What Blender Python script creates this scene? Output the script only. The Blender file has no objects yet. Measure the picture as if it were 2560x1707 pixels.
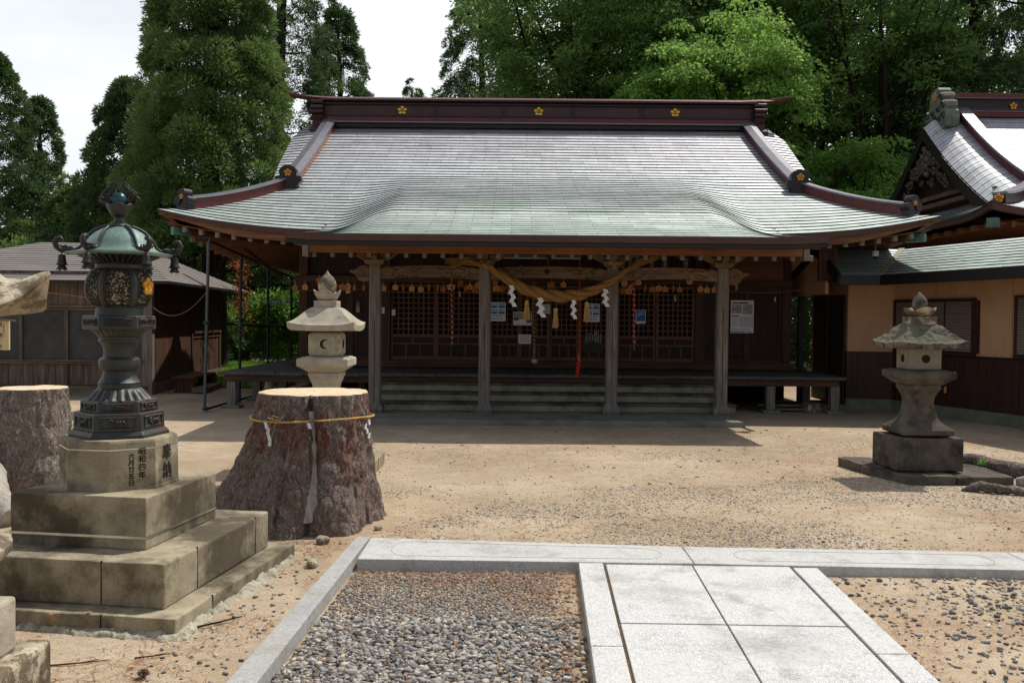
import bpy, math, random
import numpy as np
from math import sin, cos, pi, radians
from mathutils import Matrix, Vector
random.seed(7); RNG = np.random.default_rng(11)
SC = bpy.context.scene
COL = SC.collection
# ------------------------------------------------------------ camera
cd = bpy.data.cameras.new('camera'); cam = bpy.data.objects.new('camera', cd); COL.objects.link(cam)
cd.lens = 31.5; cd.sensor_width = 36; cd.clip_end = 2000; cd.clip_start = 0.05
cam.matrix_world = Matrix.Translation((0, 0, 1.6)) @ Matrix.Rotation(pi/2 - math.atan(54.2/2240), 4, 'X') @ Matrix.Rotation(.009, 4, 'Z')
SC.camera = cam
# ------------------------------------------------------------ sun and sky
SUN = Vector((.44, .38, 1.)).normalized()          # towards the sun
W = bpy.data.worlds.new('World'); SC.world = W; W.use_nodes = True
nt = W.node_tree; nt.nodes.clear()
def wn(t, **k):
    n = nt.nodes.new(t)
    for a, b in k.items(): setattr(n, a, b)
    return n
sky = wn('ShaderNodeTexSky', sky_type='NISHITA', sun_disc=False, sun_elevation=math.asin(SUN.z), sun_rotation=math.atan2(SUN.x, SUN.y), dust_density=2.0)
bg1 = wn('ShaderNodeBackground'); bg1.inputs[1].default_value = .085
nt.links.new(sky.outputs[0], bg1.inputs[0])
bg2 = wn('ShaderNodeBackground'); bg2.inputs[0].default_value = (.93, .965, 1, 1); bg2.inputs[1].default_value = 1.1
tc = wn('ShaderNodeTexCoord'); mp = wn('ShaderNodeMapping'); mp.inputs['Scale'].default_value = (1.6, 1.6, 4)
nz = wn('ShaderNodeTexNoise'); nz.inputs['Scale'].default_value = 1.4; nz.inputs['Detail'].default_value = 7; nz.inputs['Roughness'].default_value = .55
cr = wn('ShaderNodeValToRGB'); cr.color_ramp.elements[0].position = .38; cr.color_ramp.elements[0].color = (.78, .78, .78, 1); cr.color_ramp.elements[1].position = .56
# cloud cover thins out overhead
sp = wn('ShaderNodeSeparateXYZ'); mr = wn('ShaderNodeMapRange'); mr.inputs[1].default_value = .5; mr.inputs[2].default_value = .95; mr.inputs[3].default_value = 1; mr.inputs[4].default_value = .55
mr2 = wn('ShaderNodeMapRange'); mr2.inputs[1].default_value = -.2; mr2.inputs[2].default_value = .5; mr2.inputs[3].default_value = .32; mr2.inputs[4].default_value = 1
mu = wn('ShaderNodeMath', operation='MULTIPLY'); mu2 = wn('ShaderNodeMath', operation='MULTIPLY'); mx = wn('ShaderNodeMixShader'); wo = wn('ShaderNodeOutputWorld')
for a, b in ((tc.outputs['Generated'], mp.inputs[0]), (mp.outputs[0], nz.inputs[0]), (nz.outputs[0], cr.inputs[0]), (tc.outputs['Generated'], sp.inputs[0]), (sp.outputs[2], mr.inputs[0]), (sp.outputs[1], mr2.inputs[0]),
             (cr.outputs[0], mu.inputs[0]), (mr.outputs[0], mu.inputs[1]), (mu.outputs[0], mu2.inputs[0]), (mr2.outputs[0], mu2.inputs[1]), (mu2.outputs[0], mx.inputs[0]), (bg1.outputs[0], mx.inputs[1]), (bg2.outputs[0], mx.inputs[2]), (mx.outputs[0], wo.inputs[0])):
    nt.links.new(a, b)
sd = bpy.data.lights.new('sun', 'SUN'); sd.energy = 3.9; sd.angle = radians(.5); sd.color = (1, .955, .88)
so = bpy.data.objects.new('sun', sd); COL.objects.link(so); so.rotation_euler = SUN.to_track_quat('Z', 'Y').to_euler(); so.location = (20, 25, 40)
SC.view_settings.view_transform = 'Standard'; SC.view_settings.look = 'None'; SC.view_settings.exposure = 0; SC.view_settings.gamma = 1
SC.cycles.use_denoising = True; SC.cycles.max_bounces = 6; SC.cycles.diffuse_bounces = 3; SC.cycles.glossy_bounces = 2; SC.cycles.transmission_bounces = 3; SC.cycles.transparent_max_bounces = 4
SC.cycles.caustics_reflective = False; SC.cycles.caustics_refractive = False
# ------------------------------------------------------------ numpy value noise
def _h(ix, iy, iz, s):
    n = (ix*374761393 + iy*668265263 + iz*2147483647*3 + s*974634777) & 0xffffffff
    n = ((n ^ (n >> 13))*1274126177) & 0xffffffff
    return ((n ^ (n >> 16)) & 0xffff)/65535.
def vnoise(x, y, z, s=0):
    x, y, z = np.broadcast_arrays(np.asarray(x, float), np.asarray(y, float), np.asarray(z, float))
    xi, yi, zi = [np.floor(a).astype(np.int64) for a in (x, y, z)]
    xf, yf, zf = x-xi, y-yi, z-zi
    u, v, w = [a*a*(3-2*a) for a in (xf, yf, zf)]
    r = 0
    for i in (0, 1):
        for j in (0, 1):
            for k in (0, 1):
                r = r + _h(xi+i, yi+j, zi+k, s)*(u if i else 1-u)*(v if j else 1-v)*(w if k else 1-w)
    return r*2-1
def fbm(x, y, z, o=4, s=0):
    r = 0; a = 1.; t = 0.
    for i in range(o):
        f = 2**i; r = r + a*vnoise(x*f, y*f, z*f, s+i); t += a; a *= .5
    return r/t
# ------------------------------------------------------------ materials
def srgb(h):
    h = h.lstrip('#'); v = [int(h[i:i+2], 16)/255 for i in (0, 2, 4)]
    return tuple(c/12.92 if c <= .04045 else ((c+.055)/1.055)**2.4 for c in v) + (1,)
class NT:
    def __init__(s, name):
        s.m = bpy.data.materials.new(name); s.m.use_nodes = True; s.t = s.m.node_tree; s.b = s.t.nodes['Principled BSDF']
        s.co = s.n('ShaderNodeTexCoord').outputs['Object']
    def n(s, t, **k):
        x = s.t.nodes.new(t)
        for a, b in k.items(): setattr(x, a, b)
        return x
    def L(s, a, b): s.t.links.new(a, b)
    def map(s, sc, loc=(0, 0, 0), rot=(0, 0, 0), src=None):
        m = s.n('ShaderNodeMapping'); m.inputs['Scale'].default_value = sc; m.inputs['Location'].default_value = loc; m.inputs['Rotation'].default_value = rot
        s.L(src or s.co, m.inputs[0]); return m.outputs[0]
    def noise(s, scale, det=6, rough=.6, vec=None, dist=0):
        x = s.n('ShaderNodeTexNoise'); x.inputs['Scale'].default_value = scale; x.inputs['Detail'].default_value = det; x.inputs['Roughness'].default_value = rough; x.inputs['Distortion'].default_value = dist
        s.L(vec or s.co, x.inputs[0]); return x.outputs[0]
    def vor(s, scale, vec=None, out='Distance', feat='F1', rnd=1):
        x = s.n('ShaderNodeTexVoronoi', feature=feat); x.inputs['Scale'].default_value = scale; x.inputs['Randomness'].default_value = rnd
        s.L(vec or s.co, x.inputs[0]); return x.outputs[out]
    def ramp(s, v, stops, interp='LINEAR'):
        x = s.n('ShaderNodeValToRGB'); r = x.color_ramp; r.interpolation = interp
        while len(r.elements) < len(stops): r.elements.new(.5)
        for e, (p, c) in zip(r.elements, stops):
            e.position = p; e.color = c if not isinstance(c, (int, float)) else (c, c, c, 1)
        s.L(v, x.inputs[0]); return x.outputs[0]
    def mix(s, f, a, b, mode='MIX'):
        x = s.n('ShaderNodeMix', data_type='RGBA', blend_type=mode)
        for i, v in ((0, f), (6, a), (7, b)):
            if isinstance(v, (int, float)): x.inputs[i].default_value = v
            elif isinstance(v, tuple): x.inputs[i].default_value = v
            else: s.L(v, x.inputs[i])
        return x.outputs[2]
    def math(s, op, a, b=0):
        x = s.n('ShaderNodeMath', operation=op)
        for i, v in ((0, a), (1, b)):
            if isinstance(v, (int, float)): x.inputs[i].default_value = v
            else: s.L(v, x.inputs[i])
        return x.outputs[0]
    def sep(s, src=None):
        x = s.n('ShaderNodeSeparateXYZ'); s.L(src or s.co, x.inputs[0]); return x.outputs
    def bump(s, v, st=.5, d=.02):
        x = s.n('ShaderNodeBump'); x.inputs['Strength'].default_value = st; x.inputs['Distance'].default_value = d
        s.L(v, x.inputs['Height']); s.L(x.outputs[0], s.b.inputs['Normal'])
    def base(s, c, rough=.8, metal=0, spec=.4):
        if isinstance(c, tuple): s.b.inputs['Base Color'].default_value = c
        else: s.L(c, s.b.inputs['Base Color'])
        if isinstance(rough, (int, float)): s.b.inputs['Roughness'].default_value = rough
        else: s.L(rough, s.b.inputs['Roughness'])
        s.b.inputs['Metallic'].default_value = metal; s.b.inputs['Specular IOR Level'].default_value = spec
        return s.m
def m_plain(name, c, rough=.7, metal=0, spec=.4, var=.12, scale=8, bump=0):
    t = NT(name); c = srgb(c) if isinstance(c, str) else c
    d = tuple(x*(1-var) for x in c[:3])+(1,); e = tuple(min(1, x*(1+var)) for x in c[:3])+(1,)
    n = t.noise(scale); col = t.ramp(n, [(.3, d), (.7, e)])
    if bump: t.bump(t.noise(scale*6, 4), bump, .01)
    return t.base(col, rough, metal, spec)
def m_wood(name, c1, c2, axis='z', rough=.75, grain=30, bump=.3, stain=None, st=.5, spec=.3):
    """streaky wood; axis = direction of the grain"""
    t = NT(name); k = {'x': (.06, 1, 1), 'y': (1, .06, 1), 'z': (1, 1, .05)}[axis]
    v = t.map(tuple(grain*a for a in k)); n = t.noise(1, 8, .65, v, .4)
    col = t.ramp(n, [(.32, srgb(c1)), (.68, srgb(c2))])
    n2 = t.noise(2.2, 5, .6)
    col = t.mix(t.ramp(n2, [(.35, 0.), (.75, .55)]), col, srgb(stain or c1))
    t.bump(n, bump, .01)
    return t.base(col, rough, 0, spec)
def m_stone(name, c1, c2, speck=None, moss=None, mosst=(.5, .65), scale=6, grain=180, bump=.5, rough=.9, dark=None, darkt=(.52, .7), topmoss=None):
    t = NT(name); n = t.noise(scale, 8, .62); col = t.ramp(n, [(.3, srgb(c1)), (.7, srgb(c2))])
    g = t.noise(grain, 3, .7); col = t.mix(.35, col, t.ramp(g, [(.3, .25), (.7, .75)]), 'OVERLAY')
    if dark: col = t.mix(t.ramp(t.noise(scale*.55, 7, .65, t.map((1, 1, 1), (3, 7, 1))), [(darkt[0], 0.), (darkt[1], .85)]), col, srgb(dark))
    if moss: col = t.mix(t.ramp(t.noise(scale*1.3, 8, .75, t.map((1, 1, 1), (9, 2, 5))), [(mosst[0], 0.), (mosst[1], .8)]), col, srgb(moss))
    if speck: col = t.mix(t.ramp(t.vor(scale*6, t.map((1, 1, 1), (1, 4, 8))), [(.12, .85), (.22, 0.)]), col, srgb(speck))
    if topmoss:
        gm = t.n('ShaderNodeNewGeometry'); z = t.sep(gm.outputs['Normal'])[2]
        f = t.math('MULTIPLY', t.ramp(z, [(.25, 0.), (.6, 1.)]), t.ramp(t.noise(scale*2, 6, .7), [(.38, 0.), (.5, 1.)]))
        col = t.mix(f, col, srgb(topmoss))
    h = t.math('ADD', t.noise(grain*.35, 5, .7), t.math('MULTIPLY', n, .8))
    t.bump(h, bump, .012)
    return t.base(col, rough, 0, .25)
# ------------------------------------------------------------ mesh helpers
class MB:
    def __init__(s): s.v = []; s.f = []; s.mi = []; s.cur = 0; s.xf = None
    def add(s, vs, fs):
        o = len(s.v)
        if s.xf is not None: vs = [tuple(s.xf @ Vector(p)) for p in vs]
        s.v.extend(vs); s.f.extend([tuple(i+o for i in f) for f in fs]); s.mi.extend([s.cur]*len(fs)); return s
    def box(s, x0, x1, y0, y1, z0, z1):
        return s.add([(x0, y0, z0), (x1, y0, z0), (x1, y1, z0), (x0, y1, z0), (x0, y0, z1), (x1, y0, z1), (x1, y1, z1), (x0, y1, z1)],
                     [(0, 3, 2, 1), (4, 5, 6, 7), (0, 1, 5, 4), (1, 2, 6, 5), (2, 3, 7, 6), (3, 0, 4, 7)])
    def cbox(s, c, sz, rz=0, ry=0, rx=0):
        M = Matrix.Translation(c) @ Matrix.Rotation(rz, 4, 'Z') @ Matrix.Rotation(ry, 4, 'Y') @ Matrix.Rotation(rx, 4, 'X'); a, b, d = [q/2 for q in sz]
        P = [(-a, -b, -d), (a, -b, -d), (a, b, -d), (-a, b, -d), (-a, -b, d), (a, -b, d), (a, b, d), (-a, b, d)]
        return s.add([tuple(M @ Vector(p)) for p in P], [(0, 3, 2, 1), (4, 5, 6, 7), (0, 1, 5, 4), (1, 2, 6, 5), (2, 3, 7, 6), (3, 0, 4, 7)])
    def beam(s, p, q, w, h):
        """box from p to q, width w (horizontal) and height h"""
        p, q = Vector(p), Vector(q); d = q-p; L = d.length; d.normalize()
        u = d.cross(Vector((0, 0, 1))); u = Vector((1, 0, 0)) if u.length < 1e-4 else u.normalized(); n = u.cross(d)
        V = []
        for t in (p, q):
            for a, b in ((-1, -1), (1, -1), (1, 1), (-1, 1)): V.append(tuple(t+u*a*w/2+n*b*h/2))
        return s.add(V, [(0, 1, 2, 3), (7, 6, 5, 4), (0, 4, 5, 1), (1, 5, 6, 2), (2, 6, 7, 3), (3, 7, 4, 0)])
    def prism(s, pts, h0, h1, ax='z'):
        """polygon extruded along an axis; pts in the other two axes"""
        f = {'z': lambda a, b, h: (a, b, h), 'y': lambda a, b, h: (a, h, b), 'x': lambda a, b, h: (h, a, b)}[ax]; n = len(pts)
        V = [f(a, b, h0) for a, b in pts]+[f(a, b, h1) for a, b in pts]
        return s.add(V, [tuple(range(n))[::-1], tuple(range(n, 2*n))]+[(i, (i+1) % n, (i+1) % n+n, i+n) for i in range(n)])
    def loft(s, rings, cap=True, closed=True):
        n = len(rings[0]); V = [tuple(p) for r in rings for p in r]; F = []
        m = n if closed else n-1
        for k in range(len(rings)-1):
            for i in range(m):
                j = (i+1) % n; F.append((k*n+i, k*n+j, (k+1)*n+j, (k+1)*n+i))
        if cap and closed: F += [tuple(range(n))[::-1], tuple(range((len(rings)-1)*n, len(rings)*n))]
        return s.add(V, F)
    def lathe(s, prof, c=(0, 0, 0), n=24, ph=0, sx=1, sy=1):
        return s.loft([[(c[0]+r*sx*cos(ph+2*pi*i/n), c[1]+r*sy*sin(ph+2*pi*i/n), c[2]+z) for i in range(n)] for z, r in prof])
    def tube(s, pts, r, n=8, ph=0, cap=True):
        P = [Vector(p) for p in pts]; R = r if isinstance(r, (list, tuple)) else [r]*len(P); rings = []; u = None
        for i, p in enumerate(P):
            d = (P[min(i+1, len(P)-1)]-P[max(i-1, 0)]).normalized()
            if u is None:
                u = d.cross(Vector((0, 0, 1)))
                if u.length < .05: u = d.cross(Vector((1, 0, 0)))
            u = (u-d*u.dot(d)).normalized(); w = d.cross(u)
            rings.append([tuple(p+(u*cos(ph+2*pi*k/n)+w*sin(ph+2*pi*k/n))*R[i]) for k in range(n)])
        return s.loft(rings, cap)
    def sphere(s, c, r, nu=16, nv=10, sx=1, sy=1, sz=1):
        return s.loft([[(c[0]+r*sx*sin(pi*(j+.02)/(nv+.04))*cos(2*pi*i/nu), c[1]+r*sy*sin(pi*(j+.02)/(nv+.04))*sin(2*pi*i/nu), c[2]-r*sz*cos(pi*j/nv)) for i in range(nu)] for j in range(nv+1)])
    def grid(s, X, Y, Z):
        """2-D arrays"""
        a, b = X.shape; V = list(zip(X.ravel().tolist(), Y.ravel().tolist(), Z.ravel().tolist()))
        return s.add(V, [(i*b+j, i*b+j+1, (i+1)*b+j+1, (i+1)*b+j) for i in range(a-1) for j in range(b-1)])
    def build(s, name, mat, parent=None, smooth=None, bevel=0, solid=0):
        me = bpy.data.meshes.new(name)
        o = Vector((0, 0, 0)); p = parent
        while p is not None: o = o+p.location; p = p.parent
        me.from_pydata([(a[0]-o.x, a[1]-o.y, a[2]-o.z) for a in s.v], [], s.f)
        for m in (mat if isinstance(mat, (list, tuple)) else [mat]): me.materials.append(m)
        if any(s.mi): me.polygons.foreach_set('material_index', s.mi)
        me.update()
        ob = bpy.data.objects.new(name, me); COL.objects.link(ob)
        if parent is not None: ob.parent = parent
        if smooth is not None:
            me.shade_smooth(); me.set_sharp_from_angle(angle=radians(smooth))
        if solid:
            q = ob.modifiers.new('t', 'SOLIDIFY'); q.thickness = solid; q.offset = 0
        if bevel:
            q = ob.modifiers.new('b', 'BEVEL'); q.width = bevel; q.segments = 2; q.limit_method = 'ANGLE'; q.angle_limit = radians(35)
        return ob
def npmesh(name, V, F, mat, parent=None, smooth=False, attr=None):
    """V (n,3), F (m,k) arrays; attr = per-vertex grey value"""
    me = bpy.data.meshes.new(name); n, (m, k) = len(V), F.shape
    off = np.zeros(3); p = parent
    while p is not None: off += np.array(p.location); p = p.parent
    me.vertices.add(n); me.vertices.foreach_set('co', (V-off).astype(np.float32).ravel())
    me.loops.add(m*k); me.loops.foreach_set('vertex_index', F.astype(np.int32).ravel())
    me.polygons.add(m); me.polygons.foreach_set('loop_start', np.arange(0, m*k, k, dtype=np.int32))
    me.polygons.foreach_set('use_smooth', np.full(m, smooth, dtype=bool))
    me.update(calc_edges=True)
    if attr is not None:
        a = me.attributes.new('tint', 'FLOAT', 'POINT'); a.data.foreach_set('value', attr.astype(np.float32))
    me.materials.append(mat)
    ob = bpy.data.objects.new(name, me); COL.objects.link(ob)
    if parent is not None: ob.parent = parent
    return ob
def tag(o, label, cat, group=None):
    o['label'] = label; o['category'] = cat
    if group: o['group'] = group
    return o
def struct(o, kind='structure'): o['kind'] = kind; return o
def thing(name, label, cat, loc, group=None):
    o = bpy.data.objects.new(name, None); COL.objects.link(o); o.location = loc; o.empty_display_size = .2
    return tag(o, label, cat, group)
def dup(ob, loc=None, parent=None, rz=None, scale=None):
    c = ob.copy(); COL.objects.link(c)
    if parent is not None: c.parent = parent
    if loc is not None: c.location = loc
    if rz is not None: c.rotation_euler = (0, 0, rz)
    if scale is not None: c.scale = scale
    for ch in ob.children: dup(ch, parent=c)
    return c
_tx = {}
def text_part(txt, size, loc, rot, mat, parent, name='lettering', align='CENTER', ext=.0008, thick=0):
    """raised lettering in Blender's own font, turned into a mesh"""
    cu = bpy.data.curves.new('t', 'FONT'); cu.body = txt; cu.size = size; cu.align_x = align; cu.align_y = 'CENTER'; cu.extrude = ext; cu.offset = thick; cu.resolution_u = 2
    tmp = bpy.data.objects.new('t', cu); COL.objects.link(tmp); bpy.context.view_layer.update()
    me = bpy.data.meshes.new_from_object(tmp.evaluated_get(bpy.context.evaluated_depsgraph_get())); bpy.data.objects.remove(tmp); bpy.data.curves.remove(cu)
    M = Matrix.Translation(loc) @ rot.to_4x4(); o = Vector((0, 0, 0)); p = parent
    while p is not None: o = o+p.location; p = p.parent
    me.transform(Matrix.Translation(-o) @ M); me.materials.clear(); me.materials.append(mat)
    ob = bpy.data.objects.new(name, me); COL.objects.link(ob)
    if parent is not None: ob.parent = parent
    return ob
FRONT = Matrix.Rotation(pi/2, 3, 'X')      # text upright, facing -Y
def rough_verts(ob, amp, freq, s=0):
    me = ob.data; n = len(me.vertices); c = np.empty(n*3, np.float32); me.vertices.foreach_get('co', c); c = c.reshape(-1, 3)
    d = np.stack([fbm(c[:, 0]*freq, c[:, 1]*freq, c[:, 2]*freq, 3, s+i*9) for i in range(3)], 1)*amp
    me.vertices.foreach_set('co', (c+d).astype(np.float32).ravel()); me.update()
def subdiv_rough(ob, levels, amp, freq, s=0):
    import bmesh
    bm = bmesh.new(); bm.from_mesh(ob.data); bmesh.ops.remove_doubles(bm, verts=bm.verts, dist=1e-5)
    for _ in range(levels): bmesh.ops.subdivide_edges(bm, edges=bm.edges, cuts=1, use_grid_fill=True)
    bm.to_mesh(ob.data); bm.free(); rough_verts(ob, amp, freq, s)
# ------------------------------------------------------------ material table
M = {}
def _roof(name, g0, g1, top, bot, off=.0):
    t = NT(name); x, y, z = t.sep()
    br = t.n('ShaderNodeTexBrick'); br.offset = .5; br.inputs['Scale'].default_value = 1
    br.inputs['Brick Width'].default_value = .62; br.inputs['Row Height'].default_value = .2; br.inputs['Mortar Size'].default_value = .004; br.inputs['Mortar Smooth'].default_value = .1
    br.inputs['Color1'].default_value = (.25, .25, .25, 1); br.inputs['Color2'].default_value = (.75, .75, .75, 1); br.inputs['Mortar'].default_value = (0, 0, 0, 1)
    br.inputs['Bias'].default_value = 0
    t.L(t.map((1, 1, 0), (0, off, 0)), br.inputs[0])
    mr = t.n('ShaderNodeMapRange'); mr.inputs[1].default_value = top; mr.inputs[2].default_value = bot; t.L(z, mr.inputs[0])
    n = t.noise(1.1, 7, .62, t.map((.7, 1.6, 1.6))); f = t.math('ADD', mr.outputs[0], t.math('MULTIPLY', t.math('SUBTRACT', n, .5), 1.1))
    col = t.ramp(f, [(.05, srgb('#adabb0')), (.35, srgb('#b7b8bb')), (.6, srgb('#b4babb')), (.85, srgb('#a9b3ae')), (1., srgb('#97a59b'))])
    st = t.noise(6, 5, .7, t.map((1, .25, .25)))
    col = t.mix(.35, col, t.ramp(st, [(.3, .32), (.7, .7)]), 'OVERLAY')
    col = t.mix(.28, col, br.outputs[0], 'OVERLAY')
    col = t.mix(t.ramp(t.noise(2.3, 7, .75, t.map((1.2, 3, 3), (4, 4, 4))), [(.62, 0.), (.75, .22)]), col, srgb('#6d5a41'))
    col = t.mix(t.math('MULTIPLY', br.outputs['Fac'], .75), col, srgb('#231d1e'))
    t.base(col, t.ramp(t.noise(9, 5), [(.3, .52), (.7, .64)]), .6, .6)
    t.bump(t.math('ADD', t.math('MULTIPLY', br.outputs['Fac'], -1.), t.math('MULTIPLY', t.noise(3, 4), .6)), .25, .01)
    return t.m
M['riser'] = m_plain('shingle_lip_shade', '#454244', .6, .2, .4, .3, 6)  # dark tone paints the line of shade under each shingle lip
M['roof'] = _roof('copper_roof', 0, 1, 6.3, 2.9, .1)
M['roof2'] = _roof('copper_roof_dark', 0, 1, 6.8, 2.5, .1)
M['roof3'] = _roof('copper_roof_green', 0, 1, 3.9, 2.6)
M['redcop'] = m_plain('red_copper', '#5e2b29', .42, .35, .5, .25, 5)
M['browncop'] = m_plain('brown_copper', '#41292a', .4, .4, .5, .25, 4)
M['darkcop'] = m_plain('dark_copper', '#2b2324', .4, .45, .5, .2, 7)
M['greycop'] = m_plain('grey_copper', '#77747c', .38, .45, .5, .2, 6)
M['redcop_lit'] = m_plain('sunlit_red_copper', '#8a5138', .42, .4, .5, .25, 5)  # red copper with the sunlight put into its colour
M['gold'] = m_plain('gold', '#d8b04a', .35, .75, .5, .15, 20)
M['goldleaf'] = m_plain('gold_leaf', '#c98b2e', .5, .3, .5, .15, 20)
M['verdigris'] = m_plain('verdigris', '#4c6d63', .55, .3, .5, .3, 12)
M['oldwood_z'] = m_wood('weathered_post', '#534c47', '#918981', 'z', .85, 34, .7, '#66584e')
M['brown_z'] = m_wood('dark_wood_upright', '#34211a', '#5b3e2e', 'z', .7, 26, .3)
M['brown_x'] = m_wood('dark_wood_along', '#38241a', '#664834', 'x', .7, 26, .3)
M['brown_y'] = m_wood('dark_wood_deep', '#2c1c14', '#4d3322', 'y', .7, 26, .3)
M['eave_x'] = m_wood('eave_log', '#6e4429', '#9d683f', 'x', .65, 18, .25, '#4e2e1b')
M['carve'] = m_wood('carved_wood', '#54402f', '#8f745a', 'x', .75, 22, .4, '#3a2a1e')
M['carve_dark'] = m_plain('carved_groove', '#20150e', .9)
M['panel'] = m_wood('wall_panel', '#211410', '#3f2820', 'z', .65, 22, .25)
M['lattice'] = m_wood('lattice_wood', '#4a3022', '#815941', 'z', .6, 30, .2)
M['void'] = m_plain('dark_interior', '#0b0908', .9)  # near-black colour stands in for unlit space inside and under the floor
M['deck'] = m_wood('deck_boards', '#454141', '#6e6a67', 'y', .8, 30, .5, '#3c3734')
M['soffit'] = m_wood('soffit_boards', '#4b2e1c', '#7a4d2e', 'y', .75, 14, .3)
M['fascia'] = m_wood('fascia_boards', '#5f3d26', '#8c6442', 'x', .7, 12, .3, '#4a2e1d')
M['fasciabrown'] = m_plain('eave_edge', '#4b2f28', .5, .25, .5, .2, 3)
M['rafterend'] = m_plain('rafter_end_grey', '#77736e', .7, 0, .3, .2, 30)
M['rafter'] = m_wood('rafter_wood', '#4e2f1c', '#7c4e2e', 'y', .7, 20, .3)
M['shedwood'] = m_wood('shed_boards', '#3a3029', '#83766a', 'z', .85, 22, .7, '#463a31')
M['shedwood_x'] = m_wood('shed_rails', '#4a3a2f', '#8a7565', 'x', .85, 20, .5, '#55453a')
M['shedside'] = m_wood('shed_side_boards', '#3a2417', '#6d4731', 'z', .8, 20, .5, '#2c1c13')
M['shedpanel'] = m_stone('shed_grey_panel', '#3b3b3a', '#525150', None, None, scale=3, grain=60, bump=.3, rough=.7)
M['shedroof'] = m_wood('shed_roof_sheet', '#6f6863', '#8d857e', 'x', .6, 6, .15, '#5f5853', spec=.5)
def _peach():
    t = NT('peach_wall'); n = t.noise(1.3, 7, .6); col = t.ramp(n, [(.3, srgb('#b48a6a')), (.7, srgb('#c69d7d'))])
    st = t.noise(9, 6, .7, t.map((1, 1, .12))); col = t.mix(t.ramp(st, [(.5, 0.), (.75, .35)]), col, srgb('#8d6f58'))
    x, y, z = t.sep(); col = t.mix(t.math('MULTIPLY', t.ramp(z, [(1.05, .0), (1.0, 1.)]), 0.0), col, srgb('#6d5a48')); t.bump(t.noise(120, 3), .15, .004); return t.base(col, .88, 0, .15)
M['peach'] = _peach()
M['wains'] = m_wood('wainscot_boards', '#2c1a16', '#4c2e26', 'z', .6, 16, .2)
M['trimdark'] = m_plain('dark_trim', '#1d1817', .5, .1, .4)
M['found'] = m_stone('concrete_footing', '#5d6152', '#7d7f6c', None, '#4f5a3e', (.5, .7), 3, 120, .3)
M['concrete'] = m_stone('concrete_apron', '#6a6a64', '#86857b', None, None, scale=2.5, grain=200, bump=.3, dark='#4a4944')
M['stepstone'] = m_stone('mossy_step_stone', '#77745f', '#98927c', None, '#55564a', (.52, .7), 5, 150, .3, dark='#4b483f', darkt=(.54, .72))
def _granite(c1='#55565a', c2='#b0afad', c3='#e2e1de', c4='#c9c7c2'):
    t = NT('white_granite'); s = t.noise(230, 3, .85); n = t.noise(2.2, 7, .6); n2 = t.noise(40, 5, .7)
    col = t.ramp(s, [(.36, srgb(c1)), (.46, srgb(c2)), (.56, srgb(c3))]); w = t.ramp(n, [(.4, 0.), (.66, .75)])
    col = t.mix(w, col, srgb(c4)); col = t.mix(t.ramp(t.noise(1.4, 7, .68, t.map((1, 1, 1), (7, 3, 0))), [(.52, 0.), (.7, .45)]), col, srgb('#7b7873')); col = t.mix(.3, col, t.ramp(n2, [(.35, .3), (.65, .7)]), 'OVERLAY')
    col = t.mix(t.ramp(t.noise(3.5, 8, .75, t.map((1, 1, 1), (2, 9, 4))), [(.53, 0.), (.66, .55)]), col, srgb('#8a8172'))
    col = t.mix(t.ramp(t.noise(14, 6, .8, t.map((1, 1, 1), (5, 5, 4))), [(.6, 0.), (.68, .5)]), col, srgb('#5d564b'))
    t.bump(s, .12, .004); return t.base(col, .8, 0, .25)
M['granite'] = _granite()
M['kerb'] = _granite('#4a4a4c', '#8e8d8b', '#c9c7c3', '#a19f9b')
M['granite2'] = _granite('#55565a', '#a6a5a2', '#dbd9d5', '#bdbbb6')
M['tierstone'] = m_stone('tier_stone', '#7d725f', '#b5a98e', None, '#4a4b33', (.52, .7), 3.2, 110, .35, dark='#43382b', darkt=(.46, .6))
M['tiertop'] = m_stone('tier_stone_light', '#86795e', '#a3977b', None, '#555a38', (.58, .75), 5, 180, .5, dark='#5e5242', darkt=(.52, .7))
M['lanternpale'] = m_stone('pale_lantern_stone', '#918877', '#bfb5a2', None, '#7f7a63', (.55, .75), 6, 220, .35, dark='#6c6453', darkt=(.58, .75))
M['lanterndark'] = m_stone('dark_lantern_stone', '#463f37', '#6b6257', None, '#4f5240', (.55, .7), 7, 160, .7, dark='#2c2722', darkt=(.5, .65))
M['lanternpink'] = m_stone('pinkish_firebox_stone', '#7c7064', '#968a7d', None, '#6b6455', (.6, .75), 6, 200, .4)
M['mossroof'] = m_stone('mossy_roof_stone', '#4f4c45', '#86817a', None, '#6f6240', (.5, .64), 14, 60, 1., dark='#2c2b27', darkt=(.48, .58), topmoss='#66624f')
M['lichen'] = m_stone('lichen_stone', '#877b66', '#cbc0a6', None, '#544536', (.47, .54), 6, 110, .6, dark='#4c3f34', darkt=(.53, .6))
M['mortar'] = m_stone('crumbling_mortar', '#857f6d', '#bdb7a2', None, '#6b5c45', (.52, .65), 14, 60, 1.)
M['bronze'] = m_stone('bronze_patina', '#2b2d2c', '#444542', None, '#3b4d4a', (.52, .74), 4, 60, .2, .5, dark='#553a30', darkt=(.5, .66))
M['bronze'].node_tree.nodes['Principled BSDF'].inputs['Metallic'].default_value = .45
M['bronze'].node_tree.nodes['Principled BSDF'].inputs['Specular IOR Level'].default_value = .6
M['bronzegreen'] = m_stone('green_bronze', '#678178', '#8aa094', None, '#566b63', (.5, .75), 2.5, 50, .1, .42)
M['bronzegreen'].node_tree.nodes['Principled BSDF'].inputs['Metallic'].default_value = .4
M['bronzeteal'] = m_plain('teal_bronze', '#1f4d4c', .3, .5, .6, .25, 10)
M['bronzedark'] = m_plain('dark_bronze', '#33302e', .5, .5, .5, .25, 12, .2)
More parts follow.
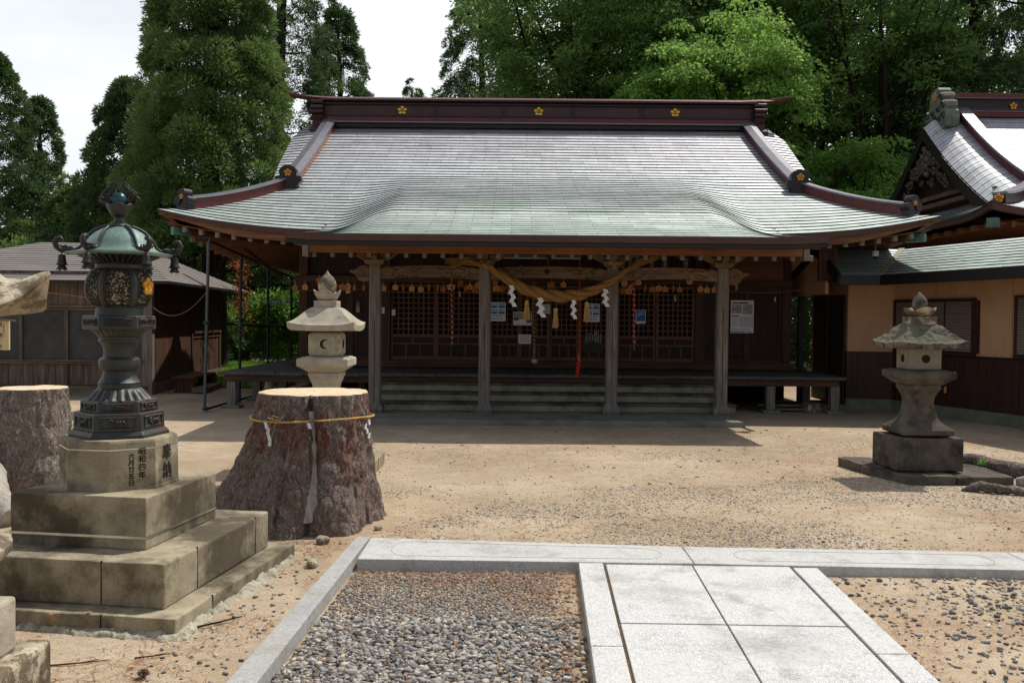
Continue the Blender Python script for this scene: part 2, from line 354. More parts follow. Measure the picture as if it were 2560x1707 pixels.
M['paper'] = m_plain('white_paper', '#dcdce2', .8, 0, .2, .04)
M['cream'] = m_plain('cream_screen', '#b9ae86', .8, 0, .2, .1, 6)
M['pipe'] = m_plain('grey_pipe', '#4c5357', .45, .6, .5, .2, 10)
M['pipedark'] = m_plain('dark_pipe', '#23282b', .5, .5, .5, .2, 10)
M['orange'] = m_plain('cone_orange', '#d5301c', .5)
M['white'] = m_plain('white_plastic', '#c9c9c9', .5)
M['black'] = m_plain('black_paint', '#0d0d0f', .5)
M['blue'] = m_plain('print_blue', '#1f5f9e', .6, var=.3, scale=14)
M['lightblue'] = m_plain('print_light_blue', '#9fb9d8', .6, var=.3, scale=14)
M['red'] = m_plain('print_red', '#b03038', .6)
M['ink'] = m_plain('ink', '#3a3a3f', .7)
M['inkpale'] = m_plain('pale_ink', '#94949c', .7)
M['plaque'] = m_wood('plaque_wood', '#c98a4e', '#e6b078', 'z', .7, 20, .1)
M['plaque2'] = m_wood('plaque_wood_aged', '#9a5a30', '#bf7d4a', 'z', .7, 20, .1)
M['signwood'] = m_wood('sign_board', '#c4b183', '#d9c99d', 'z', .8, 12, .2)
M['cord'] = m_plain('thin_cord', '#7a6046', .85)
M['stemgreen'] = m_plain('grass_blade', '#6f9a4a', .6)
M['strap'] = m_plain('steel_strap', '#c0c0c0', .16, .95, .5, .3, 5)
def _straw():
    t = NT('straw_rope'); n = t.noise(60, 5, .7, t.map((1, 1, 1))); col = t.ramp(n, [(.3, srgb('#6f4d28')), (.7, srgb('#a98150'))]); t.bump(n, .8, .01); return t.base(col, .9, 0, .1)
M['straw'] = _straw()
M['strawpale'] = m_wood('pale_straw', '#b18a4c', '#dcb878', 'z', .9, 60, .6)
def _rw(name, c1, c2, freq):
    t = NT(name); x, y, z = t.sep(); a = t.math('ARCTAN2', y, x); f = t.math('SINE', t.math('ADD', t.math('MULTIPLY', z, freq), a))
    col = t.ramp(f, [(.35, srgb(c1)), (.5, srgb(c2))]); t.bump(t.math('ABSOLUTE', f), .5, .01); return t.base(col, .85, 0, .2)
M['bellrope'] = _rw('red_white_rope', '#8e2b2b', '#b39a86', 70)
M['redrope'] = _rw('red_rope', '#a32a1c', '#8d5a44', 70)
M['tanrope'] = _rw('tan_rope', '#4e3f30', '#84705a', 90)
def _bark(name, a, b, c, red=None):
    t = NT(name); w = t.n('ShaderNodeTexNoise'); w.inputs['Scale'].default_value = 7; w.inputs['Detail'].default_value = 6; t.L(t.co, w.inputs[0])
    mv = t.n('ShaderNodeMix', data_type='VECTOR'); mv.inputs[0].default_value = .16; t.L(t.map((1, 1, .24)), mv.inputs[4]); t.L(w.outputs['Color'], mv.inputs[5]); v = mv.outputs[1]
    vo = t.vor(34, v, 'Distance', 'DISTANCE_TO_EDGE'); n = t.noise(55, 9, .78, v, .8); n2 = t.noise(14, 7, .7, v, .5)
    col = t.ramp(n, [(.3, srgb(a)), (.5, srgb(b)), (.68, srgb(c))])
    if red:
        x, y, z = t.sep(); rm = t.math('MULTIPLY', t.ramp(t.noise(5, 7, .75, t.map((1, 1, .5), (3, 3, 3))), [(.46, 0.), (.6, 1.)]), t.ramp(z, [(.1, .25), (.9, .9)])); col = t.mix(rm, col, t.ramp(n, [(.35, srgb('#4a2418')), (.65, srgb(red))]))
    col = t.mix(t.ramp(n2, [(.34, .6), (.45, 0.)]), col, srgb('#2c221e')); col = t.mix(t.ramp(vo, [(.0, .4), (.07, 0.)]), col, srgb('#241a16'))
    h = t.math('ADD', t.math('MULTIPLY', t.ramp(vo, [(0., 0.), (.16, 1.)]), .5), t.math('ADD', n, t.math('MULTIPLY', n2, 1.2))); t.bump(h, 1., .035)
    return t.base(col, .92, 0, .15)
M['bark'] = _bark('pine_bark', '#5c4f49', '#9a8a80', '#d0c4ba', '#a95d3e')
M['bark2'] = _bark('grey_pine_bark', '#64564f', '#a3948a', '#d4c9be')
M['rootbark'] = _bark('root_bark', '#5b5048', '#8c8075', '#c2b6a8')
M['trunk'] = _bark('tree_bark', '#1d1813', '#3a3028', '#54473a')
def _cut():
    t = NT('cut_wood'); x, y, z = t.sep(); r = t.math('SQRT', t.math('ADD', t.math('MULTIPLY', x, x), t.math('MULTIPLY', y, y)))
    rr = t.math('SINE', t.math('ADD', t.math('MULTIPLY', r, 320), t.math('MULTIPLY', t.noise(3, 3), 12))); n = t.noise(10, 6, .7)
    col = t.ramp(rr, [(.2, srgb('#c4aa84')), (.8, srgb('#decdb0'))]); col = t.mix(t.ramp(n, [(.4, 0.), (.7, .5)]), col, srgb('#eee0c6')); an = t.math('ARCTAN2', y, x); ck = t.noise(1, 3, .6, t.map((14, 14, 1), src=None)); col = t.mix(t.ramp(t.noise(4, 7, .75), [(.5, 0.), (.68, .6)]), col, srgb('#a98a62')); col = t.mix(t.ramp(ck, [(.33, .55), (.4, 0.)]), col, srgb('#8a6a45')); t.bump(n, .4, .01); return t.base(col, .85, 0, .2)
M['cut'] = _cut()
M['bare'] = m_wood('bare_grey_wood', '#867d73', '#c6bdb1', 'z', .85, 30, .6)
def _ground():
    t = NT('sandy_ground'); x, y, z = t.sep()
    n = t.noise(.55, 8, .62); col = t.ramp(n, [(.3, srgb('#9a886f')), (.5, srgb('#b09d83')), (.7, srgb('#c1b098'))])
    f = t.noise(260, 3, .75); col = t.mix(.45, col, t.ramp(f, [(.3, .1), (.7, .9)]), 'OVERLAY')
    sp = t.noise(75, 4, .85); col = t.mix(t.ramp(sp, [(.3, .7), (.42, 0.)]), col, srgb('#5c5346')); col = t.mix(t.ramp(sp, [(.6, 0.), (.7, .5)]), col, srgb('#cfc5b2'))
    col = t.mix(t.ramp(t.noise(5, 7, .7, t.map((1, 1.6, 1), (8, 1, 0))), [(.45, 0.), (.7, .45)]), col, srgb('#84705a'))
    # rusty needle litter in drifts
    lit = t.math('MULTIPLY', t.ramp(t.noise(.9, 6, .7, t.map((1, 1, 1), (5, 5, 5))), [(.5, 0.), (.66, .8)]), t.ramp(t.noise(90, 3, .8, t.map((1, .6, 1))), [(.48, 0.), (.58, 1.)]))
    col = t.mix(lit, col, srgb('#8a5535'))
    # grey grit
    gr = t.math('MULTIPLY', t.ramp(t.noise(.7, 5, .6, t.map((1, 1, 1), (15, 2, 5))), [(.38, .2), (.6, 1.)]), t.ramp(t.vor(75), [(.24, 1.), (.3, 0.)]))
    gc = t.ramp(t.vor(70, None, 'Color'), [(.2, srgb('#4b4f56')), (.8, srgb('#b0aca4'))]); col = t.mix(gr, col, gc)
    d = t.math('ADD', t.noise(40, 6, .7), t.math('MULTIPLY', gr, .6)); t.bump(d, .5, .012)
    return t.base(col, .95, 0, .1)
M['ground'] = _ground()
M['grassland'] = m_plain('grass_ground', '#5c7a34', .95, 0, .1, .3, 3)
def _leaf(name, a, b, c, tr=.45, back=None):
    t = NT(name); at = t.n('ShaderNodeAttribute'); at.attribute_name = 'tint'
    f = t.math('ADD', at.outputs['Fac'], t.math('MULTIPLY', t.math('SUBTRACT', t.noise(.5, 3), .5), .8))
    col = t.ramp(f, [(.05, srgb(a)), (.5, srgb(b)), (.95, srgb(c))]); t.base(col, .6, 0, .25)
    tb = t.n('ShaderNodeBsdfTranslucent'); t.L(t.mix(.5, col, srgb(back or c), 'MIX'), tb.inputs[0]); mx = t.n('ShaderNodeMixShader'); mx.inputs[0].default_value = tr
    t.L(t.b.outputs[0], mx.inputs[1]); t.L(tb.outputs[0], mx.inputs[2]); t.L(mx.outputs[0], t.t.nodes['Material Output'].inputs[0]); return t.m
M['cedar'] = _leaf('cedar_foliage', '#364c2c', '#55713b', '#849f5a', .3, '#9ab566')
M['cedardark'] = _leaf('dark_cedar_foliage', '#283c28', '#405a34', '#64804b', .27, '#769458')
M['maple'] = _leaf('maple_leaves', '#4c6f33', '#739c46', '#9dc062', .52, '#b4d670')
M['zelkova'] = _leaf('zelkova_leaves', '#38532d', '#56793d', '#7b9d52', .45, '#97b860')
M['bush'] = _leaf('bush_leaves', '#3d5f25', '#638a38', '#9ab85c', .45, '#a5cc5c')
M['rust'] = _leaf('dead_leaves', '#5c2e1c', '#8a4a2c', '#b0683f', .4)
M['lawn'] = _leaf('lawn_blades', '#5d8030', '#7da33f', '#a5c45c', .4)
M['litter'] = _leaf('needle_litter', '#6a3a22', '#96603a', '#c39a6a', .1)
def _peb():
    t = NT('river_pebbles'); at = t.n('ShaderNodeAttribute'); at.attribute_name = 'tint'
    col = t.ramp(at.outputs['Fac'], [(0., srgb('#46464a')), (.3, srgb('#6c6b69')), (.6, srgb('#95918a')), (.85, srgb('#b9b1a3')), (1., srgb('#c8b79b'))]); col = t.mix(.3, col, t.ramp(t.noise(120, 3), [(.3, .3), (.7, .7)]), 'OVERLAY'); t.bump(t.noise(200, 3), .15, .003)
    return t.base(col, .75, 0, .2)
M['pebble'] = _peb()

M['nosing'] = m_stone('dark_step_edge', '#4a483f', '#6b675a', None, None, scale=5, grain=120, bump=.4, dark='#2e2c27', darkt=(.45, .6))

M['jointdirt'] = m_stone('joint_dirt', '#4a3c2c', '#6d5a42', None, '#4a4f2c', (.55, .65), 20, 200, .6)
# ------------------------------------------------------------ ground, beds, kerbs and path
def lerp(a, b, t): return a+(b-a)*t
def strip_in(y): return -1.007-(6.4-y)*.031          # inner edge of the left kerb strip
def near_edge(x): return np.where(x < 1.2, 5.825-.018*(x+1), 5.785-.0406*(x-1.2))
def path_l(y): return .446-(5.79-y)*.0348
def path_r(y): return 1.971-(5.73-y)*.044
def smooth(a, b, x): t = np.clip((x-a)/(b-a), 0, 1); return t*t*(3-2*t)
def gz(x, y):
    x = np.asarray(x, float); y = np.asarray(y, float)
    z = .014*fbm(x*.7, y*.7, 0, 4, 3)+.004*fbm(x*6, y*6, 0, 3, 5)
    z = z*smooth(0, .5, np.abs(y-6.1)+np.maximum(0, -x-1.3))
    back = y < near_edge(x)+.06
    inl = back & (x > strip_in(y)-.06) & (x < path_l(y)+.06); inr = back & (x > path_r(y)-.06); inp = back & (x >= path_l(y)+.06) & (x <= path_r(y)-.06)
    z = np.where(inl, -.05+z, z); z = np.where(inr, -.035+z, z); z = np.where(inp, -.06, z)
    kb = (y >= near_edge(x)+.06) & (y < 6.02) & (x > -1.0); z = np.where(kb, -.05, z)
    ks = (y < 6.35) & (x > strip_in(y)-.11) & (x <= strip_in(y)-.03); z = np.where(ks, np.minimum(z, -.03), z)
    return z
def axis_pts(segs): return np.concatenate([np.arange(a, b, st) for a, b, st in segs]+[[segs[-1][1]]])
xs = axis_pts([(-160, -40, 12), (-40, -12, 2), (-12, -3.2, .3), (-3.2, 5.2, .04), (5.2, 12, .3), (12, 40, 2), (40, 160, 12)])
ys = axis_pts([(-30, -4, 3), (-4, 1.6, .3), (1.6, 6.8, .04), (6.8, 16, .15), (16, 40, 1.5), (40, 260, 12)])
GX, GY = np.meshgrid(xs, ys); GZ = gz(GX, GY)
a, b = GX.shape; I = np.arange(a*b).reshape(a, b)
g = npmesh('ground', np.stack([GX.ravel(), GY.ravel(), GZ.ravel()], 1), np.stack([I[:-1, :-1].ravel(), I[:-1, 1:].ravel(), I[1:, 1:].ravel(), I[1:, :-1].ravel()], 1), M['ground'], smooth=True); struct(g)
def quadstone(mb, q, z0=-.12, z1=.03): mb.prism(q, z0, z1)
mk = MB()
def ke(x): return (x, 6.4-.0805*(x+1.0)) if x < 1.2 else (x, 6.223-.036*(x-1.2))
def kn(x): return (x, float(near_edge(np.array(x))))
for x0, x1 in ((-1.0, 1.195), (1.201, 3.42), (3.426, 5.6), (5.606, 7.8)):
    quadstone(mk, [kn(x0), kn(x1), ke(x1), ke(x0)])
struct(mk.build('kerb_strip', M['granite2'], bevel=.006))
mk = MB()
for y0, y1 in ((3.0, 6.42), (1.0, 2.994)):
    quadstone(mk, [(strip_in(y0)-.145, y0), (strip_in(y0), y0), (strip_in(y1)-.002, y1), (strip_in(y1)-.1, y1)])
struct(mk.build('kerb_strip', M['kerb'], bevel=.005))
# shallow tooled lines on the kerb stones
mk = MB()
for x0, x1 in ((-.82, 1.03), (1.5, 3.22)):
    pts = []
    for cx, a0 in ((x1-.12, -90), (x1-.12, 0), (x0+.12, 90), (x0+.12, 180)):
        for k in range(7):
            a = radians(a0+15*k); yy = lerp(kn(cx)[1]+.09, ke(cx)[1]-.09, (sin(a)+1)/2); pts.append((cx+.11*cos(a), yy, .0307))
    pts.append(pts[0]); mk.tube(pts, .0013, 4)
struct(mk.build('kerb_strip', m_plain('tooled_line', '#8a8780', .9)))
mk = MB(); rows = [(4.655, 5.775), (3.515, 4.64), (2.37, 3.5), (1.2, 2.355)]
for y0, y1 in rows:
    for f0, f1 in ((.115, .478), (.4835, .889)):
        def X(y, f): return lerp(path_l(y), path_r(y), f)
        s0, s1 = -.03*f0, -.03*f1
        quadstone(mk, [(X(y0, f0), y0+s0), (X(y0, f1), y0+s1), (X(y1, f1), y1+s1), (X(y1, f0), y1+s0)], -.1, .024)
for y0, y1 in ((4.305, 5.785), (2.85, 4.298), (1.2, 2.843)):
    quadstone(mk, [(path_l(y0), y0), (path_l(y0)+.157, y0), (path_l(y1)+.157, y1), (path_l(y1), y1)], -.1, .028)
    quadstone(mk, [(path_r(y0)-.157, y0-.07), (path_r(y0), y0-.07), (path_r(y1), y1-.07), (path_r(y1)-.157, y1-.07)], -.1, .028)
struct(mk.build('path', M['granite'], bevel=.005))
mk = MB(); mk.add([(path_l(1.2)+.02, 1.2, .012), (path_r(1.2)-.02, 1.2, .012), (path_r(5.7)-.02, 5.7, .012), (path_l(5.76)+.02, 5.76, .012)], [(0, 1, 2, 3)]); struct(mk.build('path', M['jointdirt']))
# ------------------------------------------------------------ pebbles
def ico(sub):
    import bmesh
    bm = bmesh.new(); bmesh.ops.create_icosphere(bm, subdivisions=sub, radius=1); V = np.array([v.co[:] for v in bm.verts]); F = np.array([[v.index for v in f.verts] for f in bm.faces]); bm.free(); return V, F
ICO1, ICO2 = ico(1), ico(2)
def pebbles(name, P, R, shape, flat=.55, sink=.35, tb=.5):
    """P (n,3) ground points, R radii"""
    V0, F0 = shape; n = len(P); r = RNG
    sc = np.stack([R*r.uniform(.8, 1.5, n), R*r.uniform(.7, 1.1, n), R*flat*r.uniform(.6, 1.2, n)], 1)
    V = V0[None]*sc[:, None, :]
    V = V*(1+.16*r.standard_normal((n, len(V0), 1)))
    a = r.uniform(0, 2*pi, n); tl = r.normal(0, .25, n); ca, sa, ct, st = np.cos(a)[:, None], np.sin(a)[:, None], np.cos(tl)[:, None], np.sin(tl)[:, None]
    x, y, z = V[..., 0], V[..., 1], V[..., 2]; x, z = x*ct-z*st, x*st+z*ct; x, y = x*ca-y*sa, x*sa+y*ca
    V = np.stack([x, y, z], 2)+P[:, None, :]; V[..., 2] += (sc[:, 2]*(1-sink))[:, None]
    F = (F0[None]+(np.arange(n)*len(V0))[:, None, None]).reshape(-1, 3)
    tint = np.repeat(np.clip(r.normal(tb, .24, n), 0, 1), len(V0))
    o = npmesh(name, V.reshape(-1, 3), F, M['pebble'], smooth=True, attr=tint); o['kind'] = 'stuff'; return o
def scatter(n, x0, x1, y0, y1, keep, py=1.):
    x = RNG.uniform(x0, x1, n); y = y0+(y1-y0)*RNG.uniform(0, 1, n)**py; k = keep(x, y); x, y = x[k], y[k]
    return np.stack([x, y, gz(x, y)], 1)
inbed = lambda x, y: (x > strip_in(y)+.02) & (x < path_l(y)-.02) & (y < near_edge(x)-.02)
dens = lambda x, y, lo=.0: fbm(x*1.6, y*1.6, 0, 3, 40)*.5+.5
P = scatter(15000, -1.3, .5, 3.4, 4.9, lambda x, y: inbed(x, y) & (RNG.random(len(x)) < .3+1.2*dens(x, y)*smooth(.0, -.35, x-path_l(y))))
P[:, 2] += RNG.uniform(0, .012, len(P)); pebbles('gravel', P, RNG.uniform(.006, .0145, len(P))*RNG.choice([1, 1, 1, 1.35], len(P)), ICO2, sink=.2)
P = scatter(15000, -1.3, .5, 4.8, 5.85, lambda x, y: inbed(x, y) & (RNG.random(len(x)) < .1+.9*dens(x, y)*smooth(.0, -.3, x-path_l(y)+.05)))
pebbles('gravel', P, RNG.uniform(.006, .0125, len(P)), ICO1)
P = scatter(14000, 1.8, 4.2, 3.0, 5.75, lambda x, y: (x > path_r(y)+.03) & (y < near_edge(x)-.02) & (RNG.random(len(x)) < .12+.8*smooth(2.4, 3.3, x+.25*(5.7-y))*dens(x, y)))
pebbles('gravel', P, RNG.uniform(.004, .011, len(P))*RNG.choice([1, 1, 1.9], len(P)), ICO1)
P = scatter(110000, -2.6, 6.5, 6.3, 13, lambda x, y: (np.hypot(x+1.6, y-7.1) > .75) & (RNG.random(len(x)) < 1.3*(.10+smooth(.4, .72, dens(x*.6, y*.8+9)))*smooth(13.5, 7.0, y)), 1.3)
pebbles('gravel', P, RNG.uniform(.0025, .007, len(P))*RNG.choice([1, 1, 1, 1.6], len(P)), ICO1, sink=.5, flat=.4, tb=.62)
P = scatter(600, -2.4, 6.5, 6.3, 13.5, lambda x, y: np.hypot(x+1.6, y-7.1) > .8, 1.2)
pebbles('gravel', P, RNG.uniform(.006, .019, len(P)), ICO1, sink=.4, flat=.45, tb=.55)
P = scatter(500, -2.2, -1.2, 3.0, 6.4, lambda x, y: (x < strip_in(y)-.16) & (x > -1.75+.06*y*0))
pebbles('gravel', P, RNG.uniform(.005, .014, len(P)), ICO1)
# ------------------------------------------------------------ fallen needles
def needles(name, P, L, w, mat, up=.004):
    n = len(P); a = RNG.uniform(0, 2*pi, n); L = L*RNG.uniform(.5, 1.3, n); d = np.stack([np.cos(a), np.sin(a), RNG.normal(0, .12, n)], 1)*L[:, None]; s = np.stack([-np.sin(a), np.cos(a), np.zeros(n)], 1)*(w*RNG.uniform(.6, 1.3, n))[:, None]
    B = P+np.array([0, 0, up]); bend = np.stack([-np.sin(a), np.cos(a), np.zeros(n)], 1)*(L*RNG.normal(0, .12, n))[:, None]
    V = np.stack([B-d/2-s, B-d/2+s, B+bend+s+[0, 0, .002], B+bend-s+[0, 0, .002], B+d/2+s*.5, B+d/2-s*.5], 1)
    F = np.array([[0, 1, 2, 3], [3, 2, 4, 5]])[None]+(np.arange(n)*6)[:, None, None]
    o = npmesh(name, V.reshape(-1, 3), F.reshape(-1, 4), mat, attr=np.repeat(RNG.random(n), 6)); o['kind'] = 'stuff'; return o
dn = lambda x, y: fbm(x*1.3, y*1.3, 4, 3, 60)*.5+.5
P = scatter(17000, -1.2, .5, 3.2, 5.85, lambda x, y: inbed(x, y) & (RNG.random(len(x)) < 1.1*dn(x, y)*(.35+smooth(-.5, .45, x)+smooth(5.2, 5.8, y))))
P[:, 2] += .014; needles('needle_litter', P, .045, .0013, M['litter'])
P = scatter(3500, 1.8, 4., 3.6, 5.75, lambda x, y: (x > path_r(y)+.02) & (y < near_edge(x)-.02) & (RNG.random(len(x)) < dn(x, y)))
needles('needle_litter', P, .045, .0013, M['litter'], .008)
P = scatter(12000, -3, 7.5, 6.3, 13, lambda x, y: RNG.random(len(x)) < 1.5*smooth(.45, .75, dn(x*.5, y*.5)), 1.2)
needles('needle_litter', P, .06, .002, M['litter'])
P = scatter(5000, -2.4, -1.1, 3.2, 6.4, lambda x, y: (x < strip_in(y)-.15) & (RNG.random(len(x)) < 1.4*smooth(.45, .7, dn(x*2, y*2))))
needles('needle_litter', P, .06, .0013, M['litter'])
P = scatter(60, .5, 1.9, 3.7, 6.1, lambda x, y: np.ones(len(x), bool)); P[:, 2] = .033; needles('needle_litter', P, .06, .001, M['litter'], .002)
# ------------------------------------------------------------ the shrine hall
XC = .6; EY = 14.9; EZ = 3.04; RY = 22.2; HX = 6.5; VX = 6.0; FX = 5.05; FY = 17.9; KY = 12.6; KZ = 2.776; LX = 3.0; LS = HX-LX; FD = 2.6
AP, BP = .36, .0129; SYS = (FY-EY)*LS/(HX-FX)
def prof(d): return EZ+AP*d+BP*d*d
def lift(s, fade): return .33*np.clip(s, 0, 1)**2.5*np.clip(1-fade, 0, 1)
def herm(Y, Y0, z0, s0, Y1, z1, s1): L = Y1-Y0; t = np.clip((Y-Y0)/L, 0, 1); return (2*t**3-3*t*t+1)*z0+(t**3-2*t*t+t)*L*s0+(3*t*t-2*t**3)*z1+(t**3-t*t)*L*s1
def kohai(Y): return herm(Y, KY, KZ, .2, EY, 3.39, .36) if Y < EY else herm(Y, EY, 3.39, .36, 18.9, prof(4.), AP+2*BP*4.)
KX0, KX1 = -3.2, 4.45
def roofz(X, Y):
    X = np.asarray(X, float); d = np.maximum(Y-EY, 0); base = prof(d)+lift((np.abs(X-XC)-LX)/LS, d/FD)
    low = np.where(Y < EY, KZ+(EZ-KZ)*(max(Y-KY, 0)/(EY-KY))**1.3, base)
    w = smooth(KX0+.12, KX0+1.25, X)*smooth(KX1-.12, KX1-1.25, X); up = np.maximum(kohai(Y), low)
    return low+(up-low)*w+.03*np.clip(1-np.minimum(X-KX0, KX1-X)/.7, 0, 1)**2*np.clip((EY-Y)/2, 0, 1)
def courses(mb, rows, xl, xr, zf, nx, lip=.024, swap=None, taper=None):
    """overlapping shingle courses: each row a strip with a small lip at its lower edge"""
    for k in range(len(rows)-1):
        y0, y1 = rows[k], rows[k+1]; u = np.linspace(0, 1, nx)
        X0 = lerp(xl(y0), xr(y0), u); X1 = lerp(xl(y1), xr(y1), u)
        Z0 = zf(X0, y0); Z1 = zf(X1, y1)
        jag = .0015*vnoise(X0*1.7, k*3.1, 0, 8)
        A = np.stack([X0, np.full(nx, y0), Z0], 1); B = A+[0, 0, 0]; B[:, 2] += lip+jag; C = np.stack([X1, np.full(nx, y1), Z1+.003], 1)
        X = np.stack([A[:, 0], B[:, 0], C[:, 0]]); Y = np.stack([A[:, 1], B[:, 1], C[:, 1]]); Z = np.stack([A[:, 2], B[:, 2], C[:, 2]])
        if swap: X, Y, Z = swap(X, Y, Z)
        mb.cur = 1; mb.grid(X[:2], Y[:2], Z[:2]); mb.cur = 0; mb.grid(X[1:], Y[1:], Z[1:])
shrine = thing('shrine_hall', 'long wooden shrine hall with a sweeping green copper roof and open front porch', 'shrine', (XC, 17.6, 0))
mb = MB(); st = .2
rk = [KY]+[KY-.1+.2*k for k in range(1, 13)]
courses(mb, list(rk), lambda y: KX0, lambda y: KX1, roofz, 200, lip=.0095)
rm_ = list(np.arange(EY, FY+.01, st)); rm_[-1] = FY
hl = lambda y: XC-HX+(HX-FX)*(y-EY)/(FY-EY)
courses(mb, rm_, lambda y: hl(y), lambda y: 2*XC-hl(y), roofz, 240, lip=.019)
def vxe(y): return float(np.interp(y, [17.9, 19.4, 20.5, 21.5, 22.2], [5.42, 5.66, 5.78, 5.87, 5.68]))
def vz(X, Y):
    z = roofz(X, Y); t = np.clip((np.abs(X-XC)-FX)/(VX-FX), 0, 1.1); return z-.1*t**2*(.3+.7*np.clip((Y-FY)/3.2, 0, 1))
ru = list(np.arange(FY, RY-.09, st))+[RY]
courses(mb, ru, lambda y: XC-vxe(y), lambda y: XC+vxe(y), vz, 200, lip=.021)
# rear slope
bk = lambda X, Y, Z: (X[:, ::-1], 2*RY-Y[:, ::-1], Z[:, ::-1])
rb = list(np.arange(EY, FY+.01, .34))+[FY]
def roofb(X, Y): return prof(max(Y-EY, 0))+lift((np.abs(X-XC)-LX)/LS, max(Y-EY, 0)/FD)
courses(mb, rb, lambda y: hl(y), lambda y: 2*XC-hl(y), roofb, 40, swap=bk)
courses(mb, list(np.arange(FY, RY, .34))+[RY], lambda y: XC-vxe(y), lambda y: XC+vxe(y), roofb, 40, swap=bk)
# side skirts below the gables: rows run along Y
def side(sgn):
    def zf(Yp, t): return prof(t*(FY-EY))+lift((np.abs(Yp-RY)-(RY-EY)+SYS)/SYS, t*(FY-EY)/FD)
    rows = list(np.linspace(0, 1, 19))
    def sw(X, Y, Z):
        tt = Y; xw = XC+sgn*(HX-(HX-FX)*tt); return (xw, X, Z) if sgn > 0 else (xw[:, ::-1], X[:, ::-1], Z[:, ::-1])
    courses(mb, rows, lambda t: EY+(FY-EY)*t, lambda t: 2*RY-EY-(FY-EY)*t, zf, 70, swap=sw)
side(-1); side(1)
roof = mb.build('roof', [M['roof'], M['riser']], shrine)
# gable ends and bargeboards
for s in (-1, 1):
    mb = MB(); x = XC+s*(FX-.15); pts = [(y, float(prof(y-EY))-.1) for y in np.linspace(FY, RY, 9)]
    mb.prism(pts+[(2*RY-a, b) for a, b in pts[::-1]], x-.04, x+.04, 'x'); mb.build('gable_wall', M['brown_z'], shrine)
for s in (-1, 1):
    mb = MB()
    for sg in (1, -1):
        ys_ = np.linspace(FY, RY, 14); R_ = []
        for y in ys_: x = XC+s*(vxe(y)-.04); z = float(vz(np.array(x), y)); yy = y if sg > 0 else 2*RY-y; R_.append([(x-s*.06, yy, z-.26), (x, yy, z-.26), (x, yy, z-.012), (x-s*.06, yy, z-.012)])
        mb.loft(R_)
    mb.build('bargeboard', M['browncop'], shrine)
# eave edges: layered boards under the copper
def edge_strip(name, pts, mat, dz0, dz1, inset, th=.05, tap=False):
    """pts: (x,y,z,nx,ny) along the eave, n = outward; the boards thin out towards an upswept corner"""
    rings = []
    for x, y, z, nx, ny in pts:
        k = 1-.62*float(smooth(4.9, 6.45, abs(x-XC) if ny else 6.5-min(y-EY, 2*RY-EY-y))) if tap else 1
        a_, b_ = dz0 if dz0 > 0 else dz0*k, dz1*k
        rings.append([(x+nx*(-inset), y+ny*(-inset), z+a_), (x+nx*(-inset), y+ny*(-inset), z+b_), (x-nx*(inset+th), y-ny*(inset+th), z+b_), (x-nx*(inset+th), y-ny*(inset+th), z+a_)])
    m = MB(); m.loft(rings); return m.build(name, mat, shrine)
kpts = [(x, KY, float(roofz(x, KY)), 0, -1) for x in np.linspace(KX0, KX1, 60)]
edge_strip('eave_edge', kpts, M['fasciabrown'], .012, -.085, -.004)
edge_strip('gutter', [(x, y, z-.1, a, b) for x, y, z, a, b in kpts], M['trimdark'], .01, -.045, .02, .07)
for s, x in ((-1, KX0), (1, KX1)):
    edge_strip('eave_edge', [(x, y, float(roofz(x, y)), s, 0) for y in np.linspace(KY, EY+.4, 24)], M['fasciabrown'], .012, -.1, -.004)
def meave(x): return (x, EY, float(roofz(x, EY)) if (x < KX0+.05 or x > KX1-.05) else EZ, 0, -1)
for a, b in ((XC-HX, KX0+.3), (KX1-.3, XC+HX)):
    pp = [meave(x) for x in np.linspace(a, b, 30)]
    edge_strip('eave_edge', pp, M['fasciabrown'], .012, -.08, -.004, tap=True)
    edge_strip('eave_board', pp, M['fascia'], -.08, -.2, .05, .09, tap=True)
for s in (-1, 1):
    pp = [(XC+s*HX, y, EZ+float(lift((abs(y-RY)-(RY-EY)+SYS)/SYS, 0)), s, 0) for y in np.linspace(EY, 2*RY-EY, 50)]
    edge_strip('eave_edge', pp, M['fasciabrown'], .012, -.08, -.004, tap=True); edge_strip('eave_board', pp, M['fascia'], -.08, -.2, .05, .09, tap=True)
# soffits
def sof(x, y):
    dx = max(abs(x-XC)-HX, -99); e = min(y-EY, HX-abs(x-XC)) if y < RY else min(2*RY-EY-y, HX-abs(x-XC)); return EZ-.17+.13*max(e, 0)+float(lift((abs(x-XC)-LX)/LS, max(y-EY, 0)/FD))*(1 if y < EY+FD else 0)
mb = MB(); U, V = np.meshgrid(np.linspace(XC-HX+.12, XC+HX-.12, 60), np.linspace(EY+.1, 2*RY-EY-.1, 44)); Zs = np.vectorize(sof)(U, V); mb.grid(U[:, ::-1], V[:, ::-1], Zs[:, ::-1]); mb.build('soffit', M['soffit'], shrine, solid=.02)
mb = MB(); U, V = np.meshgrid(np.linspace(KX0+.1, KX1-.1, 20), np.linspace(KY+.1, 17.4, 10)); mb.grid(U, V, 2.64+.135*(V-KY-.1)); mb.build('soffit', M['soffit'], shrine, solid=.02)
